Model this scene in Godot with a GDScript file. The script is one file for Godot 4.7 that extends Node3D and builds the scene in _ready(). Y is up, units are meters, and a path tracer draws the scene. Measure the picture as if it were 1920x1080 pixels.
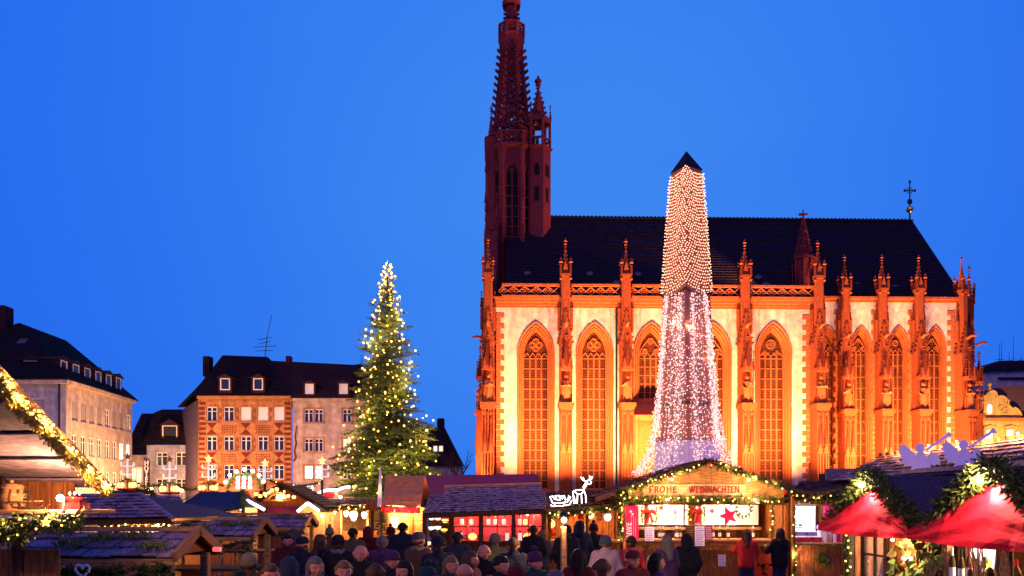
extends Node3D
# Dusk over a market square: floodlit gothic church, lit obelisk, christmas tree, stalls and a crowd.
# Units are metres, y is up, the viewer stands at (0, 2.4, 0) and looks along -z with the lens shifted up.

const F := 1400.0
const EYE_HEIGHT := 2.4
const HORIZON := 938.0

var rng := RandomNumberGenerator.new()
var M := {}
var T := {}
var mesh_store := {}


func _ready():
	rng.seed = 20241
	make_camera()
	make_sky()
	make_textures()
	make_materials()
	make_ground()
	make_church()
	make_floodlights()
	make_houses()
	make_obelisk()
	make_tree()
	make_stalls()
	make_crowd()


func make_camera():
	var cam := Camera3D.new()
	cam.name = "camera"
	cam.position = Vector3(0, EYE_HEIGHT, 0)
	cam.near = 0.1
	cam.far = 900.0
	cam.projection = Camera3D.PROJECTION_FRUSTUM
	cam.size = 2.0 * cam.near * 540.0 / F
	cam.frustum_offset = Vector2(0, (HORIZON - 540.0) / F * cam.near)
	add_child(cam)
	cam.current = true


func make_sky():
	var env := Environment.new()
	env.background_mode = Environment.BG_SKY
	env.tonemap_mode = Environment.TONE_MAPPER_LINEAR
	env.tonemap_exposure = 1.0
	env.background_energy_multiplier = 1.0
	env.sdfgi_enabled = true
	env.ssao_enabled = true
	env.ssil_enabled = true
	var w := 512
	var h := 256
	var im := Image.create(w, h, false, Image.FORMAT_RGBF)
	var deep := Color(0.0125, 0.128, 0.84)
	var glow := Color(0.047, 0.242, 0.885)
	var haze := FastNoiseLite.new()
	haze.seed = 4
	haze.frequency = 1.3
	haze.fractal_octaves = 4
	for j in h:
		var el := (0.5 - (j + 0.5) / h) * PI
		for i in w:
			var az := (i + 0.5) / w * TAU
			var toward := Vector3(sin(az) * cos(el), sin(el), -cos(az) * cos(el))
			var lobe := Vector3(0.07, 0.36, -0.93).normalized()
			var a := acos(clampf(toward.dot(lobe), -1, 1))
			var t := exp(-a * a / (2.0 * 0.36 * 0.36))
			t *= 1.0 + 0.1 * haze.get_noise_3d(toward.x * 2, toward.y * 5, toward.z * 2)
			var c := deep.lerp(glow, clampf(t, 0, 1))
			if el < 0:
				c = c.lerp(Color(0.02, 0.035, 0.09), clampf(-el / 0.12, 0, 1))
			else:
				c = c.lerp(Color(0.014, 0.12, 0.78), clampf((el - 0.75) / 0.8, 0, 1))
			im.set_pixel(i, j, c)
	var sky_mat := PanoramaSkyMaterial.new()
	sky_mat.panorama = ImageTexture.create_from_image(im)
	var sky := Sky.new()
	sky.sky_material = sky_mat
	env.sky = sky
	var we := WorldEnvironment.new()
	we.name = "world_environment"
	we.environment = env
	add_child(we)
	var sun := DirectionalLight3D.new()
	sun.name = "sun"
	sun.light_energy = 0.24
	sun.light_color = Color(1.0, 0.36, 0.34).linear_to_srgb()
	sun.light_angular_distance = 35.0
	sun.shadow_enabled = true
	sun.rotation_degrees = Vector3(-36, -14, 0)
	add_child(sun)


# ---------------------------------------------------------------- helpers

class MB:
	var v := PackedVector3Array()
	var n := PackedVector3Array()
	var c := PackedColorArray()
	var col := Color(1, 1, 1)
	var xf := Transform3D.IDENTITY

	func tri(a: Vector3, b: Vector3, d: Vector3):
		a = xf * a
		b = xf * b
		d = xf * d
		var m := (b - a).cross(d - a).normalized()
		v.append(a)
		v.append(d)
		v.append(b)
		for k in 3:
			n.append(m)
			c.append(col)

	func quad(a: Vector3, b: Vector3, d: Vector3, e: Vector3):
		tri(a, b, d)
		tri(a, d, e)

	func trin(a: Vector3, b: Vector3, d: Vector3, na: Vector3, nb: Vector3, nd: Vector3):
		v.append(xf * a)
		v.append(xf * d)
		v.append(xf * b)
		n.append((xf.basis * na).normalized())
		n.append((xf.basis * nd).normalized())
		n.append((xf.basis * nb).normalized())
		for k in 3:
			c.append(col)

	func box(p: Vector3, s: Vector3, rot := Basis.IDENTITY):
		var keep := xf
		xf = xf * Transform3D(rot, p)
		var h := s * 0.5
		var q := [Vector3(-h.x, -h.y, h.z), Vector3(h.x, -h.y, h.z), Vector3(h.x, h.y, h.z), Vector3(-h.x, h.y, h.z), Vector3(-h.x, -h.y, -h.z), Vector3(h.x, -h.y, -h.z), Vector3(h.x, h.y, -h.z), Vector3(-h.x, h.y, -h.z)]
		quad(q[0], q[1], q[2], q[3])
		quad(q[5], q[4], q[7], q[6])
		quad(q[1], q[5], q[6], q[2])
		quad(q[4], q[0], q[3], q[7])
		quad(q[3], q[2], q[6], q[7])
		quad(q[4], q[5], q[1], q[0])
		xf = keep

	func span(x0: float, x1: float, y0: float, y1: float, z0: float, z1: float):
		box(Vector3((x0 + x1) / 2, (y0 + y1) / 2, (z0 + z1) / 2), Vector3(absf(x1 - x0), absf(y1 - y0), absf(z1 - z0)))

	func bevel(p: Vector3, s: Vector3, b: float, rot := Basis.IDENTITY):
		var keep := xf
		xf = xf * Transform3D(rot, p)
		var h := s * 0.5
		b = minf(b, minf(h.x, minf(h.y, h.z)) * 0.9)
		var rings := []
		for k in [[-h.y, b], [-h.y + b, 0.0], [h.y - b, 0.0], [h.y, b]]:
			var x: float = h.x - k[1]
			var z: float = h.z - k[1]
			rings.append([Vector3(-x + b, k[0], z), Vector3(x - b, k[0], z), Vector3(x, k[0], z - b), Vector3(x, k[0], -z + b), Vector3(x - b, k[0], -z), Vector3(-x + b, k[0], -z), Vector3(-x, k[0], -z + b), Vector3(-x, k[0], z - b)])
		for r in 3:
			for i in 8:
				var j := (i + 1) % 8
				quad(rings[r][i], rings[r][j], rings[r + 1][j], rings[r + 1][i])
		for i in range(1, 7):
			tri(rings[3][0], rings[3][i], rings[3][i + 1])
			tri(rings[0][0], rings[0][i + 1], rings[0][i])
		xf = keep

	func prism(poly: PackedVector2Array, depth: float, z := 0.0):
		if Geometry2D.is_polygon_clockwise(poly):
			poly = poly.duplicate()
			poly.reverse()
		var idx := Geometry2D.triangulate_polygon(poly)
		for i in range(0, idx.size(), 3):
			var a := poly[idx[i]]
			var b := poly[idx[i + 1]]
			var d := poly[idx[i + 2]]
			if (b - a).cross(d - a) < 0:
				var e := b
				b = d
				d = e
			tri(Vector3(a.x, a.y, z), Vector3(b.x, b.y, z), Vector3(d.x, d.y, z))
			tri(Vector3(a.x, a.y, z - depth), Vector3(d.x, d.y, z - depth), Vector3(b.x, b.y, z - depth))
		for i in poly.size():
			var a := poly[i]
			var b := poly[(i + 1) % poly.size()]
			quad(Vector3(a.x, a.y, z - depth), Vector3(b.x, b.y, z - depth), Vector3(b.x, b.y, z), Vector3(a.x, a.y, z))

	func tube(path: PackedVector3Array, r0: float, r1: float, sides := 6, closed := false):
		var k := path.size()
		var last_up := Vector3.UP
		var rings := []
		for i in k:
			var t: Vector3
			if closed:
				t = path[(i + 1) % k] - path[(i + k - 1) % k]
			else:
				t = path[mini(i + 1, k - 1)] - path[maxi(i - 1, 0)]
			t = t.normalized()
			if absf(t.dot(last_up)) > 0.95:
				last_up = Vector3.RIGHT if absf(t.x) < 0.9 else Vector3.BACK
			var side := t.cross(last_up).normalized()
			var up := side.cross(t).normalized()
			last_up = up
			var r := lerpf(r0, r1, float(i) / maxf(1, k - 1))
			var ring := []
			for s in sides:
				var a := TAU * s / sides
				var o := side * cos(a) + up * sin(a)
				ring.append([path[i] + o * r, o])
			rings.append(ring)
		for i in (k if closed else k - 1):
			var ra: Array = rings[i]
			var rb: Array = rings[(i + 1) % k]
			for s in sides:
				var q := (s + 1) % sides
				trin(ra[s][0], rb[q][0], ra[q][0], ra[s][1], rb[q][1], ra[q][1])
				trin(ra[s][0], rb[s][0], rb[q][0], ra[s][1], rb[s][1], rb[q][1])
		if not closed:
			for s in range(1, sides - 1):
				tri(rings[0][0][0], rings[0][s][0], rings[0][s + 1][0])
				tri(rings[k - 1][0][0], rings[k - 1][s + 1][0], rings[k - 1][s][0])

	func bar(a: Vector3, b: Vector3, r: float, sides := 5):
		tube(PackedVector3Array([a, b]), r, r, sides)

	func beam(a: Vector3, b: Vector3, w: float, h: float, up := Vector3.UP):
		var t := (b - a).normalized()
		if absf(t.dot(up)) > 0.98:
			up = Vector3.BACK
		var s := t.cross(up).normalized()
		var u := s.cross(t).normalized()
		box((a + b) / 2, Vector3((b - a).length(), h, w), Basis(t, u, -s if t.cross(u).dot(-s) > 0 else s))

	func lathe(profile: PackedVector2Array, sides := 12, smooth := true, turn := 0.0):
		for i in profile.size() - 1:
			var p := profile[i]
			var q := profile[i + 1]
			var d := q - p
			var nr := Vector2(d.y, -d.x).normalized()
			for s in sides:
				var a0 := TAU * s / sides + turn
				var a1 := TAU * (s + 1) / sides + turn
				var u0 := Vector3(cos(a0), 0, sin(a0))
				var u1 := Vector3(cos(a1), 0, sin(a1))
				var A := u0 * p.x + Vector3(0, p.y, 0)
				var B := u1 * p.x + Vector3(0, p.y, 0)
				var C := u1 * q.x + Vector3(0, q.y, 0)
				var D := u0 * q.x + Vector3(0, q.y, 0)
				if smooth:
					var n0 := u0 * nr.x + Vector3(0, nr.y, 0)
					var n1 := u1 * nr.x + Vector3(0, nr.y, 0)
					if p.x > 0.0001:
						trin(A, C, B, n0, n1, n1)
					if q.x > 0.0001:
						trin(A, D, C, n0, n0, n1)
				else:
					if p.x > 0.0001:
						tri(A, C, B)
					if q.x > 0.0001:
						tri(A, D, C)

	func ball(p: Vector3, r: Vector3, seg := 8, rows := 5):
		var keep := xf
		xf = xf * Transform3D(Basis.from_scale(r), p)
		for i in rows:
			var a0 := PI * i / rows - PI / 2
			var a1 := PI * (i + 1) / rows - PI / 2
			for s in seg:
				var b0 := TAU * s / seg
				var b1 := TAU * (s + 1) / seg
				var A := Vector3(cos(a0) * cos(b0), sin(a0), cos(a0) * sin(b0))
				var B := Vector3(cos(a0) * cos(b1), sin(a0), cos(a0) * sin(b1))
				var C := Vector3(cos(a1) * cos(b1), sin(a1), cos(a1) * sin(b1))
				var D := Vector3(cos(a1) * cos(b0), sin(a1), cos(a1) * sin(b0))
				var inv := Vector3(1 / r.x, 1 / r.y, 1 / r.z)
				var ii := Vector3(inv.x * inv.x, inv.y * inv.y, inv.z * inv.z)
				if i > 0:
					trin(A, C, B, A * ii, C * ii, B * ii)
				if i < rows - 1:
					trin(A, D, C, A * ii, D * ii, C * ii)
		xf = keep

	func add(o: MB, t: Transform3D):
		var k := xf * t
		for i in o.v.size():
			v.append(k * o.v[i])
			n.append((k.basis * o.n[i]).normalized())
			c.append(o.c[i])

	func made() -> ArrayMesh:
		var a := []
		a.resize(Mesh.ARRAY_MAX)
		a[Mesh.ARRAY_VERTEX] = v
		a[Mesh.ARRAY_NORMAL] = n
		a[Mesh.ARRAY_COLOR] = c
		var m := ArrayMesh.new()
		if v.size():
			m.add_surface_from_arrays(Mesh.PRIMITIVE_TRIANGLES, a)
		return m


func W(px: float, py: float, d: float) -> Vector3:
	return Vector3((px - 960.0) / F * d, EYE_HEIGHT + (HORIZON - py) / F * d, -d)


func moved(o: Vector3) -> Transform3D:
	return Transform3D(Basis.IDENTITY, o)


func hy(py: float, s: float) -> float:
	return EYE_HEIGHT + (HORIZON - py) / s


func part(parent: Node, called: String, shape, mat: Material, at := Vector3.ZERO, label := "", kind := "") -> MeshInstance3D:
	var o := MeshInstance3D.new()
	o.name = called
	o.mesh = shape.made() if shape is MB else shape
	o.material_override = mat
	o.position = at
	if label:
		o.set_meta("label", label)
	if kind:
		o.set_meta("kind", kind)
	parent.add_child(o, true)
	return o


func thing(called: String, label: String, category: String, at := Vector3.ZERO, turn := 0.0, group := "") -> Node3D:
	var o := Node3D.new()
	o.name = called
	o.position = at
	o.rotation.y = turn
	mark(o, label, category, group)
	add_child(o, true)
	return o


func mark(o: Node, label: String, category: String, group := ""):
	o.set_meta("label", label)
	o.set_meta("category", category)
	if group:
		o.set_meta("group", group)


func swarm(parent: Node, called: String, mesh: Mesh, mat: Material, places: Array, colors: Array = []) -> MultiMeshInstance3D:
	var mm := MultiMesh.new()
	mm.transform_format = MultiMesh.TRANSFORM_3D
	mm.use_colors = colors.size() > 0
	mm.mesh = mesh
	mm.instance_count = places.size()
	for i in places.size():
		mm.set_instance_transform(i, places[i])
		if colors.size():
			mm.set_instance_color(i, colors[i])
	var o := MultiMeshInstance3D.new()
	o.name = called
	o.multimesh = mm
	o.material_override = mat
	o.set_meta("kind", "stuff")
	parent.add_child(o, true)
	return o


func lamp(parent: Node, called: String, at: Vector3, energy: float, color: Color, size := 0.08) -> OmniLight3D:
	var l := OmniLight3D.new()
	l.name = called
	l.position = at
	l.light_energy = energy
	l.light_color = color.linear_to_srgb()
	l.light_size = size
	l.omni_range = 40
	l.omni_attenuation = 2.0
	l.shadow_enabled = true
	parent.add_child(l, true)
	return l


func make_textures():
	T.blotch = noise_tex(3, 0.012, 5, 0.76, 1.0)
	T.fine = noise_tex(8, 0.05, 4, 0.72, 1.0)
	T.grain = noise_tex(15, 0.02, 5, 0.56, 1.0)
	T.streak = noise_tex(27, 0.012, 4, 0.78, 1.0)
	T.blotch_n = noise_tex(3, 0.02, 5, 0, 1, true, 5.0)
	T.fine_n = noise_tex(8, 0.07, 4, 0, 1, true, 4.0)
	var im := Image.create(96, 96, false, Image.FORMAT_RGB8)
	for y in 96:
		for x in 96:
			var p := Vector2(x, y) / 24.0
			var best := 9.0
			var second := 9.0
			for i in range(-1, 6):
				for j in range(-1, 6):
					var q := Vector2(i + (0.5 if posmod(j, 2) else 0.0), j)
					var d := p.distance_to(q)
					if d < best:
						second = best
						best = d
					elif d < second:
						second = d
			var e := clampf((second - best) / 0.34, 0, 1)
			im.set_pixel(x, y, Color(0.95, 0.75, 0.5).lerp(Color(0.22, 0.16, 0.16), smoothstep(0.35, 0.9, e)))
	T.lead = ImageTexture.create_from_image(im)


func noise_tex(s: int, freq: float, oct: int, low: float, high: float, normal := false, bump := 4.0) -> NoiseTexture2D:
	var f := FastNoiseLite.new()
	f.seed = s
	f.noise_type = FastNoiseLite.TYPE_SIMPLEX_SMOOTH
	f.frequency = freq
	f.fractal_octaves = oct
	var t := NoiseTexture2D.new()
	t.width = 512
	t.height = 512
	t.seamless = true
	t.noise = f
	if normal:
		t.as_normal_map = true
		t.bump_strength = bump
	else:
		var g := Gradient.new()
		g.set_color(0, Color(low, low, low))
		g.set_color(1, Color(high, high, high))
		t.color_ramp = g
	return t


func mk(called: String, lin: Color, rough := 0.85, tex := "", scale := Vector3.ONE, bump := "", bump_scale := 0.6, world := true) -> StandardMaterial3D:
	var m := StandardMaterial3D.new()
	m.resource_name = called
	m.albedo_color = lin.linear_to_srgb()
	m.roughness = rough
	m.metallic_specular = 0.2
	m.cull_mode = BaseMaterial3D.CULL_DISABLED
	m.vertex_color_use_as_albedo = true
	m.vertex_color_is_srgb = false
	if tex:
		m.albedo_texture = T[tex]
	if bump:
		m.normal_enabled = true
		m.normal_texture = T[bump]
		m.normal_scale = bump_scale
	if tex or bump:
		m.uv1_triplanar = true
		m.uv1_world_triplanar = world
		m.uv1_scale = scale
	M[called] = m
	return m


func streak(m: StandardMaterial3D):
	m.detail_enabled = true
	m.detail_albedo = T.streak
	m.detail_blend_mode = BaseMaterial3D.BLEND_MODE_MUL
	m.detail_uv_layer = BaseMaterial3D.DETAIL_UV_2
	m.uv2_triplanar = true
	m.uv2_world_triplanar = true
	m.uv2_scale = Vector3(0.14, 0.03, 0.14)


func glow(called: String, lin: Color, power: float) -> StandardMaterial3D:
	var m := StandardMaterial3D.new()
	m.resource_name = called
	m.albedo_color = Color(0.6, 0.6, 0.6)
	m.emission_enabled = true
	m.emission = lin.linear_to_srgb()
	m.emission_energy_multiplier = power
	M[called] = m
	return m


func make_materials():
	mk("plaster", Color(0.85, 0.74, 0.62), 0.9, "blotch", Vector3.ONE * 0.16, "blotch_n", 0.22)
	for p in ["plaster"]:
		streak(M[p])
	mk("sandstone", Color(0.44, 0.125, 0.045), 0.88, "blotch", Vector3.ONE * 0.5, "fine_n", 0.5)
	mk("carved_stone_shaded", Color(0.14, 0.028, 0.014), 0.9)  # same stone, with the grazing shade on the carvings put into the colour
	mk("buttress_stone_shaded", Color(0.34, 0.08, 0.03), 0.88, "blotch", Vector3.ONE * 0.6, "fine_n", 0.5)  # sandstone darkened: the weaker floodlight on the buttress fronts is in the colour
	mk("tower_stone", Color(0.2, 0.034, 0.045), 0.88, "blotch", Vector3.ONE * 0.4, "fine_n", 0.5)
	mk("slate", Color(0.021, 0.014, 0.027), 0.8, "blotch", Vector3(0.5, 0.12, 0.5))
	mk("lead_sheet", Color(0.10, 0.11, 0.12), 0.6, "blotch", Vector3.ONE * 0.7)
	mk("dark_metal", Color(0.02, 0.02, 0.022), 0.5)
	mk("gold", Color(0.8, 0.5, 0.15), 0.35)
	M.gold.metallic = 0.9
	mk("leaded_glass", Color(0.22, 0.11, 0.08), 0.45, "lead", Vector3(1.55, 1.55, 1.55), "", 0, false)
	mk("dark_gap", Color(0.012, 0.010, 0.012), 0.9)
	mk("glass_dark", Color(0.02, 0.022, 0.03), 0.08)
	M.glass_dark.metallic_specular = 0.6
	mk("window_white", Color(0.72, 0.70, 0.68), 0.6)
	mk("shutter", Color(0.27, 0.24, 0.27), 0.7)
	mk("render_pale", Color(0.56, 0.50, 0.49), 0.92, "blotch", Vector3.ONE * 0.2, "fine_n", 0.3)
	mk("render_cream", Color(0.76, 0.57, 0.46), 0.92, "blotch", Vector3.ONE * 0.16, "fine_n", 0.3)
	mk("render_orange", Color(0.68, 0.3, 0.12), 0.92, "blotch", Vector3.ONE * 0.25, "fine_n", 0.3)
	mk("paint_red", Color(0.22, 0.04, 0.022), 0.9, "fine", Vector3.ONE * 0.6)
	mk("render_grey", Color(0.52, 0.48, 0.55), 0.92, "blotch", Vector3.ONE * 0.2)
	mk("render_yellow", Color(0.62, 0.36, 0.12), 0.92, "blotch", Vector3.ONE * 0.3)
	mk("house_roof", Color(0.022, 0.013, 0.016), 0.85, "fine", Vector3.ONE * 0.5)
	mk("house_roof_red", Color(0.055, 0.022, 0.024), 0.85, "fine", Vector3.ONE * 0.5)
	mk("roof_tile_red", Color(0.08, 0.035, 0.05), 0.85, "fine", Vector3.ONE * 0.5)
	mk("cobbles", Color(0.09, 0.08, 0.075), 0.8, "fine", Vector3.ONE * 0.8, "fine_n", 0.8)
	mk("wood_warm", Color(0.46, 0.15, 0.045), 0.7, "grain", Vector3(2.2, 0.22, 2.2), "fine_n", 0.25)
	mk("wood_long", Color(0.48, 0.21, 0.09), 0.75, "grain", Vector3(0.25, 2.4, 2.4), "fine_n", 0.25)
	mk("wood_dark", Color(0.10, 0.045, 0.025), 0.75, "grain", Vector3(2.0, 0.3, 2.0))
	mk("wood_board", Color(0.6, 0.3, 0.12), 0.7, "grain", Vector3(0.3, 2.6, 2.6), "fine_n", 0.2)
	mk("wood_grey", Color(0.45, 0.3, 0.35), 0.8, "grain", Vector3(0.6, 1.6, 1.2), "fine_n", 0.4)
	mk("shingle", Color(0.5, 0.31, 0.38), 0.78, "grain", Vector3(1.6, 1.6, 1.6), "fine_n", 0.5)
	mk("shingle_dark", Color(0.09, 0.05, 0.075), 0.7, "grain", Vector3(1.6, 1.6, 1.6))
	mk("shingle_brown", Color(0.36, 0.15, 0.075), 0.8, "grain", Vector3(1.6, 1.6, 1.6))
	mk("canvas_red", Color(0.88, 0.3, 0.085), 0.85, "fine", Vector3.ONE)
	mk("canvas_purple", Color(0.42, 0.05, 0.09), 0.85, "fine", Vector3.ONE * 0.4)
	mk("canvas_blue", Color(0.028, 0.04, 0.085), 0.85, "fine", Vector3.ONE * 0.6)
	mk("canvas_scarlet", Color(0.78, 0.012, 0.03), 0.8, "fine", Vector3.ONE * 0.7)
	M.canvas_scarlet.backlight_enabled = true
	M.canvas_scarlet.backlight = Color(0.5, 0.5, 0.5)
	mk("cloth_white", Color(0.72, 0.62, 0.75), 0.8)
	for p in ["render_pale", "render_cream", "render_orange", "render_grey", "render_yellow", "granite"]:
		if M.has(p):
			streak(M[p])
	mk("needles", Color(0.08, 0.1, 0.025), 0.7)
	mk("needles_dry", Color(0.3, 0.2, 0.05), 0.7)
	mk("moss", Color(0.2, 0.2, 0.06), 0.9)
	mk("bark", Color(0.06, 0.04, 0.028), 0.9, "grain", Vector3(3, 0.6, 3))
	mk("twig", Color(0.035, 0.022, 0.022), 0.9)
	mk("paper", Color(0.75, 0.70, 0.74), 0.8)
	mk("red_inside", Color(0.7, 0.02, 0.015), 0.8)
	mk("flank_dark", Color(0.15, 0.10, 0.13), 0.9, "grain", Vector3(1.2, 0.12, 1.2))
	mk("board_black", Color(0.02, 0.017, 0.015), 0.7)
	mk("white_panel", Color(0.74, 0.76, 0.78), 0.6)
	mk("angel_white", Color(0.88, 0.8, 0.9), 0.7)
	mk("bauble_red", Color(0.55, 0.02, 0.02), 0.25)
	mk("ribbon_red", Color(0.5, 0.03, 0.03), 0.5)
	mk("banner_magenta", Color(0.68, 0.015, 0.12), 0.75)
	mk("letter_red", Color(0.23, 0.02, 0.012), 0.7)
	mk("letter_white", Color(0.8, 0.78, 0.78), 0.6)
	mk("letter_purple", Color(0.12, 0.05, 0.3), 0.6)
	mk("leaf", Color(0.22, 0.30, 0.07), 0.5)
	mk("leaf_brown", Color(0.28, 0.16, 0.06), 0.6)
	mk("bottle_glass", Color(0.09, 0.05, 0.02), 0.15)
	mk("bottle_label", Color(0.75, 0.72, 0.68), 0.7)
	mk("plastic_white", Color(0.75, 0.72, 0.78), 0.45)
	mk("plastic_red", Color(0.6, 0.03, 0.08), 0.4)
	mk("plastic_purple", Color(0.32, 0.2, 0.5), 0.4)
	mk("granite", Color(0.62, 0.24, 0.15), 0.8, "fine", Vector3.ONE * 0.6, "fine_n", 0.4)
	mk("skin", Color(0.33, 0.13, 0.09), 0.6)
	M.skin.subsurf_scatter_enabled = true
	M.skin.subsurf_scatter_strength = 0.08
	mk("cone_brown", Color(0.25, 0.11, 0.05), 0.8)
	glow("bulb_warm", Color(1.0, 0.56, 0.1), 4.5)
	glow("bulb_tree", Color(1.0, 0.56, 0.07), 5.0)
	glow("bulb_net", Color(1.0, 0.45, 0.25), 3.4)
	glow("bulb_curtain", Color(1.0, 0.52, 0.42), 2.4)
	glow("tube_white", Color(1.0, 0.9, 0.9), 4.0)
	glow("pole_white", Color(1.0, 0.82, 0.8), 0.7)
	glow("lantern_yellow", Color(1.0, 0.55, 0.08), 3.2)
	glow("lamp_white", Color(1.0, 0.9, 0.75), 30.0)
	glow("lamp_face", Color(1.0, 0.7, 0.3), 12.0)
	glow("lit_room", Color(1.0, 0.72, 0.4), 1.5)
	glow("lit_room_white", Color(1.0, 0.92, 0.8), 2.0)
	glow("candle_flame", Color(1.0, 0.6, 0.15), 10.0)


func make_ground():
	var g := MB.new()
	g.quad(Vector3(-420, 0, 60), Vector3(420, 0, 60), Vector3(420, 0, -600), Vector3(-420, 0, -600))
	var o := part(self, "ground", g, M.cobbles)
	o.set_meta("kind", "structure")


# ---------------------------------------------------------------- the church
# Own axes: x along the south wall from its west corner, z towards the square, y up; the nave wall is the plane z = 0.

const CHURCH_D := 70.0
const CHURCH_X := -1.5
const CHURCH_TURN := 0.026


func cx(px: float, z := 0.0) -> float:
	var k := (px - 960.0) / F
	var c := cos(CHURCH_TURN)
	var s := sin(CHURCH_TURN)
	return (k * (CHURCH_D - z * c) - CHURCH_X - z * s) / (c - k * s)


func ch(py: float, x: float, z := 0.0) -> float:
	return EYE_HEIGHT + (HORIZON - py) / F * (CHURCH_D + x * sin(CHURCH_TURN) - z * cos(CHURCH_TURN))


func arch(w: float, spring: float, rise: float, base: float, steps := 9) -> PackedVector2Array:
	var r := (w * w + rise * rise) / (2.0 * w)
	var left := PackedVector2Array([Vector2(-w, base)])
	var end := atan2(rise, r - w)
	for i in steps + 1:
		var a := end * i / steps
		left.append(Vector2(-w + r - r * cos(a), spring + r * sin(a)))
	var out := left.duplicate()
	for i in range(left.size() - 2, -1, -1):
		out.append(Vector2(-left[i].x, left[i].y))
	return out


func wall_bay(mb: MB, x0: float, x1: float, y1: float, mid: float, w: float, spring: float, rise: float, base: float):
	var a := arch(w, spring, rise, base)
	mb.quad(Vector3(x0, 0, 0), Vector3(mid - w, 0, 0), Vector3(mid - w, y1, 0), Vector3(x0, y1, 0))
	mb.quad(Vector3(mid + w, 0, 0), Vector3(x1, 0, 0), Vector3(x1, y1, 0), Vector3(mid + w, y1, 0))
	mb.quad(Vector3(mid - w, 0, 0), Vector3(mid + w, 0, 0), Vector3(mid + w, base, 0), Vector3(mid - w, base, 0))
	for i in range(1, a.size() - 2):
		var p := a[i]
		var q := a[i + 1]
		mb.quad(Vector3(mid + p.x, p.y, 0), Vector3(mid + q.x, q.y, 0), Vector3(mid + q.x, y1, 0), Vector3(mid + p.x, y1, 0))


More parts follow.
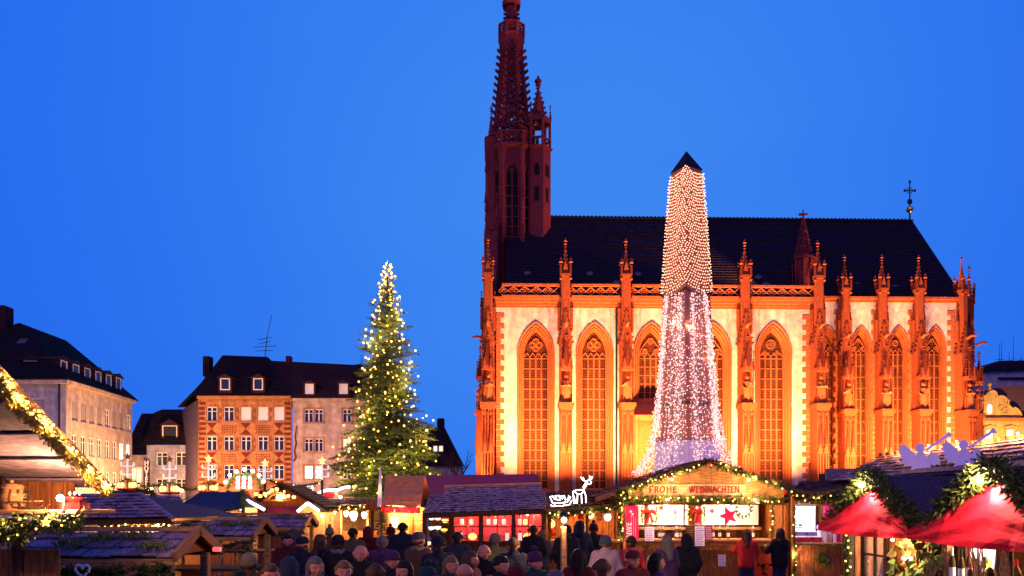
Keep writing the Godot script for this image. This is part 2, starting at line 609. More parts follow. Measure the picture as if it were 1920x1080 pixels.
func tall_window(church: Node3D, at: Vector3, w: float, spring: float, rise: float, base: float, lights: int, rows: int, style: int):
	var win := Node3D.new()
	win.name = "window"
	win.position = at
	church.add_child(win, true)
	var glass_w := w * 0.62
	var rings := [[1.0, 0.06], [0.985, 0.09], [0.95, 0.07], [0.93, -0.04], [0.87, -0.1], [0.86, -0.02], [0.82, -0.02], [0.80, -0.2], [0.75, -0.27], [0.745, -0.18], [0.71, -0.18], [0.69, -0.42], [0.65, -0.46], [0.64, -0.4], [0.62, -0.44], [0.62, -0.75]]
	var fr := MB.new()
	for r in rings.size() - 1:
		var f0: float = rings[r][0]
		var f1: float = rings[r + 1][0]
		var a := arch(w * f0, spring, rise * (0.25 + 0.75 * f0), base)
		var b := arch(w * f1, spring, rise * (0.25 + 0.75 * f1), base)
		for i in a.size() - 1:
			fr.quad(Vector3(b[i].x, b[i].y, rings[r + 1][1]), Vector3(b[i + 1].x, b[i + 1].y, rings[r + 1][1]), Vector3(a[i + 1].x, a[i + 1].y, rings[r][1]), Vector3(a[i].x, a[i].y, rings[r][1]))
	fr.span(-w, w, base - 0.32, base, -0.6, 0.12)
	fr.quad(Vector3(-w, base, 0.12), Vector3(w, base, 0.12), Vector3(glass_w, base + 0.35, -0.7), Vector3(-glass_w, base + 0.35, -0.7))
	part(win, "frame", fr, M.sandstone)
	var tr := MB.new()
	var lw := 2.0 * glass_w / lights
	var head := spring - 0.15
	for i in range(1, lights):
		tr.bevel(Vector3(-glass_w + lw * i, (base + head) / 2, -0.66), Vector3(0.13, head - base, 0.2), 0.04)
	for i in rows + 1:
		var y := base + 0.1 + (head - 0.35 - base) * i / rows
		tr.box(Vector3(0, y, -0.66), Vector3(2 * glass_w, 0.075, 0.06))
	for i in lights:
		var mid := -glass_w + lw * (i + 0.5)
		var a := arch(lw * 0.5 - 0.02, head - 0.3, lw * 0.55, head - 0.3, 4)
		var path := PackedVector3Array()
		for p in a:
			path.append(Vector3(mid + p.x, p.y, -0.64))
		tr.tube(path, 0.055, 0.055, 4)
		tr.bar(Vector3(mid - lw * 0.5, head - 0.05, -0.64), Vector3(mid, head + lw * 0.55, -0.64), 0.045, 4)
		tr.bar(Vector3(mid + lw * 0.5, head - 0.05, -0.64), Vector3(mid, head + lw * 0.55, -0.64), 0.045, 4)
	var r_in := rise * (0.25 + 0.75 * 0.62)
	if style == 0:
		var rr := glass_w * 0.29
		var top := spring + r_in * 0.42
		for p in [Vector2(-rr * 1.02, 0), Vector2(rr * 1.02, 0), Vector2(0, rr * 1.0), Vector2(0, -rr * 1.0)]:
			ring(tr, Vector3(p.x, top + p.y, -0.64), rr * 0.9, 0.06, 10)
			ring(tr, Vector3(p.x, top + p.y, -0.66), rr * 0.45, 0.04, 6)
	elif style == 1:
		for s in [-1, 1]:
			var path := PackedVector3Array()
			for k in 8:
				var t := k / 7.0
				path.append(Vector3(s * (glass_w * 0.95 - t * glass_w * 0.85 * sin(t * 1.5)), head + 0.1 + t * r_in * 0.75, -0.64))
			tr.tube(path, 0.06, 0.06, 4)
			ring(tr, Vector3(s * glass_w * 0.5, spring + r_in * 0.14, -0.64), glass_w * 0.2, 0.05, 8)
			quatrefoil(tr, Vector3(s * glass_w * 0.5, spring + r_in * 0.14, -0.65), glass_w * 0.16)
		quatrefoil(tr, Vector3(0, spring + r_in * 0.56, -0.64), glass_w * 0.26)
	else:
		ring(tr, Vector3(0, spring + r_in * 0.45, -0.64), glass_w * 0.38, 0.06, 12)
		quatrefoil(tr, Vector3(0, spring + r_in * 0.45, -0.65), glass_w * 0.27)
		for s in [-1, 1]:
			quatrefoil(tr, Vector3(s * glass_w * 0.55, spring + r_in * 0.08, -0.65), glass_w * 0.2)
	part(win, "tracery", tr, M.sandstone)
	var key := "panel_%.2f_%d" % [lw, rows]
	var ph := (head - 0.35 - base) / rows
	if not mesh_store.has(key):
		var p := MB.new()
		p.box(Vector3.ZERO, Vector3(lw - 0.14, ph - 0.08, 0.03))
		mesh_store[key] = p.made()
	for i in lights:
		for j in rows:
			part(win, "leaded_panel", mesh_store[key], M.leaded_glass, Vector3(-glass_w + lw * (i + 0.5), base + 0.1 + ph * (j + 0.5), -0.7 + 0.012 * sin(i * 5.1 + j * 3.3)))
	var hp := MB.new()
	var ha := arch(glass_w, spring, r_in, head - 0.3)
	hp.prism(ha, 0.03, -0.72)
	part(win, "head_glass", hp, M.leaded_glass)
	var bk := MB.new()
	bk.quad(Vector3(-w, base, -1.1), Vector3(w, base, -1.1), Vector3(w, spring + rise, -1.1), Vector3(-w, spring + rise, -1.1))
	part(win, "backing", bk, M.dark_gap)


func ring(mb: MB, at: Vector3, r: float, t: float, k := 10, turned := Basis.IDENTITY):
	var path := PackedVector3Array()
	for i in k:
		path.append(at + turned * Vector3(cos(TAU * i / k) * r, sin(TAU * i / k) * r, 0))
	mb.tube(path, t, t, 4, true)


func quatrefoil(mb: MB, at: Vector3, r: float, turned := Basis.IDENTITY):
	for k in 4:
		ring(mb, at + turned * Vector3(cos(TAU * k / 4), sin(TAU * k / 4), 0) * r * 0.55, r * 0.42, r * 0.13, 6, turned)


func spirelet(mb: MB, base: Vector3, w: float, h: float, crockets := 5, finial := true):
	var top := base + Vector3(0, h * 0.86, 0)
	var q := [Vector3(-w, 0, w), Vector3(w, 0, w), Vector3(w, 0, -w), Vector3(-w, 0, -w)]
	for i in 4:
		mb.tri(base + q[i], base + q[(i + 1) % 4], top)
		for k in crockets:
			var t := (k + 0.5) / crockets * 0.95
			var p: Vector3 = (base + q[i]).lerp(top, t)
			var s := maxf(0.05, w * 0.34 * (1.0 - 0.5 * t))
			mb.box(p + Vector3(q[i].x, 0.25, q[i].z).normalized() * s * 0.6, Vector3(s, s * 0.9, s) * 1.1, Basis(Vector3.UP, PI / 4))
	if finial:
		var f := maxf(w * 0.55, 0.09)
		mb.ball(top + Vector3(0, -h * 0.02, 0), Vector3(f, f * 0.55, f), 6, 4)
		mb.ball(top + Vector3(0, h * 0.06, 0), Vector3(f * 1.25, f * 0.6, f * 1.25), 6, 4)
		mb.ball(top + Vector3(0, h * 0.12, 0), Vector3(f * 0.5, f * 0.9, f * 0.5), 6, 4)


func statue_shape(k: int) -> MB:
	var s := MB.new()
	var pr := PackedVector2Array()
	for p in [[0.42, 0.0], [0.45, 0.12], [0.38, 0.6], [0.36, 1.1], [0.33, 1.35], [0.36, 1.62], [0.33, 1.85], [0.18, 1.98], [0.12, 2.02], [0.1, 2.1]]:
		pr.append(Vector2(p[0], p[1]))
	var sides := 20
	for i in pr.size() - 1:
		for j in sides:
			var c := []
			for e in [[i, j], [i, j + 1], [i + 1, j + 1], [i + 1, j]]:
				var a: float = TAU * e[1] / sides
				var fold := 1.0 + (0.13 * sin(a * 7 + k + pr[e[0]].y * 0.8) if pr[e[0]].y < 1.5 else 0.0)
				c.append(Vector3(cos(a) * pr[e[0]].x * fold, pr[e[0]].y, sin(a) * pr[e[0]].x * 0.75 * fold))
			s.quad(c[0], c[3], c[2], c[1])
	s.ball(Vector3(0.03 * sin(k), 2.24, 0.03), Vector3(0.15, 0.19, 0.17), 10, 7)
	s.ball(Vector3(0.03 * sin(k), 2.28, -0.03), Vector3(0.19, 0.2, 0.17), 10, 7)
	s.box(Vector3(0.03 * sin(k), 2.22, 0.2), Vector3(0.04, 0.08, 0.06))
	var lift := 0.25 * sin(k * 1.7)
	s.tube(PackedVector3Array([Vector3(-0.33, 1.82, 0), Vector3(-0.44, 1.45, 0.1), Vector3(-0.14, 1.45 + lift, 0.38)]), 0.12, 0.07, 7)
	s.tube(PackedVector3Array([Vector3(0.33, 1.82, 0), Vector3(0.45, 1.42, 0.08), Vector3(0.16, 1.5 - lift, 0.38)]), 0.12, 0.07, 7)
	s.ball(Vector3(-0.12, 1.46 + lift, 0.41), Vector3(0.07, 0.09, 0.06), 6, 4)
	s.ball(Vector3(0.14, 1.5 - lift, 0.41), Vector3(0.07, 0.09, 0.06), 6, 4)
	if k % 2:
		s.bar(Vector3(0.3, 0.3, 0.35), Vector3(0.24, 2.3, 0.4), 0.04, 5)
	else:
		s.box(Vector3(-0.05, 1.55, 0.42), Vector3(0.22, 0.28, 0.08), Basis(Vector3.RIGHT, -0.4))
	return s


func buttress(church: Node3D, at: Vector3, top: float, k: int, turn := 0.0, wide := 1.0):
	var b := Node3D.new()
	b.name = "buttress"
	b.position = at
	b.rotation.y = turn
	church.add_child(b, true)
	var s := top / 26.8
	var w := 0.56 * wide
	var out := 1.55
	var key := "buttress_%.1f_%.2f" % [top, wide]
	if not mesh_store.has(key):
		var m := MB.new()
		var cv := MB.new()
		m.span(-w - 0.12, w + 0.12, 0, 2.2, -0.2, out + 0.25)
		m.span(-w - 0.06, w + 0.06, 2.2, 3.4, -0.2, out + 0.12)
		m.span(-w, w, 3.4, 10.9 * s, -0.2, out - 0.12)
		for e in [-w + 0.07, 0.0, w - 0.07]:
			m.bevel(Vector3(e, 7.0 * s, out - 0.06), Vector3(0.12, 7.2 * s, 0.14), 0.03)
		for e in [-0.5, 0.5]:
			m.bevel(Vector3(e * w, 5.0 * s, out - 0.04), Vector3(0.16, 3.6 * s, 0.16), 0.04)
			var path := PackedVector3Array()
			for p in arch(w * 0.4, 10.0 * s, 0.5, 9.8 * s, 3):
				path.append(Vector3(e * w + p.x, p.y, out - 0.08))
			m.tube(path, 0.05, 0.05, 4)
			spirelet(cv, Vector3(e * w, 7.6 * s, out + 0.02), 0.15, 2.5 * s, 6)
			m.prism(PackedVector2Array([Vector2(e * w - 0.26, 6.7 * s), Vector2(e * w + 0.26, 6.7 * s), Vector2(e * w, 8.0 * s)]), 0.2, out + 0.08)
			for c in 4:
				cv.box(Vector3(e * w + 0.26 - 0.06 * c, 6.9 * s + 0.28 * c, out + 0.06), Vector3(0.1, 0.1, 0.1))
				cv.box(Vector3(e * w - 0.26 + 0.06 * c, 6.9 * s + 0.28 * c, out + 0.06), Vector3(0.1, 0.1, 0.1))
		m.span(-w - 0.05, w + 0.05, 10.75 * s, 11.0 * s, -0.2, out + 0.02)
		m.span(-w - 0.16, w + 0.16, 11.0 * s, 11.35 * s, -0.2, out + 0.18)
		m.span(-w, w, 11.35 * s, 17.3 * s, -0.2, out - 0.75)
		for e in [-w + 0.05, w - 0.05]:
			cv.bevel(Vector3(e, 12.9 * s, out - 0.3), Vector3(0.1, 3.1 * s, 0.1), 0.03)
		m.span(-w - 0.02, w + 0.02, 14.35 * s, 14.7 * s, -0.2, out - 0.05)
		for e in [-0.55, 0.55]:
			m.prism(PackedVector2Array([Vector2(e * w - 0.24, 14.3 * s), Vector2(e * w + 0.24, 14.3 * s), Vector2(e * w, 15.5 * s)]), 0.12, out)
			spirelet(cv, Vector3(e * w * 1.5, 14.5 * s, out - 0.05), 0.09, 1.7 * s, 4)
		spirelet(cv, Vector3(0, 14.7 * s, out - 0.35), 0.3, 3.1 * s, 8)
		for e in [-0.36, 0.36]:
			spirelet(cv, Vector3(e, 14.7 * s, out - 0.4), 0.1, 1.8 * s, 5)
		m.prism(PackedVector2Array([Vector2(-w - 0.08, 16.9 * s), Vector2(w + 0.08, 16.9 * s), Vector2(0, 20.1 * s)]), out - 0.5, out - 0.72)
		for c in 7:
			var t := (c + 0.3) / 7.0
			for e in [-1, 1]:
				var p := Vector3(e * (w + 0.08) * (1 - t), lerpf(16.9, 20.1, t) * s, out - 0.82)
				cv.box(p + Vector3(e * 0.07, 0.06, 0), Vector3(0.17, 0.15, 0.2), Basis(Vector3.BACK, e * 0.5))
				cv.box(p + Vector3(e * 0.07, 0.06, -0.6), Vector3(0.15, 0.15, 0.18), Basis(Vector3.BACK, e * 0.5))
		spirelet(cv, Vector3(0, 19.9 * s, out - 0.85), 0.13, 1.1 * s, 2)
		for e in [-1, 1]:
			m.span(e * (w + 0.05) - 0.11, e * (w + 0.05) + 0.11, 18.2 * s, 20.3 * s, 0.2, 0.5)
			spirelet(cv, Vector3(e * (w + 0.05), 20.3 * s, 0.35), 0.12, 1.5 * s, 4)
		m.bevel(Vector3(0, 20.3 * s, 0.35), Vector3(0.86 * wide, 6.2 * s, 0.86), 0.12)
		m.span(-0.5 * wide, 0.5 * wide, 23.1 * s, 23.4 * s, -0.15, 0.85)
		for e in [-0.46, 0.46]:
			for f in [-0.1, 0.8]:
				m.ball(Vector3(e * wide, 22.95 * s, f), Vector3(0.13, 0.16, 0.13), 6, 4)
				cv.box(Vector3(e * wide, 23.75 * s, f), Vector3(0.17, 0.9 * s, 0.17))
				m.ball(Vector3(e * wide, 24.45 * s, f), Vector3(0.2, 0.12, 0.2), 6, 4)
				m.ball(Vector3(e * wide, 24.7 * s, f), Vector3(0.1, 0.2, 0.1), 6, 4)
		for e in [-1, 1]:
			m.prism(PackedVector2Array([Vector2(-0.36 * wide, 23.4 * s), Vector2(0.36 * wide, 23.4 * s), Vector2(0, 24.6 * s)]), 0.12, 0.35 + e * 0.4)
		spirelet(m, Vector3(0, 23.4 * s, 0.35), 0.29 * wide, 3.4 * s, 7)
		m.tube(PackedVector3Array([Vector3(0, 18.5 * s, 0.9), Vector3(0, 18.7 * s, 1.5), Vector3(0, 18.6 * s, 1.95)]), 0.17, 0.11, 6)
		mesh_store[key] = m.made()
		mesh_store[key + "c"] = cv.made()
	part(b, "pier", mesh_store[key], M.buttress_stone_shaded)
	part(b, "carving", mesh_store[key + "c"], M.carved_stone_shaded)
	var sk := "statue_%d" % (k % 4)
	if not mesh_store.has(sk):
		mesh_store[sk] = statue_shape(k % 4).made()
	part(b, "statue", mesh_store[sk], M.sandstone, Vector3(0, 11.35 * s, out - 0.36)).scale = Vector3.ONE * 1.08


func quoins(church: Node3D, x: float, z: float, y0: float, y1: float, dir: float):
	for k in 2:
		var key := "quoin_%d_%d" % [k, int(dir * 10)]
		if not mesh_store.has(key):
			var m := MB.new()
			var l := (0.78 if k else 0.44) * absf(dir)
			m.bevel(Vector3(signf(dir) * l / 2, 0, -0.06), Vector3(l, 0.47, 0.2), 0.03)
			mesh_store[key] = m.made()
	var n := int((y1 - y0) / 0.5)
	for i in n:
		part(church, "quoin_block", mesh_store["quoin_%d_%d" % [i % 2, int(dir * 10)]], M.sandstone, Vector3(x, y0 + 0.5 * (i + 0.5), z))


func balustrade(church: Node3D, x0: float, x1: float, y: float, h: float, z: float):
	var m := MB.new()
	m.span(x0, x1, y + h - 0.16, y + h + 0.06, z - 0.14, z + 0.14)
	m.span(x0, x1, y, y + 0.14, z - 0.12, z + 0.12)
	var n := int(round((x1 - x0) / 1.0))
	var w := (x1 - x0) / n
	for i in n:
		var a := x0 + w * i
		var lo := y + 0.14
		var hi := y + h - 0.16
		m.bar(Vector3(a, lo, z), Vector3(a + w, hi, z), 0.055, 4)
		m.bar(Vector3(a + w, lo, z), Vector3(a, hi, z), 0.055, 4)
		quatrefoil(m, Vector3(a, (lo + hi) / 2, z), 0.3)
	part(church, "balustrade", m, M.sandstone)


func make_church():
	var church := thing("gothic_church", "long floodlit gothic church with tall pointed windows, dark roof and openwork spire", "church", Vector3(CHURCH_X, 0, -CHURCH_D), CHURCH_TURN)
	var x_end := cx(1532)
	var wall_top := ch(578, 10)
	var mids := [cx(1005), cx(1115), cx(1222), cx(1337), cx(1450)]
	var piers := [cx(1062, 1.4), cx(1177, 1.4), cx(1290, 1.4), cx(1403, 1.4)]
	var edges := [0.0, piers[0], piers[1], piers[2], piers[3], x_end]
	var wall := MB.new()
	var w := 1.76
	for i in 5:
		var base := ch(752, mids[i]) if i == 2 else 3.2
		wall_bay(wall, edges[i], edges[i + 1], wall_top, mids[i], w, ch(662, mids[i]), ch(602, mids[i]) - ch(662, mids[i]), base)
	wall.quad(Vector3(0, 0, -9), Vector3(0, 0, 0), Vector3(0, wall_top, 0), Vector3(0, wall_top, -9))
	wall.quad(Vector3(0, 0, -18), Vector3(0, 0, -9), Vector3(0, wall_top, -9), Vector3(0, wall_top, -18))
	wall.quad(Vector3(x_end, 0, 0), Vector3(x_end, 0, -2.6), Vector3(x_end, wall_top, -2.6), Vector3(x_end, wall_top, 0))
	wall.quad(Vector3(x_end + 14, 0, -18), Vector3(0, 0, -18), Vector3(0, wall_top, -18), Vector3(x_end + 14, wall_top, -18))
	part(church, "nave_wall", wall, M.plaster)
	for i in 5:
		var base := ch(752, mids[i]) if i == 2 else 3.2
		tall_window(church, Vector3(mids[i], 0, 0), w, ch(662, mids[i]), ch(602, mids[i]) - ch(662, mids[i]), base, 4 if i != 2 else 4, 5 if i == 2 else 13, [0, 0, 1, 1, 2][i])
	var pl := MB.new()
	for i in 5:
		pl.span(edges[i] + (0.65 if i else 0.0), edges[i + 1] - 0.65, 0, 1.9, 0, 0.16)
		pl.prism(PackedVector2Array([Vector2(0, 1.9), Vector2(0.16, 1.9), Vector2(0, 2.15)]), 0.01, 0)
	part(church, "plinth", pl, M.sandstone)
	var co := MB.new()
	var y0 := wall_top
	co.span(-0.1, x_end, y0, y0 + 0.18, -0.3, 0.1)
	co.span(-0.16, x_end, y0 + 0.18, y0 + 0.42, -0.3, 0.24)
	co.span(-0.2, x_end + 0.05, y0 + 0.42, y0 + 0.72, -0.3, 0.42)
	co.span(-0.24, x_end + 0.1, y0 + 0.72, y0 + 0.9, -1.2, 0.56)
	part(church, "cornice", co, M.sandstone)
	for i in 5:
		balustrade(church, edges[i] + 0.55, edges[i + 1] - 0.55, y0 + 0.9, 1.15, 0.48)
	var zc := -2.0
	var c_mids := [cx(1552, zc), cx(1615, zc), cx(1685, zc), cx(1754, zc)]
	var c_piers := [cx(1593, zc + 1.4), cx(1664, zc + 1.4), cx(1734, zc + 1.4)]
	var c_end := cx(1797, zc)
	var c_edges := [x_end, c_piers[0], c_piers[1], c_piers[2], c_end]
	c_mids[0] = (c_edges[0] + c_edges[1]) / 2 + 0.25
	var c_top := ch(567, 36, zc)
	var cw := MB.new()
	cw.xf = moved(Vector3(0, 0, zc))
	var cww := 1.1
	for i in 4:
		wall_bay(cw, c_edges[i], c_edges[i + 1], c_top, c_mids[i], cww, ch(655, c_mids[i], zc), 2.35, 3.4)
	cw.quad(Vector3(c_end, 0, 0), Vector3(c_end + 3.2, 0, -5.0), Vector3(c_end + 3.2, c_top, -5.0), Vector3(c_end, c_top, 0))
	cw.quad(Vector3(c_end + 3.2, 0, -5.0), Vector3(c_end + 3.2, 0, -10.0), Vector3(c_end + 3.2, c_top, -10.0), Vector3(c_end + 3.2, c_top, -5.0))
	cw.quad(Vector3(c_end + 3.2, 0, -10.0), Vector3(c_end, 0, -15.0), Vector3(c_end, c_top, -15.0), Vector3(c_end + 3.2, c_top, -10.0))
	part(church, "choir_wall", cw, M.plaster)
	for i in 4:
		tall_window(church, Vector3(c_mids[i], 0, zc), cww, ch(655, c_mids[i], zc), 2.35, 3.4, 3, 12, [1, 1, 2, 1][i])
	var cc := MB.new()
	cc.span(x_end, c_end + 0.2, c_top, c_top + 0.25, zc - 0.3, zc + 0.12)
	cc.span(x_end, c_end + 0.3, c_top + 0.25, c_top + 0.5, zc - 0.3, zc + 0.34)
	part(church, "choir_cornice", cc, M.sandstone)
	var ridge_z := -8.6
	var ridge_y := ch(411, 20, ridge_z)
	var roof := MB.new()
	var r_x0 := cx(947, -4)
	var r_x1 := cx(1711, ridge_z)
	slate_slope(roof, r_x0, x_end + 0.2, y0 + 0.7, -0.7, r_x0, x_end + 0.2, ridge_y, ridge_z)
	part(church, "nave_roof", roof, M.slate)
	var cr := MB.new()
	slate_slope(cr, x_end + 0.2, c_end + 0.4, c_top + 0.45, zc + 0.2, x_end + 0.2, r_x1, ridge_y, ridge_z - 0.01)
	var e0 := Vector3(c_end + 0.4, c_top + 0.45, zc + 0.2)
	var e1 := Vector3(c_end + 3.6, c_top + 0.45, -7.0)
	var e2 := Vector3(c_end + 3.6, c_top + 0.45, -12.0)
	var rt := Vector3(r_x1, ridge_y, ridge_z)
	cr.tri(e0, e1, rt)
	cr.tri(e1, e2, rt)
	cr.tri(e2, Vector3(c_end, c_top + 0.45, -17.4), rt)
	cr.quad(Vector3(c_end, c_top + 0.45, -17.4), Vector3(r_x0, c_top + 0.45, -17.4), Vector3(r_x0, ridge_y, ridge_z), rt)
	part(church, "choir_roof", cr, M.slate)
	var rc := MB.new()
	rc.tube(PackedVector3Array([Vector3(r_x0, ridge_y + 0.05, ridge_z), Vector3(r_x1, ridge_y + 0.05, ridge_z)]), 0.16, 0.16, 6)
	var k := 0
	while r_x0 + k * 0.42 < r_x1:
		rc.ball(Vector3(r_x0 + k * 0.42, ridge_y + 0.2, ridge_z), Vector3(0.13, 0.12, 0.1), 5, 3)
		k += 1
	part(church, "ridge_crest", rc, M.slate)
	var hm := MB.new()
	hm.bevel(Vector3.ZERO, Vector3(0.62, 0.62, 0.2), 0.08, Basis(Vector3.BACK, PI / 4))
	var hatch: ArrayMesh = hm.made()
	for p in [[989, 500], [1106, 500], [1196, 500], [1422, 503], [1010, 525], [1155, 513], [1612, 508], [1683, 512], [1437, 514]]:
		var t := inverse_lerp(540.0, 408.0, p[1])
		var z := lerpf(-0.7, ridge_z, t) + 0.12
		var x := cx(p[0], z)
		part(church, "roof_hatch", hatch, M.lead_sheet, Vector3(x, lerpf(y0 + 0.7, ridge_y, t) + 0.1, z + (zc * 0.3 if p[0] > 1540 else 0.0))).rotation.x = -0.7
	var wg := MB.new()
	wg.prism(PackedVector2Array([Vector2(0.7, y0 + 0.9), Vector2(18.0 - 0.7, y0 + 0.9), Vector2(-ridge_z, ridge_y + 1.3)]), 0.9, 0)
	var gable := part(church, "west_gable", wg, M.lead_sheet, Vector3(r_x0 - 0.9, 0, 0))
	gable.rotation.y = PI / 2
	for i in 4:
		buttress(church, Vector3(piers[i], 0, 0), [26.9, 26.9, 26.9, 26.9][i], i)
	buttress(church, Vector3(x_end - 0.1, 0, 0), 26.9, 4)
	for i in 3:
		buttress(church, Vector3(c_piers[i], 0, zc), ch(480, c_piers[i], zc), i + 5, 0.0, 0.9)
	buttress(church, Vector3(c_end + 0.1, 0, zc - 0.2), ch(482, c_end, zc), 8, 0.35, 0.9)
	buttress(church, Vector3(c_end + 2.6, 0, -5.0), ch(500, c_end + 2.6, -5.0), 9, 1.0, 0.9)
	buttress(church, Vector3(-0.75, 0, 0.1), 26.9, 10)
	buttress(church, Vector3(-0.3, 0, -1.6), ch(478, -1.0, -1.6), 11, -PI / 2)
	var ws := MB.new()
	ws.span(-1.35, -0.15, 0, y0 + 0.9, -2.2, 0.12)
	part(church, "corner_pier", ws, M.sandstone)
	quoins(church, 0.0, 0.0, 3.0, y0 - 0.2, 1.0)
	quoins(church, x_end - 0.65, 0.0, 3.0, y0 - 0.2, -1.0)
	for i in 3:
		quoins(church, c_piers[i] - 0.5, zc, 4.0, c_top - 0.4, -0.5)
	quoins(church, c_end - 0.35, zc, 4.0, c_top - 0.4, -1.0)
	var rp := MB.new()
	rp.tube(PackedVector3Array([Vector3(piers[1] - 0.85, 2, 0.14), Vector3(piers[1] - 0.85, y0 - 0.1, 0.14)]), 0.09, 0.09, 7)
	part(church, "rain_pipe", rp, M.dark_metal)
	church_portal(church, mids[2])
	church_tower(church, ridge_y)
	stair_turret(church, x_end)
	ridge_cross(church, r_x1 - 0.3, ridge_y, ridge_z)


func slate_slope(m: MB, xa0: float, xa1: float, ya: float, za: float, xb0: float, xb1: float, yb: float, zb: float):
	var rows := 34
	for i in rows:
		var t0 := float(i) / rows
		var t1 := float(i + 1) / rows
		var a := Vector3(lerpf(xa0, xb0, t0), lerpf(ya, yb, t0), lerpf(za, zb, t0))
		var b := Vector3(lerpf(xa1, xb1, t0), a.y, a.z)
		var c := Vector3(lerpf(xa1, xb1, t1), lerpf(ya, yb, t1), lerpf(za, zb, t1))
		var d := Vector3(lerpf(xa0, xb0, t1), c.y, c.z)
		var lift := Vector3(0, 0.04, 0.06)
		var n := 40
		for k in n:
			var f0 := float(k) / n
			var f1 := float(k + 1) / n
			var g := 0.7 + 0.6 * absf(sin(i * 12.9898 + k * 78.233) * 43.7 - floorf(sin(i * 12.9898 + k * 78.233) * 43.7))
			m.col = Color(g, g, g * 1.05)
			m.quad(a.lerp(b, f0) + lift, a.lerp(b, f1) + lift, d.lerp(c, f1), d.lerp(c, f0))
			m.quad(a.lerp(b, f0), a.lerp(b, f1), a.lerp(b, f1) + lift, a.lerp(b, f0) + lift)
		m.col = Color.WHITE


func church_portal(church: Node3D, mid: float):
	var p := MB.new()
	var top := ch(787, mid)
	p.prism(PackedVector2Array([Vector2(mid - 2.0, 0), Vector2(mid - 1.55, 0), Vector2(mid - 1.55, top), Vector2(mid - 2.0, top)]), 1.2, 1.2)
	p.prism(PackedVector2Array([Vector2(mid + 1.55, 0), Vector2(mid + 2.0, 0), Vector2(mid + 2.0, top), Vector2(mid + 1.55, top)]), 1.2, 1.2)
	var sill := ch(752, mid)
	p.quad(Vector3(mid - 2.2, top + 0.3, 1.3), Vector3(mid + 2.2, top + 0.3, 1.3), Vector3(mid + 2.2, sill - 0.3, 0.1), Vector3(mid - 2.2, sill - 0.3, 0.1))
	p.span(mid - 2.2, mid + 2.2, top, top + 0.3, 0, 1.34)
	p.tri(Vector3(mid - 2.2, top + 0.3, 0), Vector3(mid - 2.2, top + 0.3, 1.3), Vector3(mid - 2.2, sill - 0.3, 0.1))
	p.tri(Vector3(mid + 2.2, top + 0.3, 1.3), Vector3(mid + 2.2, top + 0.3, 0), Vector3(mid + 2.2, sill - 0.3, 0.1))
	part(church, "porch", p, M.sandstone)
	var q := MB.new()
	var ogee := PackedVector2Array()
	for i in 9:
		var t := i / 8.0
		ogee.append(Vector2(-1.45 + 1.45 * t, 3.0 + 2.6 * sin(t * PI / 2) + 0.9 * pow(t, 5)))
	for i in 8:
		var a := ogee[i]
		var b := ogee[i + 1]
		for s in [-1.0, 1.0]:
			var A := Vector3(mid + s * a.x, a.y, 1.0)
			var B := Vector3(mid + s * b.x, b.y, 1.0)
			q.quad(A, B, Vector3(B.x, top, 1.0), Vector3(A.x, top, 1.0))
			q.bar(A + Vector3(0, 0, 0.08), B + Vector3(0, 0, 0.08), 0.16, 6)
			q.bar(A * Vector3(1, 1, 1) + Vector3(s * 0.18, -0.2, 0.02), B + Vector3(0, -0.22, 0.02), 0.1, 6)
			q.box((A + B) / 2 + Vector3(-s * 0.14, 0.2, 0.1), Vector3(0.22, 0.22, 0.2), Basis(Vector3.BACK, s * 0.6))
	q.bar(Vector3(mid, ogee[8].y, 1.1), Vector3(mid, top + 0.7, 1.2), 0.1, 6)
	q.ball(Vector3(mid, top + 0.6, 1.2), Vector3(0.3, 0.2, 0.25), 7, 5)
	for i in 15:
		var x := mid - 1.5 + 3.0 * i / 14
		q.span(x - 0.035, x + 0.035, 4.2, top - 0.35, 1.0, 1.07)
		if i % 2 == 0:
			ring(q, Vector3(x, top - 0.5, 1.04), 0.16, 0.035, 6)
	q.span(mid - 1.55, mid + 1.55, 6.7, 6.8, 1.0, 1.08)
	part(church, "portal_tracery", q, M.sandstone)
	var d := MB.new()
	d.span(mid - 1.45, mid + 1.45, 0, 5.6, 0.1, 0.2)
	part(church, "door", d, M.wood_dark)


func octagon(mb: MB, c: Vector3, r0: float, y0: float, r1: float, y1: float, sides := 8, turn := 0.0):
	for i in sides:
		var a := TAU * (i + 0.5) / sides + turn
		var b := TAU * (i + 1.5) / sides + turn
		var u := Vector3(cos(a), 0, sin(a))
		var v := Vector3(cos(b), 0, sin(b))
		mb.quad(c + v * r0 + Vector3(0, y0, 0), c + u * r0 + Vector3(0, y0, 0), c + u * r1 + Vector3(0, y1, 0), c + v * r1 + Vector3(0, y1, 0))


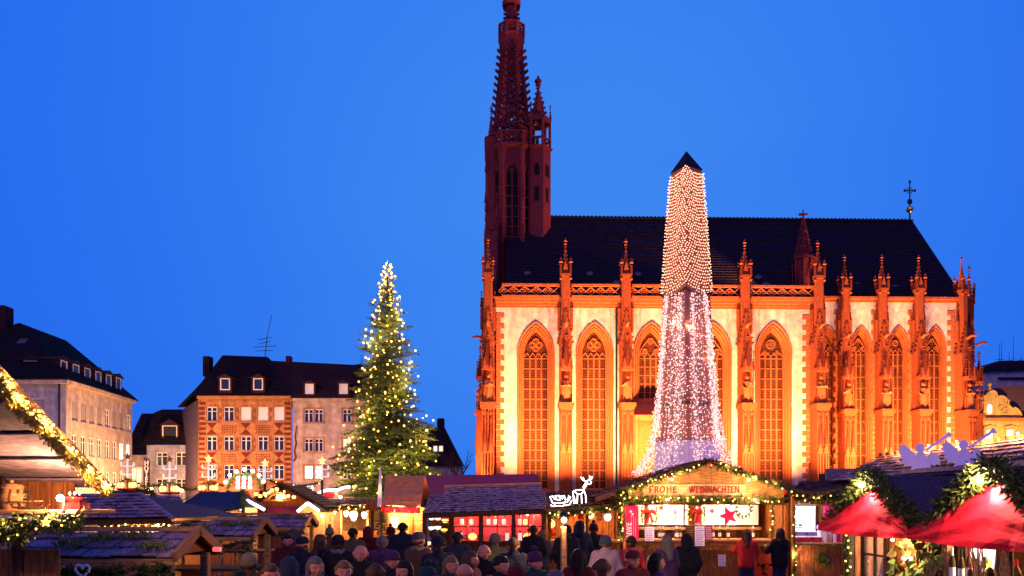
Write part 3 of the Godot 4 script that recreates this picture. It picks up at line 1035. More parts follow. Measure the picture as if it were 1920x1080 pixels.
func church_tower(church: Node3D, ridge_y: float):
	var z := -9.0
	var c := Vector3(cx(959, z), 0, z)
	var d := CHURCH_D + 9.0
	var hh := func(py: float) -> float: return EYE_HEIGHT + (HORIZON - py) / F * d
	var top: float = hh.call(292)
	var R := 2.62
	var body := MB.new()
	octagon(body, c, R, 0, R, top - 0.4)
	octagon(body, c, R, top - 0.4, R + 0.35, top)
	octagon(body, c, R + 0.35, top, 0.01, top + 0.02)
	for i in 8:
		var a := TAU * (i + 0.5) / 8
		var p := c + Vector3(cos(a), 0, sin(a)) * (R + 0.05)
		body.bevel(p + Vector3(0, top / 2, 0), Vector3(0.5, top, 0.5), 0.1, Basis(Vector3.UP, -a))
		for y in [0.62, 0.74, 0.86]:
			spirelet(body, p + Vector3(cos(a) * 0.25, top * y, sin(a) * 0.25), 0.16, 1.9, 5)
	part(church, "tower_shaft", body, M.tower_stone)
	for i in 8:
		var a := TAU * i / 8
		var n := Vector3(cos(a), 0, sin(a))
		var f := Node3D.new()
		f.name = "tower_window"
		f.position = c + n * (R * cos(PI / 8))
		f.rotation.y = PI / 2 - a
		church.add_child(f, true)
		var y1: float = hh.call(345)
		var base := y1 - 6.5
		var op := MB.new()
		op.prism(arch(0.62, y1, 1.0, base), 0.02, 0.02)
		part(f, "opening", op, M.dark_gap)
		var fr := MB.new()
		for k in 3:
			var path := PackedVector3Array()
			for p in arch(0.66 + 0.13 * k, y1, 1.05 + 0.15 * k, base):
				path.append(Vector3(p.x, p.y, 0.05 + 0.02 * k))
			fr.tube(path, 0.07, 0.07, 5)
		fr.span(-0.06, 0.06, base, y1 + 0.7, 0.03, 0.12)
		ring(fr, Vector3(0, y1 + 0.35, 0.07), 0.26, 0.05, 8)
		for k in 6:
			fr.span(-0.6, 0.6, base + 1.05 * k, base + 1.05 * k + 0.08, 0.03, 0.1)
		part(f, "frame", fr, M.tower_stone)
	tower_gallery(church, c, R + 0.3, top, 1.35, "gallery")
	var s_base := top + 0.2
	var s_top: float = hh.call(96)
	var r_at := func(y: float) -> float: return lerpf(2.15, 1.05, (y - s_base) / (s_top - s_base))
	var rib := MB.new()
	var fill := MB.new()
	var y_end: float = hh.call(-130)
	for i in 8:
		var a := TAU * (i + 0.5) / 8
		var n := Vector3(cos(a), 0, sin(a))
		rib.beam(c + n * 2.15 + Vector3(0, s_base, 0), c + n * 1.05 + Vector3(0, s_top, 0), 0.26, 0.3, n)
		var k := 0
		while k < 15:
			var y: float = s_base + 0.35 + k * (s_top - s_base) / 15.0
			var p: Vector3 = c + n * (r_at.call(y) + 0.16) + Vector3(0, y, 0)
			var q := Basis(Vector3.UP, -a)
			rib.box(p + n * 0.1, Vector3(0.34, 0.2, 0.22), q * Basis(Vector3.BACK, 0.5))
			rib.ball(p + n * 0.3 + Vector3(0, 0.12, 0), Vector3(0.15, 0.17, 0.15), 5, 4)
			k += 1
	var tiers := 9
	for t in tiers:
		var ya := lerpf(s_base, s_top, float(t) / tiers)
		var yb := lerpf(s_base, s_top, float(t + 1) / tiers)
		var ra: float = r_at.call(ya)
		var rb: float = r_at.call(yb)
		for i in 8:
			var a := TAU * (i + 0.5) / 8
			var b := TAU * (i + 1.5) / 8
			var A := c + Vector3(cos(a), 0, sin(a)) * ra + Vector3(0, ya, 0)
			var B := c + Vector3(cos(b), 0, sin(b)) * ra + Vector3(0, ya, 0)
			var C := c + Vector3(cos(b), 0, sin(b)) * rb + Vector3(0, yb, 0)
			var D := c + Vector3(cos(a), 0, sin(a)) * rb + Vector3(0, yb, 0)
			fill.bar(A, B, 0.14, 5)
			var mid := (A + B + C + D) / 4
			var across := (B - A).normalized()
			var upw := ((C + D) / 2 - (A + B) / 2).normalized()
			var bs := Basis(across, upw, across.cross(upw))
			var rr := minf((B - A).length(), (D - A).length()) * 0.36
			if t % 2 == 0:
				quatrefoil(fill, mid, rr * 1.15, bs)
				ring(fill, mid, rr * 1.1, 0.1, 8, bs)
			else:
				ring(fill, mid + upw * rr * 0.5, rr * 0.7, 0.1, 7, bs)
				ring(fill, mid - upw * rr * 0.5 + across * rr * 0.45, rr * 0.5, 0.1, 6, bs)
				ring(fill, mid - upw * rr * 0.5 - across * rr * 0.45, rr * 0.5, 0.1, 6, bs)
			fill.bar(A.lerp(D, 0.08), C.lerp(B, 0.1), 0.09, 4)
			fill.bar(B.lerp(C, 0.08), D.lerp(A, 0.1), 0.09, 4)
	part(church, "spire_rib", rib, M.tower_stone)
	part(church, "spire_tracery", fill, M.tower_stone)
	var g0: float = hh.call(92)
	var g1: float = hh.call(74)
	var col := MB.new()
	octagon(col, c, 1.1, g0 - 0.5, 1.38, g0 + 0.2)
	octagon(col, c, 1.38, g0 + 0.2, 1.42, g1)
	octagon(col, c, 1.42, g1, 0.01, g1 + 0.02)
	part(church, "gallery_corbel", col, M.tower_stone)
	tower_gallery(church, c, 1.36, g1, 1.25, "upper_gallery")
	var tip := MB.new()
	octagon(tip, c, 0.82, g1, 0.45, y_end - 3)
	for i in 8:
		var a := TAU * (i + 0.5) / 8
		var n := Vector3(cos(a), 0, sin(a))
		for k in 10:
			var y := g1 + 1.2 + k * 0.85
			var r := lerpf(0.82, 0.45, (y - g1) / (y_end - 3 - g1))
			tip.ball(c + n * (r + 0.1) + Vector3(0, y, 0), Vector3(0.17, 0.14, 0.17), 5, 3)
	octagon(tip, c, 0.95, hh.call(14), 1.05, hh.call(6))
	octagon(tip, c, 1.05, hh.call(6), 0.6, hh.call(0))
	tip.ball(c + Vector3(0, y_end, 0), Vector3(0.5, 0.6, 0.5), 8, 6)
	octagon(tip, c, 0.45, y_end - 3, 0.2, y_end)
	part(church, "spire_top", tip, M.tower_stone)
	var tc := Vector3(cx(1009, z + 1.2), 0, z + 1.2)
	var t := MB.new()
	var tr := 1.32
	var t_top: float = hh.call(291)
	octagon(t, tc, tr, 0, tr, t_top - 0.3, 6, 0.7)
	octagon(t, tc, tr, t_top - 0.3, tr + 0.28, t_top, 6, 0.7)
	octagon(t, tc, tr + 0.28, t_top, 0.01, t_top + 0.02, 6, 0.7)
	var b_top: float = hh.call(238)
	for i in 6:
		var a := TAU * (i + 0.5) / 6 + 0.7
		var n := Vector3(cos(a), 0, sin(a))
		t.bevel(tc + n * (tr - 0.1) + Vector3(0, (t_top + b_top) / 2, 0), Vector3(0.28, b_top - t_top, 0.28), 0.05, Basis(Vector3.UP, -a))
		spirelet(t, tc + n * (tr - 0.05) + Vector3(0, b_top, 0), 0.13, 1.6, 4)
		var b := TAU * (i + 1.5) / 6 + 0.7
		var m := Vector3(cos(b), 0, sin(b))
		t.beam(tc + n * (tr - 0.1) + Vector3(0, b_top - 0.1, 0), tc + m * (tr - 0.1) + Vector3(0, b_top - 0.1, 0), 0.26, 0.5)
		t.beam(tc + n * (tr - 0.1) + Vector3(0, t_top + 0.9, 0), tc + m * (tr - 0.1) + Vector3(0, t_top + 0.9, 0), 0.18, 0.18)
	t.xf = Transform3D(Basis(Vector3.UP, 0.5), tc)
	spirelet(t, Vector3(0, b_top, 0), 0.62, 4.6, 7)
	t.xf = Transform3D.IDENTITY
	part(church, "turret", t, M.tower_stone)
	for i in 6:
		var a := TAU * i / 6 + 0.7
		var tw := MB.new()
		tw.xf = Transform3D(Basis(Vector3.UP, PI / 2 - a), tc + Vector3(cos(a), 0, sin(a)) * (tr * cos(PI / 6)))
		var lower := MB.new()
		lower.xf = tw.xf
		tw.prism(arch(0.3, hh.call(332), 0.5, hh.call(345)), 0.02, 0.02)
		lower.span(-0.24, 0.24, hh.call(392), hh.call(366), 0, 0.02)
		part(church, "turret_window", tw, M.dark_gap)
		part(church, "turret_window", lower, M.dark_gap)
	var tf := MB.new()
	for i in 6:
		var a := TAU * i / 6 + 0.7
		tf.xf = Transform3D(Basis(Vector3.UP, PI / 2 - a), tc + Vector3(cos(a), 0, sin(a)) * (tr * cos(PI / 6)))
		var path := PackedVector3Array()
		for p in arch(0.33, hh.call(332), 0.55, hh.call(346)):
			path.append(Vector3(p.x, p.y, 0.03))
		tf.tube(path, 0.06, 0.06, 4)
	part(church, "turret_frame", tf, M.tower_stone)
	var wp := MB.new()
	var pc := Vector3(cx(921, z + 1.5), 0, z + 1.5)
	wp.bevel(pc + Vector3(0, 20, 0), Vector3(1.0, 40, 1.0), 0.15)
	wp.bevel(pc + Vector3(0, hh.call(275) - 1.2, 0), Vector3(0.55, 4.4, 0.55), 0.1)
	spirelet(wp, pc + Vector3(0, hh.call(275), 0), 0.28, 3.5, 7)
	for y in [0.55, 0.68, 0.8, 0.93]:
		for s in [-1, 1]:
			spirelet(wp, pc + Vector3(0.5 * s, 39 * y, 0.5), 0.16, 2.2, 5)
	part(church, "west_pinnacle", wp, M.tower_stone)
	var sp := MB.new()
	var sx := cx(922, -3.5)
	sp.span(sx - 0.75, sx + 0.55, 0, ch(436, 0, -3.5), -5.5, -3.0)
	sp.span(sx - 0.55, sx + 0.75, 0, ch(400, 0, -4.5), -7.0, -4.4)
	for s in 3:
		spirelet(sp, Vector3(sx - 0.6 + 0.55 * s, ch(455 - 22 * s, 0, -3.2), -3.05), 0.17, 2.6, 6)
	part(church, "climbing_pier", sp, M.tower_stone)


func tower_gallery(church: Node3D, c: Vector3, r: float, y: float, h: float, called: String):
	var g := MB.new()
	for i in 8:
		var a := TAU * (i + 0.5) / 8
		var b := TAU * (i + 1.5) / 8
		var A := c + Vector3(cos(a), 0, sin(a)) * r + Vector3(0, y, 0)
		var B := c + Vector3(cos(b), 0, sin(b)) * r + Vector3(0, y, 0)
		var U := Vector3(0, h, 0)
		g.beam(A + U, B + U, 0.2, 0.14)
		g.beam(A + Vector3(0, 0.1, 0), B + Vector3(0, 0.1, 0), 0.2, 0.2)
		g.bevel(A + U / 2, Vector3(0.26, h + 0.2, 0.26), 0.05, Basis(Vector3.UP, -a))
		var across := (B - A).normalized()
		var bs := Basis(across, Vector3.UP, across.cross(Vector3.UP))
		var n := 2
		for k in n:
			var m := A.lerp(B, (k + 0.5) / n) + U * 0.55
			ring(g, m, h * 0.32, 0.06, 8, bs)
			quatrefoil(g, m, h * 0.24, bs)
	part(church, called, g, M.tower_stone)


func stair_turret(church: Node3D, x_end: float):
	var z := -1.9
	var c := Vector3(cx(1506, z), 0, z)
	var y0 := ch(545, c.x, z)
	var y1 := ch(488, c.x, z)
	var y2 := ch(410, c.x, z)
	var m := MB.new()
	octagon(m, c, 0.5, y0, 0.95, y1, 8)
	octagon(m, c, 1.1, y1, 1.1, y1 + 0.2, 8)
	octagon(m, c, 1.1, y1 + 0.2, 0.9, y1 + 0.25, 8)
	for i in 8:
		var a := TAU * (i + 0.5) / 8
		var n := Vector3(cos(a), 0, sin(a))
		m.bar(c + n * 0.9 + Vector3(0, y1, 0), c + n * 0.08 + Vector3(0, y2, 0), 0.07, 5)
		m.bar(c + n * 0.95 + Vector3(0, y0 + 0.4, 0), c + n * 1.0 + Vector3(0, y1, 0), 0.07, 5)
		var b := TAU * (i + 1.5) / 8
		var u := Vector3(cos(b), 0, sin(b))
		for k in 5:
			var t := k / 5.0
			var r := lerpf(0.9, 0.08, t)
			var p := c + n * r + Vector3(0, lerpf(y1, y2, t), 0)
			var q := c + u * r + Vector3(0, lerpf(y1, y2, t), 0)
			m.bar(p, q, 0.05, 4)
			if k < 4:
				m.ball((p + q) / 2 + Vector3(0, 0.3, 0), Vector3(0.1, 0.12, 0.1), 5, 3)
	octagon(m, c, 0.72, y1, 0.05, y2 - 0.3, 8)
	m.bar(c + Vector3(0, y2 - 0.3, 0), c + Vector3(0, ch(394, c.x, z), 0), 0.07, 5)
	var cy := ch(402, c.x, z)
	m.box(c + Vector3(0, cy, 0), Vector3(0.85, 0.2, 0.16))
	m.ball(c + Vector3(0, y2, 0), Vector3(0.2, 0.16, 0.2), 6, 4)
	part(church, "roof_turret", m, M.tower_stone)


func ridge_cross(church: Node3D, x: float, y: float, z: float):
	var h := ch(341, x, z) - y
	var p := MB.new()
	p.tube(PackedVector3Array([Vector3(x, y - 0.5, z), Vector3(x, y + h, z)]), 0.09, 0.05, 6)
	p.box(Vector3(x, y + h * 0.78, z), Vector3(1.1, 0.1, 0.08))
	for s in [-1, 1]:
		p.ball(Vector3(x + 0.55 * s, y + h * 0.78, z), Vector3(0.14, 0.17, 0.08), 6, 4)
		p.ball(Vector3(x + 0.14 * s, y + h * 0.5, z), Vector3(0.14, 0.3, 0.08), 6, 4)
	p.ball(Vector3(x, y + h, z), Vector3(0.14, 0.2, 0.08), 6, 4)
	ring(p, Vector3(x, y + h * 0.78, z), 0.3, 0.04, 10)
	part(church, "cross", p, M.dark_metal)
	var b := MB.new()
	b.ball(Vector3(x, y + h * 0.3, z), Vector3(0.38, 0.36, 0.38), 12, 8)
	part(church, "gilt_ball", b, M.gold)


func make_floodlights():
	var spots := [[958, 0.0], [1005, 0.0], [1115, 0.0], [1222, 0.0], [1337, 0.0], [1450, 0.0], [1556, -2.0], [1616, -2.0], [1686, -2.0], [1755, -2.0]]
	var body := MB.new()
	body.bevel(Vector3(0, 0.2, 0), Vector3(0.5, 0.36, 0.24), 0.05, Basis(Vector3.RIGHT, -0.9))
	body.bar(Vector3(0, -2.3, 0), Vector3(0, 0.1, 0), 0.05, 6)
	body.box(Vector3(0, -2.27, 0), Vector3(0.6, 0.05, 0.6))
	var face := MB.new()
	face.box(Vector3(0, 0.31, -0.08), Vector3(0.42, 0.02, 0.24), Basis(Vector3.RIGHT, -0.67))
	var bm := body.made()
	var bm2 := MB.new()
	bm2.bevel(Vector3(0, 0.2, 0), Vector3(0.5, 0.36, 0.24), 0.05, Basis(Vector3.RIGHT, -0.9))
	bm2.box(Vector3(0, -0.02, 0), Vector3(0.3, 0.1, 0.3))
	var fm := face.made()
	var turn := Basis(Vector3.UP, CHURCH_TURN)
	var where := ["by the west corner of the church", "before the first tall window from the west", "before the second tall window from the west", "before the church porch", "behind the obelisk", "before the last nave window", "at the joint of nave and choir", "before the first clear choir window", "before the second clear choir window", "before the last choir window"]
	for i in spots.size():
		var x: float = cx(spots[i][0], spots[i][1])
		var z: float = spots[i][1] + FLOOD_OUT
		if i == 0:
			x = -2.4
			z = 2.6
		var at := Vector3(CHURCH_X, 0, -CHURCH_D) + turn * Vector3(x, 2.3, z)
		var t := thing("floodlight", "black floodlight on a pole " + where[i], "floodlight", at, CHURCH_TURN, "floodlights along the church")
		part(t, "housing", bm, M.dark_metal)
		part(t, "lamp_face", fm, M.lamp_face)
		var s := SpotLight3D.new()
		s.name = "flood_beam"
		s.position = Vector3(0, 0.42, -0.16)
		s.light_energy = FLOOD if spots[i][1] == 0.0 else FLOOD * 0.6
		if i == 0:
			s.light_energy = FLOOD * 0.3
		s.light_color = Color(1.0, 0.41, 0.13).linear_to_srgb()
		s.light_size = 0.15
		s.spot_angle = 53.0
		s.spot_angle_attenuation = 1.0
		s.spot_range = 60
		s.shadow_enabled = true
		t.add_child(s, true)
		var aim := Vector3(0, 13.5, -FLOOD_OUT) if i else Vector3(1.2, 12.5, -3.0)
		s.basis = Basis.looking_at(aim.normalized(), Vector3.RIGHT)
	var at2 := Vector3(CHURCH_X, 0, -CHURCH_D) + turn * Vector3(cx(1480), ch(562, 30), -0.55)
	var t2 := thing("floodlight", "black floodlight on the nave walkway near the small roof turret", "floodlight", at2, CHURCH_TURN)
	part(t2, "housing", bm2.made(), M.dark_metal)
	part(t2, "lamp_face", fm, M.lamp_face)
	var s2 := SpotLight3D.new()
	s2.name = "spire_beam"
	s2.position = Vector3(0, 0.9, 0)
	s2.light_energy = 850.0
	s2.light_color = Color(1.0, 0.36, 0.1).linear_to_srgb()
	s2.spot_angle = 24
	s2.spot_angle_attenuation = 0.8
	s2.spot_range = 80
	s2.shadow_enabled = true
	t2.add_child(s2, true)
	s2.basis = Basis.looking_at(Vector3(-29, 21, -8.5).normalized(), Vector3.UP)


const FLOOD_OUT := 6.6
const FLOOD := 1450.0


# ---------------------------------------------------------------- houses round the square

func holed_wall(mb: MB, w: float, h: float, holes: Array, deep := 0.22):
	var xs := [0.0, w]
	var ys := [0.0, h]
	for o in holes:
		xs.append_array([o[0], o[1]])
		ys.append_array([o[2], o[3]])
	xs.sort()
	ys.sort()
	for i in xs.size() - 1:
		if xs[i + 1] - xs[i] < 0.001:
			continue
		for j in ys.size() - 1:
			if ys[j + 1] - ys[j] < 0.001:
				continue
			var mx: float = (xs[i] + xs[i + 1]) / 2
			var my: float = (ys[j] + ys[j + 1]) / 2
			var open := false
			for o in holes:
				if mx > o[0] and mx < o[1] and my > o[2] and my < o[3]:
					open = true
			if not open:
				mb.quad(Vector3(xs[i], ys[j], 0), Vector3(xs[i + 1], ys[j], 0), Vector3(xs[i + 1], ys[j + 1], 0), Vector3(xs[i], ys[j + 1], 0))
	for o in holes:
		var a := Vector3(o[0], o[2], 0)
		var b := Vector3(o[1], o[2], 0)
		var c := Vector3(o[1], o[3], 0)
		var d := Vector3(o[0], o[3], 0)
		var k := Vector3(0, 0, -deep)
		mb.quad(a, b, b + k, a + k)
		mb.quad(c, d, d + k, c + k)
		mb.quad(b, c, c + k, b + k)
		mb.quad(d, a, a + k, d + k)


func casement(parent: Node3D, xf: Transform3D, w: float, h: float, kind: String, trim: Material = null):
	var win := Node3D.new()
	win.name = "window"
	win.transform = xf
	parent.add_child(win, true)
	var key := "case_%.2f_%.2f" % [w, h]
	if not mesh_store.has(key):
		var f := MB.new()
		var t := 0.09
		f.span(-w / 2, -w / 2 + t, 0, h, -0.18, -0.1)
		f.span(w / 2 - t, w / 2, 0, h, -0.18, -0.1)
		f.span(-w / 2 + t, w / 2 - t, h - t, h, -0.18, -0.1)
		f.span(-w / 2 + t, w / 2 - t, 0, t, -0.18, -0.1)
		f.span(-0.055, 0.055, t, h - t, -0.175, -0.095)
		f.span(-w / 2 + t, -0.055, h * 0.68, h * 0.68 + 0.06, -0.17, -0.105)
		f.span(0.055, w / 2 - t, h * 0.68, h * 0.68 + 0.06, -0.17, -0.105)
		mesh_store[key] = f.made()
		var p := MB.new()
		p.box(Vector3.ZERO, Vector3(w / 2 - 0.14, h - 0.18, 0.012))
		mesh_store[key + "p"] = p.made()
		var s := MB.new()
		s.span(-w / 2 - 0.1, w / 2 + 0.1, -0.1, 0, -0.14, 0.14)
		mesh_store[key + "s"] = s.made()
		var g := MB.new()
		for i in int(h / 0.11):
			g.box(Vector3(0, 0.055 + 0.11 * i, -0.09), Vector3(w - 0.04, 0.1, 0.03), Basis(Vector3.RIGHT, 0.25))
		mesh_store[key + "g"] = g.made()
		var tr := MB.new()
		for e in [-1, 1]:
			tr.span(e * w / 2, e * (w / 2 + 0.17), -0.1, h + 0.17, -0.02, 0.05)
		tr.span(-w / 2, w / 2, h, h + 0.17, -0.02, 0.05)
		mesh_store[key + "t"] = tr.made()
	part(win, "frame", mesh_store[key], M.window_white)
	part(win, "sill", mesh_store[key + "s"], trim if trim else M.render_grey)
	if trim:
		part(win, "surround", mesh_store[key + "t"], trim)
	var pm: Material = {"dark": M.glass_dark, "shut": M.glass_dark, "blind": M.glass_dark, "lit": M.lit_room_white, "warm": M.lit_room}[kind]
	part(win, "pane", mesh_store[key + "p"], pm, Vector3(-w / 4 + 0.01, h / 2, -0.15))
	part(win, "pane", mesh_store[key + "p"], pm, Vector3(w / 4 - 0.01, h / 2, -0.15))
	if kind == "shut" or kind == "blind":
		part(win, "roller_shutter", mesh_store[key + "g"], M.shutter if kind == "shut" else M.window_white)


func dormer(parent: Node3D, at: Vector3, turn: float, w: float, h: float, kind: String, deep := 2.5):
	var d := Node3D.new()
	d.name = "dormer"
	d.position = at
	d.rotation.y = turn
	parent.add_child(d, true)
	var b := MB.new()
	b.span(-w / 2 - 0.2, -w / 2, -0.3, h, -deep, 0)
	b.span(w / 2, w / 2 + 0.2, -0.3, h, -deep, 0)
	b.span(-w / 2, w / 2, -0.3, 0, -deep, 0)
	part(d, "cheek", b, M.house_roof_red)
	var r := MB.new()
	r.prism(PackedVector2Array([Vector2(-w / 2 - 0.4, h), Vector2(w / 2 + 0.4, h), Vector2(0, h + w * 0.42)]), deep + 0.2, 0.2)
	part(d, "roof", r, M.house_roof_red)
	casement_flat(d, w, h, kind)


func casement_flat(d: Node3D, w: float, h: float, kind: String):
	var f := MB.new()
	f.span(-w / 2, -w / 2 + 0.12, 0, h, -0.1, 0.03)
	f.span(w / 2 - 0.12, w / 2, 0, h, -0.1, 0.03)
	f.span(-w / 2 + 0.12, w / 2 - 0.12, h - 0.12, h, -0.1, 0.03)
	f.span(-w / 2 + 0.12, w / 2 - 0.12, 0, 0.12, -0.1, 0.03)
	part(d, "frame", f, M.window_white)
	var p := MB.new()
	p.span(-w / 2 + 0.12, w / 2 - 0.12, 0.12, h - 0.12, -0.06, -0.04)
	part(d, "pane", p, {"dark": M.glass_dark, "shut": M.shutter, "warm": M.lit_room, "pale": M.window_white}[kind])


func roof_courses(mb: MB, a0: Vector3, a1: Vector3, b0: Vector3, b1: Vector3, rows: int):
	var up := (a1 - a0).cross(b0 - a0).normalized()
	if up.length() < 0.1:
		up = Vector3.UP
	if up.y < 0:
		up = -up
	for i in rows:
		var t0 := float(i) / rows
		var t1 := float(i + 1) / rows
		var p := a0.lerp(b0, t0)
		var q := a1.lerp(b1, t0)
		var r := a1.lerp(b1, t1)
		var s := a0.lerp(b0, t1)
		for k in 14:
			var f0 := k / 14.0
			var f1 := (k + 1) / 14.0
			var g := 0.65 + 0.7 * fposmod(sin(i * 12.9898 + k * 78.233 + a0.x) * 43.7, 1.0)
			mb.col = Color(g, g, g)
			mb.quad(p.lerp(q, f0) + up * 0.06, p.lerp(q, f1) + up * 0.06, s.lerp(r, f1), s.lerp(r, f0))
			mb.quad(p.lerp(q, f0), p.lerp(q, f1), p.lerp(q, f1) + up * 0.06, p.lerp(q, f0) + up * 0.06)
	mb.col = Color.WHITE


func roof_antenna(label: String, at: Vector3, h: float, bars: int, lean := 0.0):
	var t := thing("roof_antenna", label, "antenna", at)
	var m := MB.new()
	m.bar(Vector3.ZERO, Vector3(lean * 0.3, h * 0.5, 0), 0.05, 5)
	m.bar(Vector3(lean * 0.3, h * 0.5, 0), Vector3(lean, h, 0), 0.035, 5)
	part(t, "mast", m, M.dark_metal)
	for i in bars:
		var b := MB.new()
		var y := h * (0.12 + 0.11 * i)
		var l := 0.9 + 0.4 * sin(i * 2.0)
		b.bar(Vector3(-l, y - 0.1 * i, 0.2), Vector3(l, y + 0.15, -0.2), 0.035, 4)
		part(t, "cross_bar", b, M.dark_metal)


func make_houses():
	house_west()
	house_hotel()
	house_painted()
	house_cream()
	house_behind_tree()
	house_baroque()
	block_east()
	bare_tree()


func house_west():
	var at := Vector3(-44.8, 0, -75.0)
	var h := thing("corner_house", "pale corner house with dark hipped roof and six dormers in a row", "house", at)
	var H := 14.1
	var front := MB.new()
	var holes := []
	var fcols := [-3.1, -7.4, -11.7, -16.0]
	var frows := [[10.35, 2.3], [6.6, 2.3], [2.8, 2.3]]
	front.xf = moved(Vector3(-18, 0, 0))
	for c in fcols:
		for r in frows:
			holes.append([18 + c - 0.9, 18 + c + 0.9, r[0], r[0] + r[1]])
	holed_wall(front, 18, H, holes)
	part(h, "front_wall", front, M.render_grey)
	for c in fcols:
		for r in frows:
			casement(h, moved(Vector3(c, r[0], 0)), 1.8, r[1], "shut")
	var dir := Vector3(-1.1, 0, -15.2)
	var L := dir.length()
	var side := Transform3D(Basis(Vector3.UP, atan2(-dir.z, dir.x)), Vector3.ZERO)
	holes = []
	var states := ["shut", "shut", "shut", "shut", "dark", "shut", "shut", "dark", "dark", "dark", "dark", "dark", "dark", "dark", "lit", "lit", "dark", "dark", "dark", "dark", "dark", "dark", "dark", "dark"]
	var cols := []
	for i in 8:
		cols.append(1.75 + 1.78 * i)
	var rows := [[10.6, 2.0], [7.1, 2.0], [3.6, 2.0]]
	for r in rows:
		for c in cols:
			holes.append([c - 0.55, c + 0.55, r[0], r[0] + r[1]])
	var sw := MB.new()
	sw.xf = side
	holed_wall(sw, L, H, holes)
	part(h, "side_wall", sw, M.render_cream)
	var n := 0
	for r in rows:
		for c in cols:
			casement(h, side * moved(Vector3(c, r[0], 0)), 1.1, r[1], states[n])
			n += 1
	var cor := MB.new()
	cor.xf = side
	cor.span(0, L, H - 0.02, H + 0.35, -0.3, 0.45)
	cor.xf = Transform3D.IDENTITY
	cor.span(-18, 0.4, H - 0.02, H + 0.35, -0.3, 0.45)
	part(h, "cornice", cor, M.render_cream)
	var y := H + 0.35
	var a := Vector3(0.6, y, 0.6)
	var b := dir + Vector3(0.6, y, -0.4)
	var r0 := Vector3(-9.3, 21.9, -7.0)
	var r1 := Vector3(-9.6, 21.9, -16.0)
	var rf := MB.new()
	roof_courses(rf, a, b, r0, r1, 26)
	roof_courses(rf, Vector3(-18.6, y, 0.6), a, r0, r0, 26)
	rf.quad(b, Vector3(-18.6, y, -16), r1, r1)
	rf.quad(Vector3(-18.6, y, -16), Vector3(-18.6, y, 0.6), r0, r1)
	part(h, "roof", rf, M.house_roof)
	for i in 6:
		dormer(h, Vector3(-1.6, 15.1, -2.3 - 2.15 * i), PI / 2, 1.15, 1.75, "dark", 2.2)
	dormer(h, Vector3(-4.6, 15.0, -1.6), 0, 1.35, 1.75, "dark", 2.2)
	dormer(h, Vector3(-8.6, 15.0, -1.6), 0, 1.35, 1.75, "dark", 2.2)
	var ch_ := MB.new()
	ch_.bevel(Vector3(-11.2, 21.6, -7.2), Vector3(1.35, 4.2, 1.6), 0.1)
	part(h, "chimney", ch_, M.house_roof_red)
	var sk := MB.new()
	sk.box(Vector3(-7.2, 19.3, -4.35), Vector3(0.9, 1.0, 0.12), Basis(Vector3.RIGHT, -0.85))
	part(h, "skylight", sk, M.lead_sheet)
	var gp := MB.new()
	gp.tube(PackedVector3Array([Vector3(-0.6, 0, 0.12), Vector3(-0.6, H, 0.12)]), 0.08, 0.08, 6)
	part(h, "rain_pipe", gp, M.dark_metal)


func house_hotel():
	var at := Vector3(-45.6, 0, -92.0)
	var h := thing("small_house", "low grey house with mansard roof and one wide dormer behind the hotel sign", "house", at)
	var x0 := 0.6
	var x1 := 6.2
	var H := 9.2
	var w := MB.new()
	var holes := []
	var cols := [2.45, 4.85]
	var rows := [[6.65, 1.65], [3.4, 1.65]]
	for c in cols:
		for r in rows:
			holes.append([c - 0.68, c + 0.68, r[0], r[0] + r[1]])
	w.xf = moved(Vector3(x0, 0, 0))
	for o in holes:
		o[0] -= x0
		o[1] -= x0
	holed_wall(w, x1 - x0, H, holes)
	part(h, "wall", w, M.render_grey)
	for c in cols:
		for r in rows:
			casement(h, moved(Vector3(c, r[0], 0)), 1.36, r[1], "dark", M.render_grey)
	var rf := MB.new()
	roof_courses(rf, Vector3(x0 - 0.4, H, 0.4), Vector3(x1 + 0.4, H, 0.4), Vector3(x0 - 0.2, 13.4, -2.4), Vector3(x1 + 0.4, 13.4, -2.4), 16)
	roof_courses(rf, Vector3(x0 - 0.4, 13.4, -2.4), Vector3(x1 + 0.4, 13.4, -2.4), Vector3(x0 - 0.4, 14.2, -5), Vector3(x1 + 0.4, 14.2, -5), 4)
	rf.span(x0 - 0.4, x1 + 0.4, 0, H - 0.05, -9, -1)
	part(h, "roof", rf, M.house_roof)
	dormer(h, Vector3(3.3, 10.05, -0.3), 0, 1.85, 1.6, "dark", 2.4)
	var g := MB.new()
	g.span(-2.4, 0.55, 0, 8.0, -6, -0.6)
	part(h, "wing_wall", g, M.render_cream)
	var gr := MB.new()
	roof_courses(gr, Vector3(-2.6, 8.0, -0.3), Vector3(0.58, 8.0, -0.3), Vector3(-2.6, 13.7, -5.2), Vector3(0.58, 13.7, -5.2), 18)
	part(h, "wing_roof", gr, M.house_roof)
	casement(h, moved(Vector3(-0.95, 4.3, -0.4)), 1.4, 2.1, "warm", M.window_white)
	var s := thing("hotel_sign", "dark upright hotel sign with white letters on the grey house", "sign", at + Vector3(1.05, 5.6, 0.9))
	var b := MB.new()
	b.bevel(Vector3(0, 0, 0), Vector3(0.62, 3.4, 0.2), 0.03)
	part(s, "board", b, M.house_roof_red)
	var br := MB.new()
	br.bar(Vector3(0, 1.3, -0.1), Vector3(0, 1.3, -0.9), 0.04, 5)
	br.bar(Vector3(0, -1.3, -0.1), Vector3(0, -1.3, -0.9), 0.04, 5)
	part(s, "bracket", br, M.dark_metal)
	var word := "HOTEL"
	for i in 5:
		part(s, "letter", text_mesh(word[i], 0.62, 0.03), M.letter_white, Vector3(0, 1.32 - 0.66 * i, 0.115))


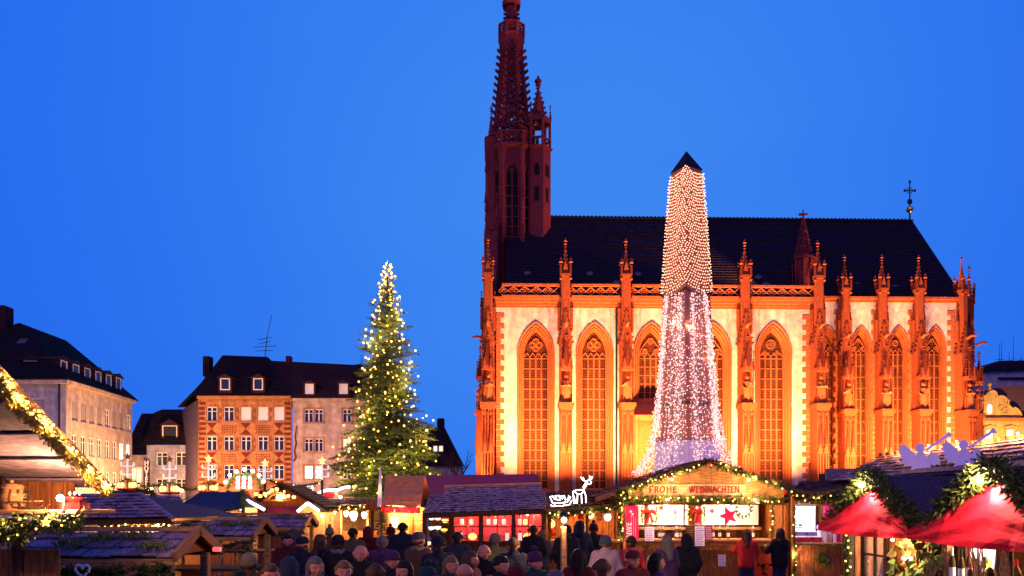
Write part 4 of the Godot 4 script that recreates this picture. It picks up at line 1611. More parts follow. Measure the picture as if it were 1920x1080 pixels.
func text_mesh(s: String, size: float, depth: float, bold := true, slant := 0.0) -> TextMesh:
	var key := "text_%s_%.3f_%.2f" % [s, size, slant]
	if mesh_store.has(key):
		return mesh_store[key]
	var f := SystemFont.new()
	f.font_names = PackedStringArray(["Droid Sans"])
	f.font_weight = 700 if bold else 400
	var t := TextMesh.new()
	t.text = s
	if slant != 0.0:
		var v := FontVariation.new()
		v.base_font = f
		v.variation_transform = Transform2D(Vector2(1, 0), Vector2(slant, 1), Vector2.ZERO)
		t.font = v
	else:
		t.font = f
	t.font_size = 32
	t.pixel_size = size / 23.0
	t.depth = depth
	mesh_store[key] = t
	return t


func house_painted():
	var d := 84.0
	var at := Vector3((372.0 - 960) / F * d, 0, -d)
	var h := thing("painted_house", "orange house with red painted diamonds and stripes round its white windows", "house", at)
	var s := F / d
	var wid := 175.0 / s
	var H := hy(748.0, s)
	var cols := []
	for px in [397.0, 429.0, 461.0, 493.0, 523.0]:
		cols.append((px - 372.0) / s)
	var rows := []
	for py in [790.0, 845.0, 899.0]:
		rows.append([hy(py, s), 1.62])
	rows.append([1.0, 1.5])
	var holes := []
	for c in cols:
		for r in rows:
			holes.append([c - 0.58, c + 0.58, r[0], r[0] + r[1]])
	var w := MB.new()
	holed_wall(w, wid, H, holes)
	part(h, "front_wall", w, M.render_orange)
	for j in rows.size():
		for i in 5:
			casement(h, moved(Vector3(cols[i], rows[j][0], 0)), 1.16, 1.62, "blind" if j == 0 and i >= 2 else "dark", M.render_orange)
	var o := MB.new()
	for j in 3:
		var y0: float = rows[j][0]
		var below: float = rows[j + 1][0] + 1.62 if j < 3 else 0.0
		for i in 5:
			var c: float = cols[i]
			var mid := (y0 + below) / 2
			if i % 2 == 0 or j > 1:
				o.prism(PackedVector2Array([Vector2(c - 0.62, y0 - 0.16), Vector2(c, mid), Vector2(c + 0.62, y0 - 0.16)]), 0.01, 0.012)
				o.prism(PackedVector2Array([Vector2(c - 0.62, below + 0.2), Vector2(c + 0.62, below + 0.2), Vector2(c, mid)]), 0.01, 0.012)
			else:
				for r in 5:
					for k in 6:
						o.span(c - 0.85 + 0.29 * k + (0.1 if r % 2 else 0.0), c - 0.67 + 0.29 * k + (0.1 if r % 2 else 0.0), below + 0.32 + 0.2 * r, below + 0.44 + 0.2 * r, 0.0, 0.012)
			if i < 4:
				var m: float = (cols[i] + cols[i + 1]) / 2
				var yy := y0 + 0.81
				for q in [0.38, 0.24]:
					for e in [-1, 1]:
						o.beam(Vector3(m + e * q * 0.9, yy, 0.006), Vector3(m, yy + q * 1.9, 0.006), 0.012, 0.07, Vector3.UP)
						o.beam(Vector3(m + e * q * 0.9, yy, 0.006), Vector3(m, yy - q * 1.9, 0.006), 0.012, 0.07, Vector3.UP)
		for e in [0.04, wid - 0.1]:
			o.span(e, e + 0.06, y0 - 1.4, y0 + 1.6, 0, 0.012)
		o.span(1.1, wid - 1.1, below + 0.24 + 1.35, below + 0.3 + 1.35, 0, 0.012)
	part(h, "painted_ornament", o, M.paint_red)
	var qm := MB.new()
	qm.bevel(Vector3.ZERO, Vector3(0.72, 0.3, 0.05), 0.01)
	var qmm := qm.made()
	for i in 18:
		for e in [0.48, wid - 0.48]:
			part(h, "corner_block", qmm, M.paint_red, Vector3(e, 3.6 + 0.57 * i, 0.02))
	var co := MB.new()
	co.span(0, wid, H, H + 0.3, -0.3, 0.4)
	for i in 34:
		co.span(0.1 + i * wid / 34, 0.1 + i * wid / 34 + 0.15, H - 0.35, H, 0, 0.08)
	part(h, "cornice", co, M.render_orange)
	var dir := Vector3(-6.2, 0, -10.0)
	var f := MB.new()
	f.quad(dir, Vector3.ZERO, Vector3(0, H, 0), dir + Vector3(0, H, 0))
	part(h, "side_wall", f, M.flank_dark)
	var y := H + 0.3
	var a := Vector3(-0.5, y, 0.5)
	var b := Vector3(wid, y, 0.5)
	var r0 := W(418, 666, d + 5) - at
	var r1 := W(502, 669, d + 5) - at
	var c := dir + Vector3(-0.6, y, 0)
	var rf := MB.new()
	roof_courses(rf, a, b, r0, r1, 24)
	roof_courses(rf, c, a, r0 + Vector3(-2, 0, -5), r0, 24)
	rf.tri(b, Vector3(wid + 0.5, y, -10), r1)
	rf.quad(Vector3(wid + 0.5, y, -10), c, r0 + Vector3(-2, 0, -5), r1)
	part(h, "roof", rf, M.house_roof)
	for px in [430.0, 491.0]:
		var p := W(px, 739, d + 1.0) - at
		dormer(h, Vector3(p.x, 14.75, 0.25), 0, 1.1, 1.35, "dark", 2.6)
	var ck := MB.new()
	ck.bevel(W(390, 688, d + 5) - at, Vector3(0.85, 2.4, 1.1), 0.06)
	part(h, "chimney", ck, M.house_roof)
	roof_antenna("tall thin leaning antenna on the roof ridge of the painted house", W(497, 668, d + 5), 4.9, 4, 0.8)
	var pl := MB.new()
	pl.span(0, wid, 0, 0.9, 0, 0.1)
	part(h, "plinth", pl, M.sandstone)


func house_cream():
	var d := 84.0
	var s := F / d
	var at := Vector3((548.0 - 960) / F * d, 0, -d - 0.15)
	var h := thing("cream_house", "plain cream house with paired windows, half hidden by the christmas tree", "house", at)
	var wid := 10.8
	var H := hy(752.0, s)
	var cols := [(578.0 - 548) / s, (597.0 - 548) / s, (650.0 - 548) / s, 7.8, 9.6]
	var rows := []
	for py in [792.0, 847.0, 898.0]:
		rows.append([hy(py, s), 1.5])
	var holes := []
	for c in cols:
		for r in rows:
			holes.append([c - 0.5, c + 0.5, r[0], r[0] + r[1]])
	holes.append([1.5, 2.4, 2.9, 4.2])
	var w := MB.new()
	holed_wall(w, wid, H, holes)
	part(h, "wall", w, M.render_cream)
	for j in 3:
		for i in cols.size():
			var kind := "dark"
			if j == 2 and i < 2:
				kind = "lit"
			elif j == 1 and i == 2:
				kind = "warm"
			casement(h, moved(Vector3(cols[i], rows[j][0], 0)), 1.0, 1.5, kind, M.render_orange)
	casement(h, moved(Vector3(1.95, 2.9, 0)), 0.9, 1.3, "lit")
	var co := MB.new()
	co.span(0, wid, H, H + 0.3, -0.3, 0.35)
	part(h, "cornice", co, M.render_cream)
	var rf := MB.new()
	var r0 := W(505, 676, d + 5) - at
	var r1 := W(735, 688, d + 5) - at
	roof_courses(rf, Vector3(0, H + 0.3, 0.45), Vector3(wid + 0.4, H + 0.3, 0.45), r0, Vector3(wid + 0.4, r1.y, r1.z), 24)
	rf.quad(Vector3(wid + 0.4, H, -10), Vector3(0, H, -10), r0, Vector3(wid + 0.4, r1.y, r1.z))
	part(h, "roof", rf, M.house_roof_red)
	for px in [585.0, 648.0]:
		var p := W(px, 743, d + 1.0) - at
		dormer(h, Vector3(p.x, 14.35, 0.2), 0, 0.95, 1.15, "pale", 2.6)
	var ck := MB.new()
	ck.bevel(W(542, 680, d + 5) - at, Vector3(0.6, 1.5, 0.8), 0.05)
	part(h, "chimney", ck, M.house_roof_red)
	roof_antenna("small antenna at the right end of the cream house roof", W(677, 690, d + 5), 1.6, 3, 0.1)
	var g := thing("scroll_sign", "red painted scroll along the joint of the painted and cream houses", "ornament", at + Vector3(0.18, 8.2, 0.0))
	var m := MB.new()
	m.tube(PackedVector3Array([Vector3(-0.05, -1.4, 0.1), Vector3(0.2, -1.0, 0.1), Vector3(0.05, -0.2, 0.1), Vector3(0.25, 0.6, 0.1), Vector3(0.1, 1.3, 0.1), Vector3(0.3, 2.6, 0.1)]), 0.1, 0.06, 6)
	part(g, "band", m, M.paint_red)


func house_behind_tree():
	var d := 112.0
	var at := W(822, 938, d)
	at.y = 0
	var h := thing("dark_house", "dark distant house with two lit attic windows right of the christmas tree", "house", at)
	var s := F / d
	var m := MB.new()
	m.span(-6, 3.3, 0, 7.6, -6, 0)
	part(h, "wall", m, M.render_grey)
	var r := MB.new()
	var top := hy(797, s)
	roof_courses(r, Vector3(-6.4, 7.5, 0.4), Vector3(3.6, 7.5, 0.4), Vector3(-5.5, top, -4), Vector3(0.6, top, -4), 18)
	r.tri(Vector3(3.6, 7.5, 0.4), Vector3(3.6, 7.5, -8), Vector3(0.6, top, -4))
	part(h, "roof", r, M.house_roof)
	var c := MB.new()
	c.bevel(Vector3(0, top + 0.1, -3.8), Vector3(1.1, 2.6, 1.1), 0.1)
	part(h, "chimney", c, M.house_roof)
	for e in [-0.42, 0.42]:
		dormer(h, Vector3(e - 0.1, 9.7, -0.7), 0, 0.75, 1.0, "warm", 1.6)
	var gar := MB.new()
	gar.span(-2.6, 1.6, 0.1, 5.8, 0.01, 0.04)
	part(h, "gateway", gar, M.dark_gap)


func house_baroque():
	var d := 92.0
	var s := F / d
	var at := W(1842, 938, d)
	at.y = 0
	var h := thing("baroque_house", "yellow baroque house with curved scroll gable and octagonal window at far right", "house", at)
	var y := func(py: float) -> float: return hy(py, s)
	var x := func(px: float) -> float: return (px - 1842.0) / s
	var g := PackedVector2Array()
	for p in [[1830, 787], [1830, 746], [1836, 743], [1843, 742], [1848, 742], [1852, 737], [1856, 733], [1861, 732], [1866, 734], [1869, 740], [1871, 744], [1876, 742], [1882, 743], [1886, 746], [1888, 750], [1891, 750], [1890, 756], [1893, 762], [1898, 766], [1903, 764], [1909, 768], [1914, 775], [1915, 781], [1915, 787]]:
		g.append(Vector2(x.call(p[0]), y.call(p[1])))
	var m := MB.new()
	m.prism(g, 0.6, 0)
	part(h, "gable", m, M.render_yellow)
	var tr := MB.new()
	for i in range(2, g.size() - 2):
		tr.bar(Vector3(g[i].x, g[i].y, 0.02), Vector3(g[i + 1].x, g[i + 1].y, 0.02), 0.14, 5)
	for e in [[1877, 765], [1884, 770]]:
		ring(tr, Vector3(x.call(e[0]), y.call(e[1]), 0.05), 0.35, 0.07, 10)
	tr.tube(PackedVector3Array([Vector3(x.call(1857), y.call(732), -0.2), Vector3(x.call(1857), y.call(722), -0.2)]), 0.3, 0.1, 8)
	tr.ball(Vector3(x.call(1857), y.call(720), -0.2), Vector3(0.25, 0.3, 0.25), 8, 5)
	part(h, "scroll_moulding", tr, M.render_yellow)
	var w := MB.new()
	var holes := []
	for px in [1856.0, 1894.0, 1932.0]:
		holes.append([x.call(px) + 1.0 - 0.45, x.call(px) + 1.0 + 0.45, y.call(826), y.call(806)])
	w.xf = moved(Vector3(-1.0, 0, 0))
	holed_wall(w, 9, y.call(787), holes)
	part(h, "wall", w, M.render_yellow)
	for px in [1856.0, 1894.0, 1932.0]:
		casement(h, moved(Vector3(x.call(px), y.call(826), 0)), 0.9, 20.0 / s, "lit", M.render_yellow)
		var hood := MB.new()
		hood.tube(PackedVector3Array([Vector3(x.call(px) - 0.8, y.call(801), 0.08), Vector3(x.call(px), y.call(798), 0.12), Vector3(x.call(px) + 0.8, y.call(801), 0.08)]), 0.1, 0.1, 6)
		part(h, "window_hood", hood, M.render_yellow)
	var co := MB.new()
	co.span(-1.0, 8, y.call(789), y.call(784), -0.2, 0.45)
	part(h, "cornice", co, M.sandstone)
	var oc := Node3D.new()
	oc.name = "gable_window"
	oc.position = Vector3(x.call(1855), y.call(767), 0.03)
	h.add_child(oc, true)
	var pn := MB.new()
	pn.prism(PackedVector2Array([Vector2(-0.28, -0.4), Vector2(-0.1, -0.62), Vector2(0.12, -0.62), Vector2(0.3, -0.35), Vector2(0.3, 0.35), Vector2(0.1, 0.6), Vector2(-0.12, 0.6), Vector2(-0.28, 0.4)]), 0.03, 0.02)
	part(oc, "pane", pn, M.lit_room_white)
	var rf := MB.new()
	rf.prism(PackedVector2Array([Vector2(-2, y.call(787)), Vector2(9, y.call(787)), Vector2(9, y.call(716)), Vector2(3.0, y.call(722)), Vector2(-1.0, y.call(742))]), 6, -0.7)
	part(h, "roof", rf, M.roof_tile_red)
	var l := thing("added_lantern", "added small lantern on a hidden post before the yellow baroque house", "lantern", at + Vector3(1.6, 6.4, 7.5))
	var lb := MB.new()
	lb.ball(Vector3.ZERO, Vector3(0.18, 0.22, 0.18), 8, 6)
	part(l, "lamp_globe", lb, M.lamp_face)
	var post := MB.new()
	post.bar(Vector3(0, -6.4, 0), Vector3(0, -0.2, 0), 0.07, 6)
	part(l, "post", post, M.dark_metal)
	lamp(l, "lantern_light", Vector3.ZERO, 420.0, Color(1.0, 0.62, 0.22), 0.15)  # added lamp, out of sight behind the stall roofs, to light this facade


func block_east():
	var d := 150.0
	var at := W(1838, 938, d)
	at.y = 0
	var s := F / d
	var h := thing("flat_block", "pale modern block with dark overhanging roof and aerials behind the baroque house", "building", at)
	var y := func(py: float) -> float: return hy(py, s)
	var w := MB.new()
	w.span(0.4, 16, 0, y.call(692), -10, 0)
	part(h, "wall", w, M.render_grey)
	var r := MB.new()
	r.prism(PackedVector2Array([Vector2(-0.2, y.call(697)), Vector2(17, y.call(690)), Vector2(17, y.call(678)), Vector2(3.2, y.call(678)), Vector2(0.8, y.call(688))]), 12, 1.0)
	part(h, "roof", r, M.slate)
	var b := MB.new()
	b.span(3.5, 16.2, y.call(711), y.call(708), 0, 0.6)
	part(h, "ledge", b, M.slate)
	var k := 0
	for p in [[1874, 644, "far left pole aerial on the flat block roof"], [1878, 640, "second pole aerial on the flat block roof"], [1900, 632, "tallest pole aerial on the flat block roof"], [1892, 660, "short thick aerial on the flat block roof"], [1914, 666, "cluster of low aerials at the right end of the flat block"]]:
		roof_antenna(p[2], W(p[0], 679, d + 1), (679.0 - p[1]) / s, 1 if k < 4 else 3, 0.0)
		k += 1


func bare_tree():
	var d := 88.0
	var t := thing("bare_tree", "leafless winter tree between the dark house and the church", "tree", W(862, 938, d) * Vector3(1, 0, 1))
	var m := MB.new()
	var r := RandomNumberGenerator.new()
	r.seed = 77
	limb(m, r, Vector3.ZERO, Vector3(0.05, 1, 0), 2.8, 0.24, 0)
	part(t, "branches", m, M.twig)


func limb(m: MB, r: RandomNumberGenerator, at: Vector3, dir: Vector3, length: float, radius: float, level: int):
	var path := PackedVector3Array([at])
	var p := at
	var k := dir.normalized()
	for i in 3:
		k = (k + Vector3(r.randf_range(-0.2, 0.2), r.randf_range(-0.02, 0.2), r.randf_range(-0.2, 0.2))).normalized()
		p += k * length / 3
		path.append(p)
	m.tube(path, radius, radius * 0.6, 5 if level < 2 else 3)
	if level >= 5:
		return
	for i in 3 if level < 4 else 2:
		var d := (k * 1.1 + Vector3(r.randf_range(-0.8, 0.8), r.randf_range(-0.1, 0.6), r.randf_range(-0.8, 0.8))).normalized()
		limb(m, r, path[3 if i < 2 else 2], d, length * r.randf_range(0.62, 0.82), radius * 0.58, level + 1)


# ---------------------------------------------------------------- obelisk under nets of light

func make_obelisk():
	var d := 45.0
	var s := F / d
	var at := W(1287, 938, d) * Vector3(1, 0, 1)
	var o := thing("obelisk", "tall pink stone obelisk with dark pyramid tip inside its nets of lights", "obelisk", at, 0.52)
	var y := func(py: float) -> float: return hy(py, s)
	var y_top: float = y.call(322)
	var y_mid: float = y.call(548)
	var y_low: float = y.call(742)
	var half_at := func(h: float) -> float: return lerpf(1.02, 0.66, clampf((h - y_mid) / (y_top - y_mid), -1.0, 1.0))
	var b := MB.new()
	var keys := [[y_low, 1.16], [y_mid, 0.98], [y_top, 0.63]]
	for i in 2:
		for k in 4:
			var q := Basis(Vector3.UP, PI / 2 * k)
			var a0: float = keys[i][1]
			var a1: float = keys[i + 1][1]
			b.quad(q * Vector3(-a0, keys[i][0], a0), q * Vector3(a0, keys[i][0], a0), q * Vector3(a1, keys[i + 1][0], a1), q * Vector3(-a1, keys[i + 1][0], a1))
	part(o, "shaft", b, M.granite)
	var tip := MB.new()
	var ty: float = y.call(283)
	for k in 4:
		var q := Basis(Vector3.UP, PI / 2 * k)
		tip.tri(q * Vector3(-0.68, y_top, 0.68), q * Vector3(0.68, y_top, 0.68), Vector3(0, ty, 0))
		tip.tri(q * Vector3(0.68, y_top, 0.68), q * Vector3(-0.68, y_top, 0.68), Vector3(0, y_top, 0))
	part(o, "pyramid_tip", tip, M.slate)
	var ped := MB.new()
	ped.bevel(Vector3(0, y_low - 0.25, 0), Vector3(2.6, 0.5, 2.6), 0.1)
	ped.bevel(Vector3(0, y_low / 2 - 0.3, 0), Vector3(2.3, y_low - 0.6, 2.3), 0.1)
	ped.bevel(Vector3(0, y.call(826), 0), Vector3(2.7, 0.5, 2.7), 0.1)
	part(o, "pedestal", ped, M.granite)
	var cl := MB.new()
	var rows := 8
	var n := 72
	var pt := func(i: int, j: int) -> Vector3:
		var a := TAU * i / n
		var t := float(j) / rows
		var r: float = lerpf(1.85, 2.5, pow(t, 1.6)) * (1.0 + 0.045 * sin(a * 23) * (0.3 + t) + 0.03 * sin(a * 9 + 1))
		return Vector3(cos(a) * r, lerpf(y.call(830), 0.4, t), sin(a) * r)
	for i in n:
		for j in rows:
			cl.quad(pt.call(i, j + 1), pt.call(i + 1, j + 1), pt.call(i + 1, j), pt.call(i, j))
	part(o, "foot_cloth", cl, M.cloth_white)
	var net := thing("light_net", "dense net of small warm bulbs wrapped round the upper obelisk", "light net", at, 0.52)
	var bulb := MB.new()
	bulb.ball(Vector3.ZERO, Vector3.ONE * 0.036, 6, 4)
	var bm := bulb.made()
	var places := []
	var r := RandomNumberGenerator.new()
	r.seed = 5
	var wires := MB.new()
	var row_n := 38
	for k in 4:
		var q := Basis(Vector3.UP, PI / 2 * k)
		for i in row_n:
			var yy := lerpf(y_mid + 0.15, y_top - 0.15, float(i) / (row_n - 1))
			var hw: float = half_at.call(yy) + 0.03
			var path := PackedVector3Array()
			var m := 12
			for j in m:
				var t := (j + 0.5 * (i % 2)) / (m - 0.5) * 2 - 1
				var sag := -0.22 * (1 - t * t) + (0.1 * t if k % 2 else -0.08 * t)
				var p := Vector3(t * hw, yy + sag, hw + 0.02 + r.randf() * 0.03)
				path.append(q * p)
				if r.randf() < 0.965:
					places.append(moved(q * p + Vector3(r.randf_range(-0.02, 0.02), r.randf_range(-0.03, 0.03), 0)))
			wires.tube(path, 0.008, 0.008, 3)
	swarm(net, "bulb", bm, M.bulb_net, places)
	part(net, "wire", wires, M.dark_metal, Vector3.ZERO, "", "stuff")
	var hem := MB.new()
	for k in 4:
		var q := Basis(Vector3.UP, PI / 2 * k)
		var path := PackedVector3Array()
		for j in 9:
			var t := j / 4.0 - 1
			path.append(q * Vector3(t * 1.06, y_mid - 0.1 - 0.25 * (1 - t * t), 1.07))
		hem.tube(path, 0.035, 0.035, 5)
	part(net, "hem_cable", hem, M.wood_dark)
	var cur := thing("light_curtain", "flaring curtain of white bulbs hanging round the lower obelisk", "light curtain", at, 0.52)
	places = []
	var cw := MB.new()
	var prof := [[y.call(556), 1.22], [y.call(640), 1.5], [y.call(740), 1.75], [y.call(800), 1.95], [y.call(845), 2.25], [y.call(872), 2.75], [y.call(890), 3.2]]
	var strands := 165
	for i in strands:
		var a := TAU * i / strands
		a += 0.09 * sin(a * 8.0 + sin(a * 3.0)) + 0.07 * r.randf_range(-1, 1)
		var path := PackedVector3Array()
		var stop := prof.size() - 1 if r.randf() < 0.6 else prof.size() - 3
		var fold := 1.0 + 0.06 * sin(a * 8.0 + 0.5)
		var sq := 1.0 / maxf(absf(cos(fposmod(a, PI / 2) - PI / 4)), 0.75)
		for j in stop + 1:
			var k := lerpf(sq * 0.92, 1.0, minf(1.0, j / 4.0)) * fold
			path.append(Vector3(cos(a) * prof[j][1] * k, prof[j][0], sin(a) * prof[j][1] * k))
		cw.tube(path, 0.008, 0.008, 3)
		for j in path.size() - 1:
			var seg := (path[j + 1] - path[j]).length()
			var cnt := int(seg / (0.23 if j < 4 else 0.17))
			for e in cnt:
				if r.randf() < 0.9:
					var p: Vector3 = path[j].lerp(path[j + 1], (e + r.randf()) / cnt)
					places.append(Transform3D(Basis.IDENTITY.scaled(Vector3.ONE * r.randf_range(0.65, 1.1)), p + Vector3(r.randf_range(-0.11, 0.11), r.randf_range(-0.1, 0.1), r.randf_range(-0.11, 0.11))))
	swarm(cur, "bulb", bm, M.bulb_curtain, places)
	for i in 10:
		lamp(cur, "bulb_light", (places[(i * 331 + 40) % places.size()] as Transform3D).origin, 1.3, Color(1.0, 0.5, 0.38), 0.04)
	part(cur, "wire", cw, M.letter_white, Vector3.ZERO, "", "stuff")


# ---------------------------------------------------------------- christmas tree

func bough_shape(s: int) -> MB:
	var m := MB.new()
	var r := RandomNumberGenerator.new()
	r.seed = 400 + s
	var path := PackedVector3Array()
	for i in 6:
		var t := i / 5.0
		path.append(Vector3(0.03 * sin(t * 5 + s), -0.16 * t * t + 0.06 * t, t))
	m.col = Color(0.5, 0.4, 0.3)
	m.tube(path, 0.022, 0.006, 4)
	for i in 26:
		var t := 0.16 + 0.84 * i / 25.0
		var p := path[int(t * 4.999)].lerp(path[mini(int(t * 4.999) + 1, 5)], fposmod(t * 5, 1.0))
		var side := 1.0 if i % 2 else -1.0
		var l := (0.36 * (1.05 - t) + 0.1) * r.randf_range(0.75, 1.25)
		var dir := Vector3(side * r.randf_range(0.7, 1.0), r.randf_range(-0.45, 0.12), r.randf_range(0.4, 0.9)).normalized()
		twig(m, r, p, p + dir * l)
	twig(m, r, path[4], path[5] + Vector3(0, -0.02, 0.09))
	return m


func twig(m: MB, r: RandomNumberGenerator, a: Vector3, b: Vector3):
	var l := (b - a).length()
	var n := int(l / 0.03) + 3
	var d := (b - a).normalized()
	for i in n:
		var p := a.lerp(b, (i + r.randf()) / n)
		var o := Vector3(r.randf_range(-1, 1), r.randf_range(-0.7, 0.9), r.randf_range(-1, 1))
		o = (o - d * o.dot(d)).normalized()
		var tip := p + (o * 0.9 + d * 0.8).normalized() * r.randf_range(0.05, 0.085)
		var w := d.cross(o) * 0.011
		var g := r.randf_range(0.55, 1.35)
		m.col = Color(g * r.randf_range(0.85, 1.2), g, g * 0.9)
		m.tri(p + w, p - w, tip)


func make_tree():
	var d := 40.0
	var s := F / d
	var at := W(726, 938, d) * Vector3(1, 0, 1)
	var tree := thing("christmas_tree", "very tall christmas tree standing behind the stalls, dark green, narrow top", "tree", at)
	var top := hy(498, s)
	var tr := MB.new()
	tr.tube(PackedVector3Array([Vector3(0, 0, 0), Vector3(0.03, top * 0.5, 0), Vector3(0, top, 0)]), 0.24, 0.02, 8)
	part(tree, "trunk", tr, M.bark)
	var shapes := []
	for i in 4:
		shapes.append(bough_shape(i).made())
	var r := RandomNumberGenerator.new()
	r.seed = 12
	var half := [[500.0, 0.1], [530.0, 0.5], [580.0, 0.95], [640.0, 1.35], [700.0, 1.62], [760.0, 1.95], [820.0, 2.4], [860.0, 2.7], [905.0, 2.85], [940.0, 2.6]]
	var reach := func(h: float) -> float:
		var py := HORIZON - (h - EYE_HEIGHT) * s
		for i in half.size() - 1:
			if py <= half[i + 1][0]:
				return lerpf(half[i][1], half[i + 1][1], clampf((py - half[i][0]) / (half[i + 1][0] - half[i][0]), 0, 1))
		return 2.0
	var n := 290
	var spots := []
	for i in n:
		var t := pow((i + 0.5) / n, 1.25)
		var h := lerpf(1.5, top - 0.12, t)
		var l: float = reach.call(h) * r.randf_range(0.68, 1.14)
		var a := i * 2.39996 + r.randf_range(-0.3, 0.3)
		var b := part(tree, "bough", shapes[i % 4], M.needles, Vector3(0, h + 0.12 * l, 0))
		var droop := lerpf(0.12, -0.75, t * t) + r.randf_range(-0.12, 0.12)
		b.basis = Basis(Vector3.UP, a) * Basis(Vector3.RIGHT, droop) * Basis.from_scale(Vector3(1.0 + 0.2 * r.randf(), 1.0, 1.0) * maxf(l, 0.35))
		spots.append(b.transform)
	var fill := []
	for i in 420:
		var t := pow(r.randf(), 0.8)
		var h := lerpf(1.6, top - 0.6, t)
		var l: float = reach.call(h) * r.randf_range(0.45, 0.8)
		fill.append(Transform3D(Basis(Vector3.UP, r.randf() * TAU) * Basis(Vector3.RIGHT, r.randf_range(-0.5, 0.4)) * Basis.from_scale(Vector3.ONE * maxf(l, 0.3)), Vector3(0, h, 0)))
	swarm(tree, "inner_sprays", shapes[1], M.needles, fill)
	var lead := MB.new()
	lead.tube(PackedVector3Array([Vector3(0, top - 0.2, 0), Vector3(0.02, top + 0.35, 0)]), 0.02, 0.008, 5)
	part(tree, "leader", lead, M.needles)
	var fl := thing("fairy_lights", "golden fairy lights strung over the whole christmas tree", "fairy lights", at)
	var bulb := MB.new()
	bulb.ball(Vector3.ZERO, Vector3.ONE * 0.052, 7, 5)
	var bm := bulb.made()
	for i in n:
		var k: Transform3D = spots[i]
		var p: Vector3 = k * Vector3(r.randf_range(-0.12, 0.12), 0.09, r.randf_range(0.78, 1.0))
		part(fl, "bulb", bm, M.bulb_tree, p)
		if i % 4 == 0:
			lamp(fl, "bulb_light", p, 2.6, Color(1.0, 0.66, 0.2), 0.05)
	var extra := []
	for i in n:
		if r.randf() < 0.75:
			var k: Transform3D = spots[i]
			extra.append(Transform3D(Basis.from_scale(Vector3.ONE * 0.7), k * Vector3(r.randf_range(-0.2, 0.2), 0.05, r.randf_range(0.35, 0.75))))
	swarm(fl, "inner_bulb", bm, M.bulb_tree, extra)


# ---------------------------------------------------------------- market stalls

func garland_mesh(path: PackedVector3Array, radius: float, density: float, s: int, hang := 0.0) -> MB:
	var m := MB.new()
	var r := RandomNumberGenerator.new()
	r.seed = s
	m.col = Color(0.4, 0.35, 0.3)
	m.tube(path, radius * 0.2, radius * 0.2, 5)
	for i in path.size() - 1:
		var a := path[i]
		var b := path[i + 1]
		var l := (b - a).length()
		var n := int(l * density) + 1
		var d := (b - a).normalized()
		for k in n:
			var p := a.lerp(b, r.randf())
			var o := Vector3(r.randf_range(-1, 1), r.randf_range(-1, 1) - hang, r.randf_range(-1, 1)).normalized()
			var tip := p + (o + d * r.randf_range(-0.5, 0.5)).normalized() * radius * r.randf_range(0.7, 1.3) + Vector3(0, -hang * radius * r.randf(), 0)
			needle_twig(m, r, p, tip, radius)
	return m


func needle_twig(m: MB, r: RandomNumberGenerator, a: Vector3, b: Vector3, radius: float):
	var d := (b - a).normalized()
	var g0 := r.randf_range(0.6, 1.3)
	for i in 7:
		var p := a.lerp(b, (i + 0.5) / 7.0)
		var o := Vector3(r.randf_range(-1, 1), r.randf_range(-1, 1), r.randf_range(-1, 1))
		o = (o - d * o.dot(d)).normalized()
		var tip := p + (o * 0.7 + d).normalized() * radius * 0.42
		var w := d.cross(o) * radius * 0.1
		m.col = Color(g0 * r.randf_range(0.85, 1.25), g0, g0 * 0.85)
		m.tri(p + w, p - w, tip)


func garland(called: String, label: String, points: Array, radius: float, density: float, bulb_step: float, bulb_mat: Material, bulb_r := 0.025, group := "", hang := 0.0, light := 0.0) -> Node3D:
	var t := thing(called, label, "garland", points[0], 0.0, group)
	var path := PackedVector3Array()
	var at: Vector3 = points[0]
	for i in points.size() - 1:
		var n := 5
		for k in n:
			path.append((points[i] as Vector3).lerp(points[i + 1], float(k) / n) - at)
	path.append(points[-1] - at)
	var s: int = abs(hash(label)) % 100000
	part(t, "fir_twigs", garland_mesh(path, radius, density, s, hang), M.needles, Vector3.ZERO, "", "stuff")
	if bulb_step > 0:
		var key := "bulb_%.3f" % bulb_r
		if not mesh_store.has(key):
			var b := MB.new()
			b.ball(Vector3.ZERO, Vector3.ONE * bulb_r, 7, 5)
			mesh_store[key] = b.made()
		var r := RandomNumberGenerator.new()
		r.seed = s + 1
		var left := bulb_step * 0.5
		var lit := 0
		for i in path.size() - 1:
			var l := (path[i + 1] - path[i]).length()
			while left < l:
				var p := path[i].lerp(path[i + 1], left / l)
				left += bulb_step * r.randf_range(0.7, 1.3)
				var toward := (Vector3(0, EYE_HEIGHT, 0) - (p + at)).normalized()
				var o := (toward + Vector3(r.randf_range(-0.8, 0.8), r.randf_range(-0.7, 0.7), r.randf_range(-0.8, 0.8))).normalized()
				p += o * radius * r.randf_range(0.65, 1.0)
				part(t, "bulb", mesh_store[key], bulb_mat, p)
				lit += 1
				if light > 0 and lit % 5 == 3:
					lamp(t, "bulb_light", p, light, Color(1.0, 0.6, 0.22), bulb_r * 0.8)
			left -= l
	return t


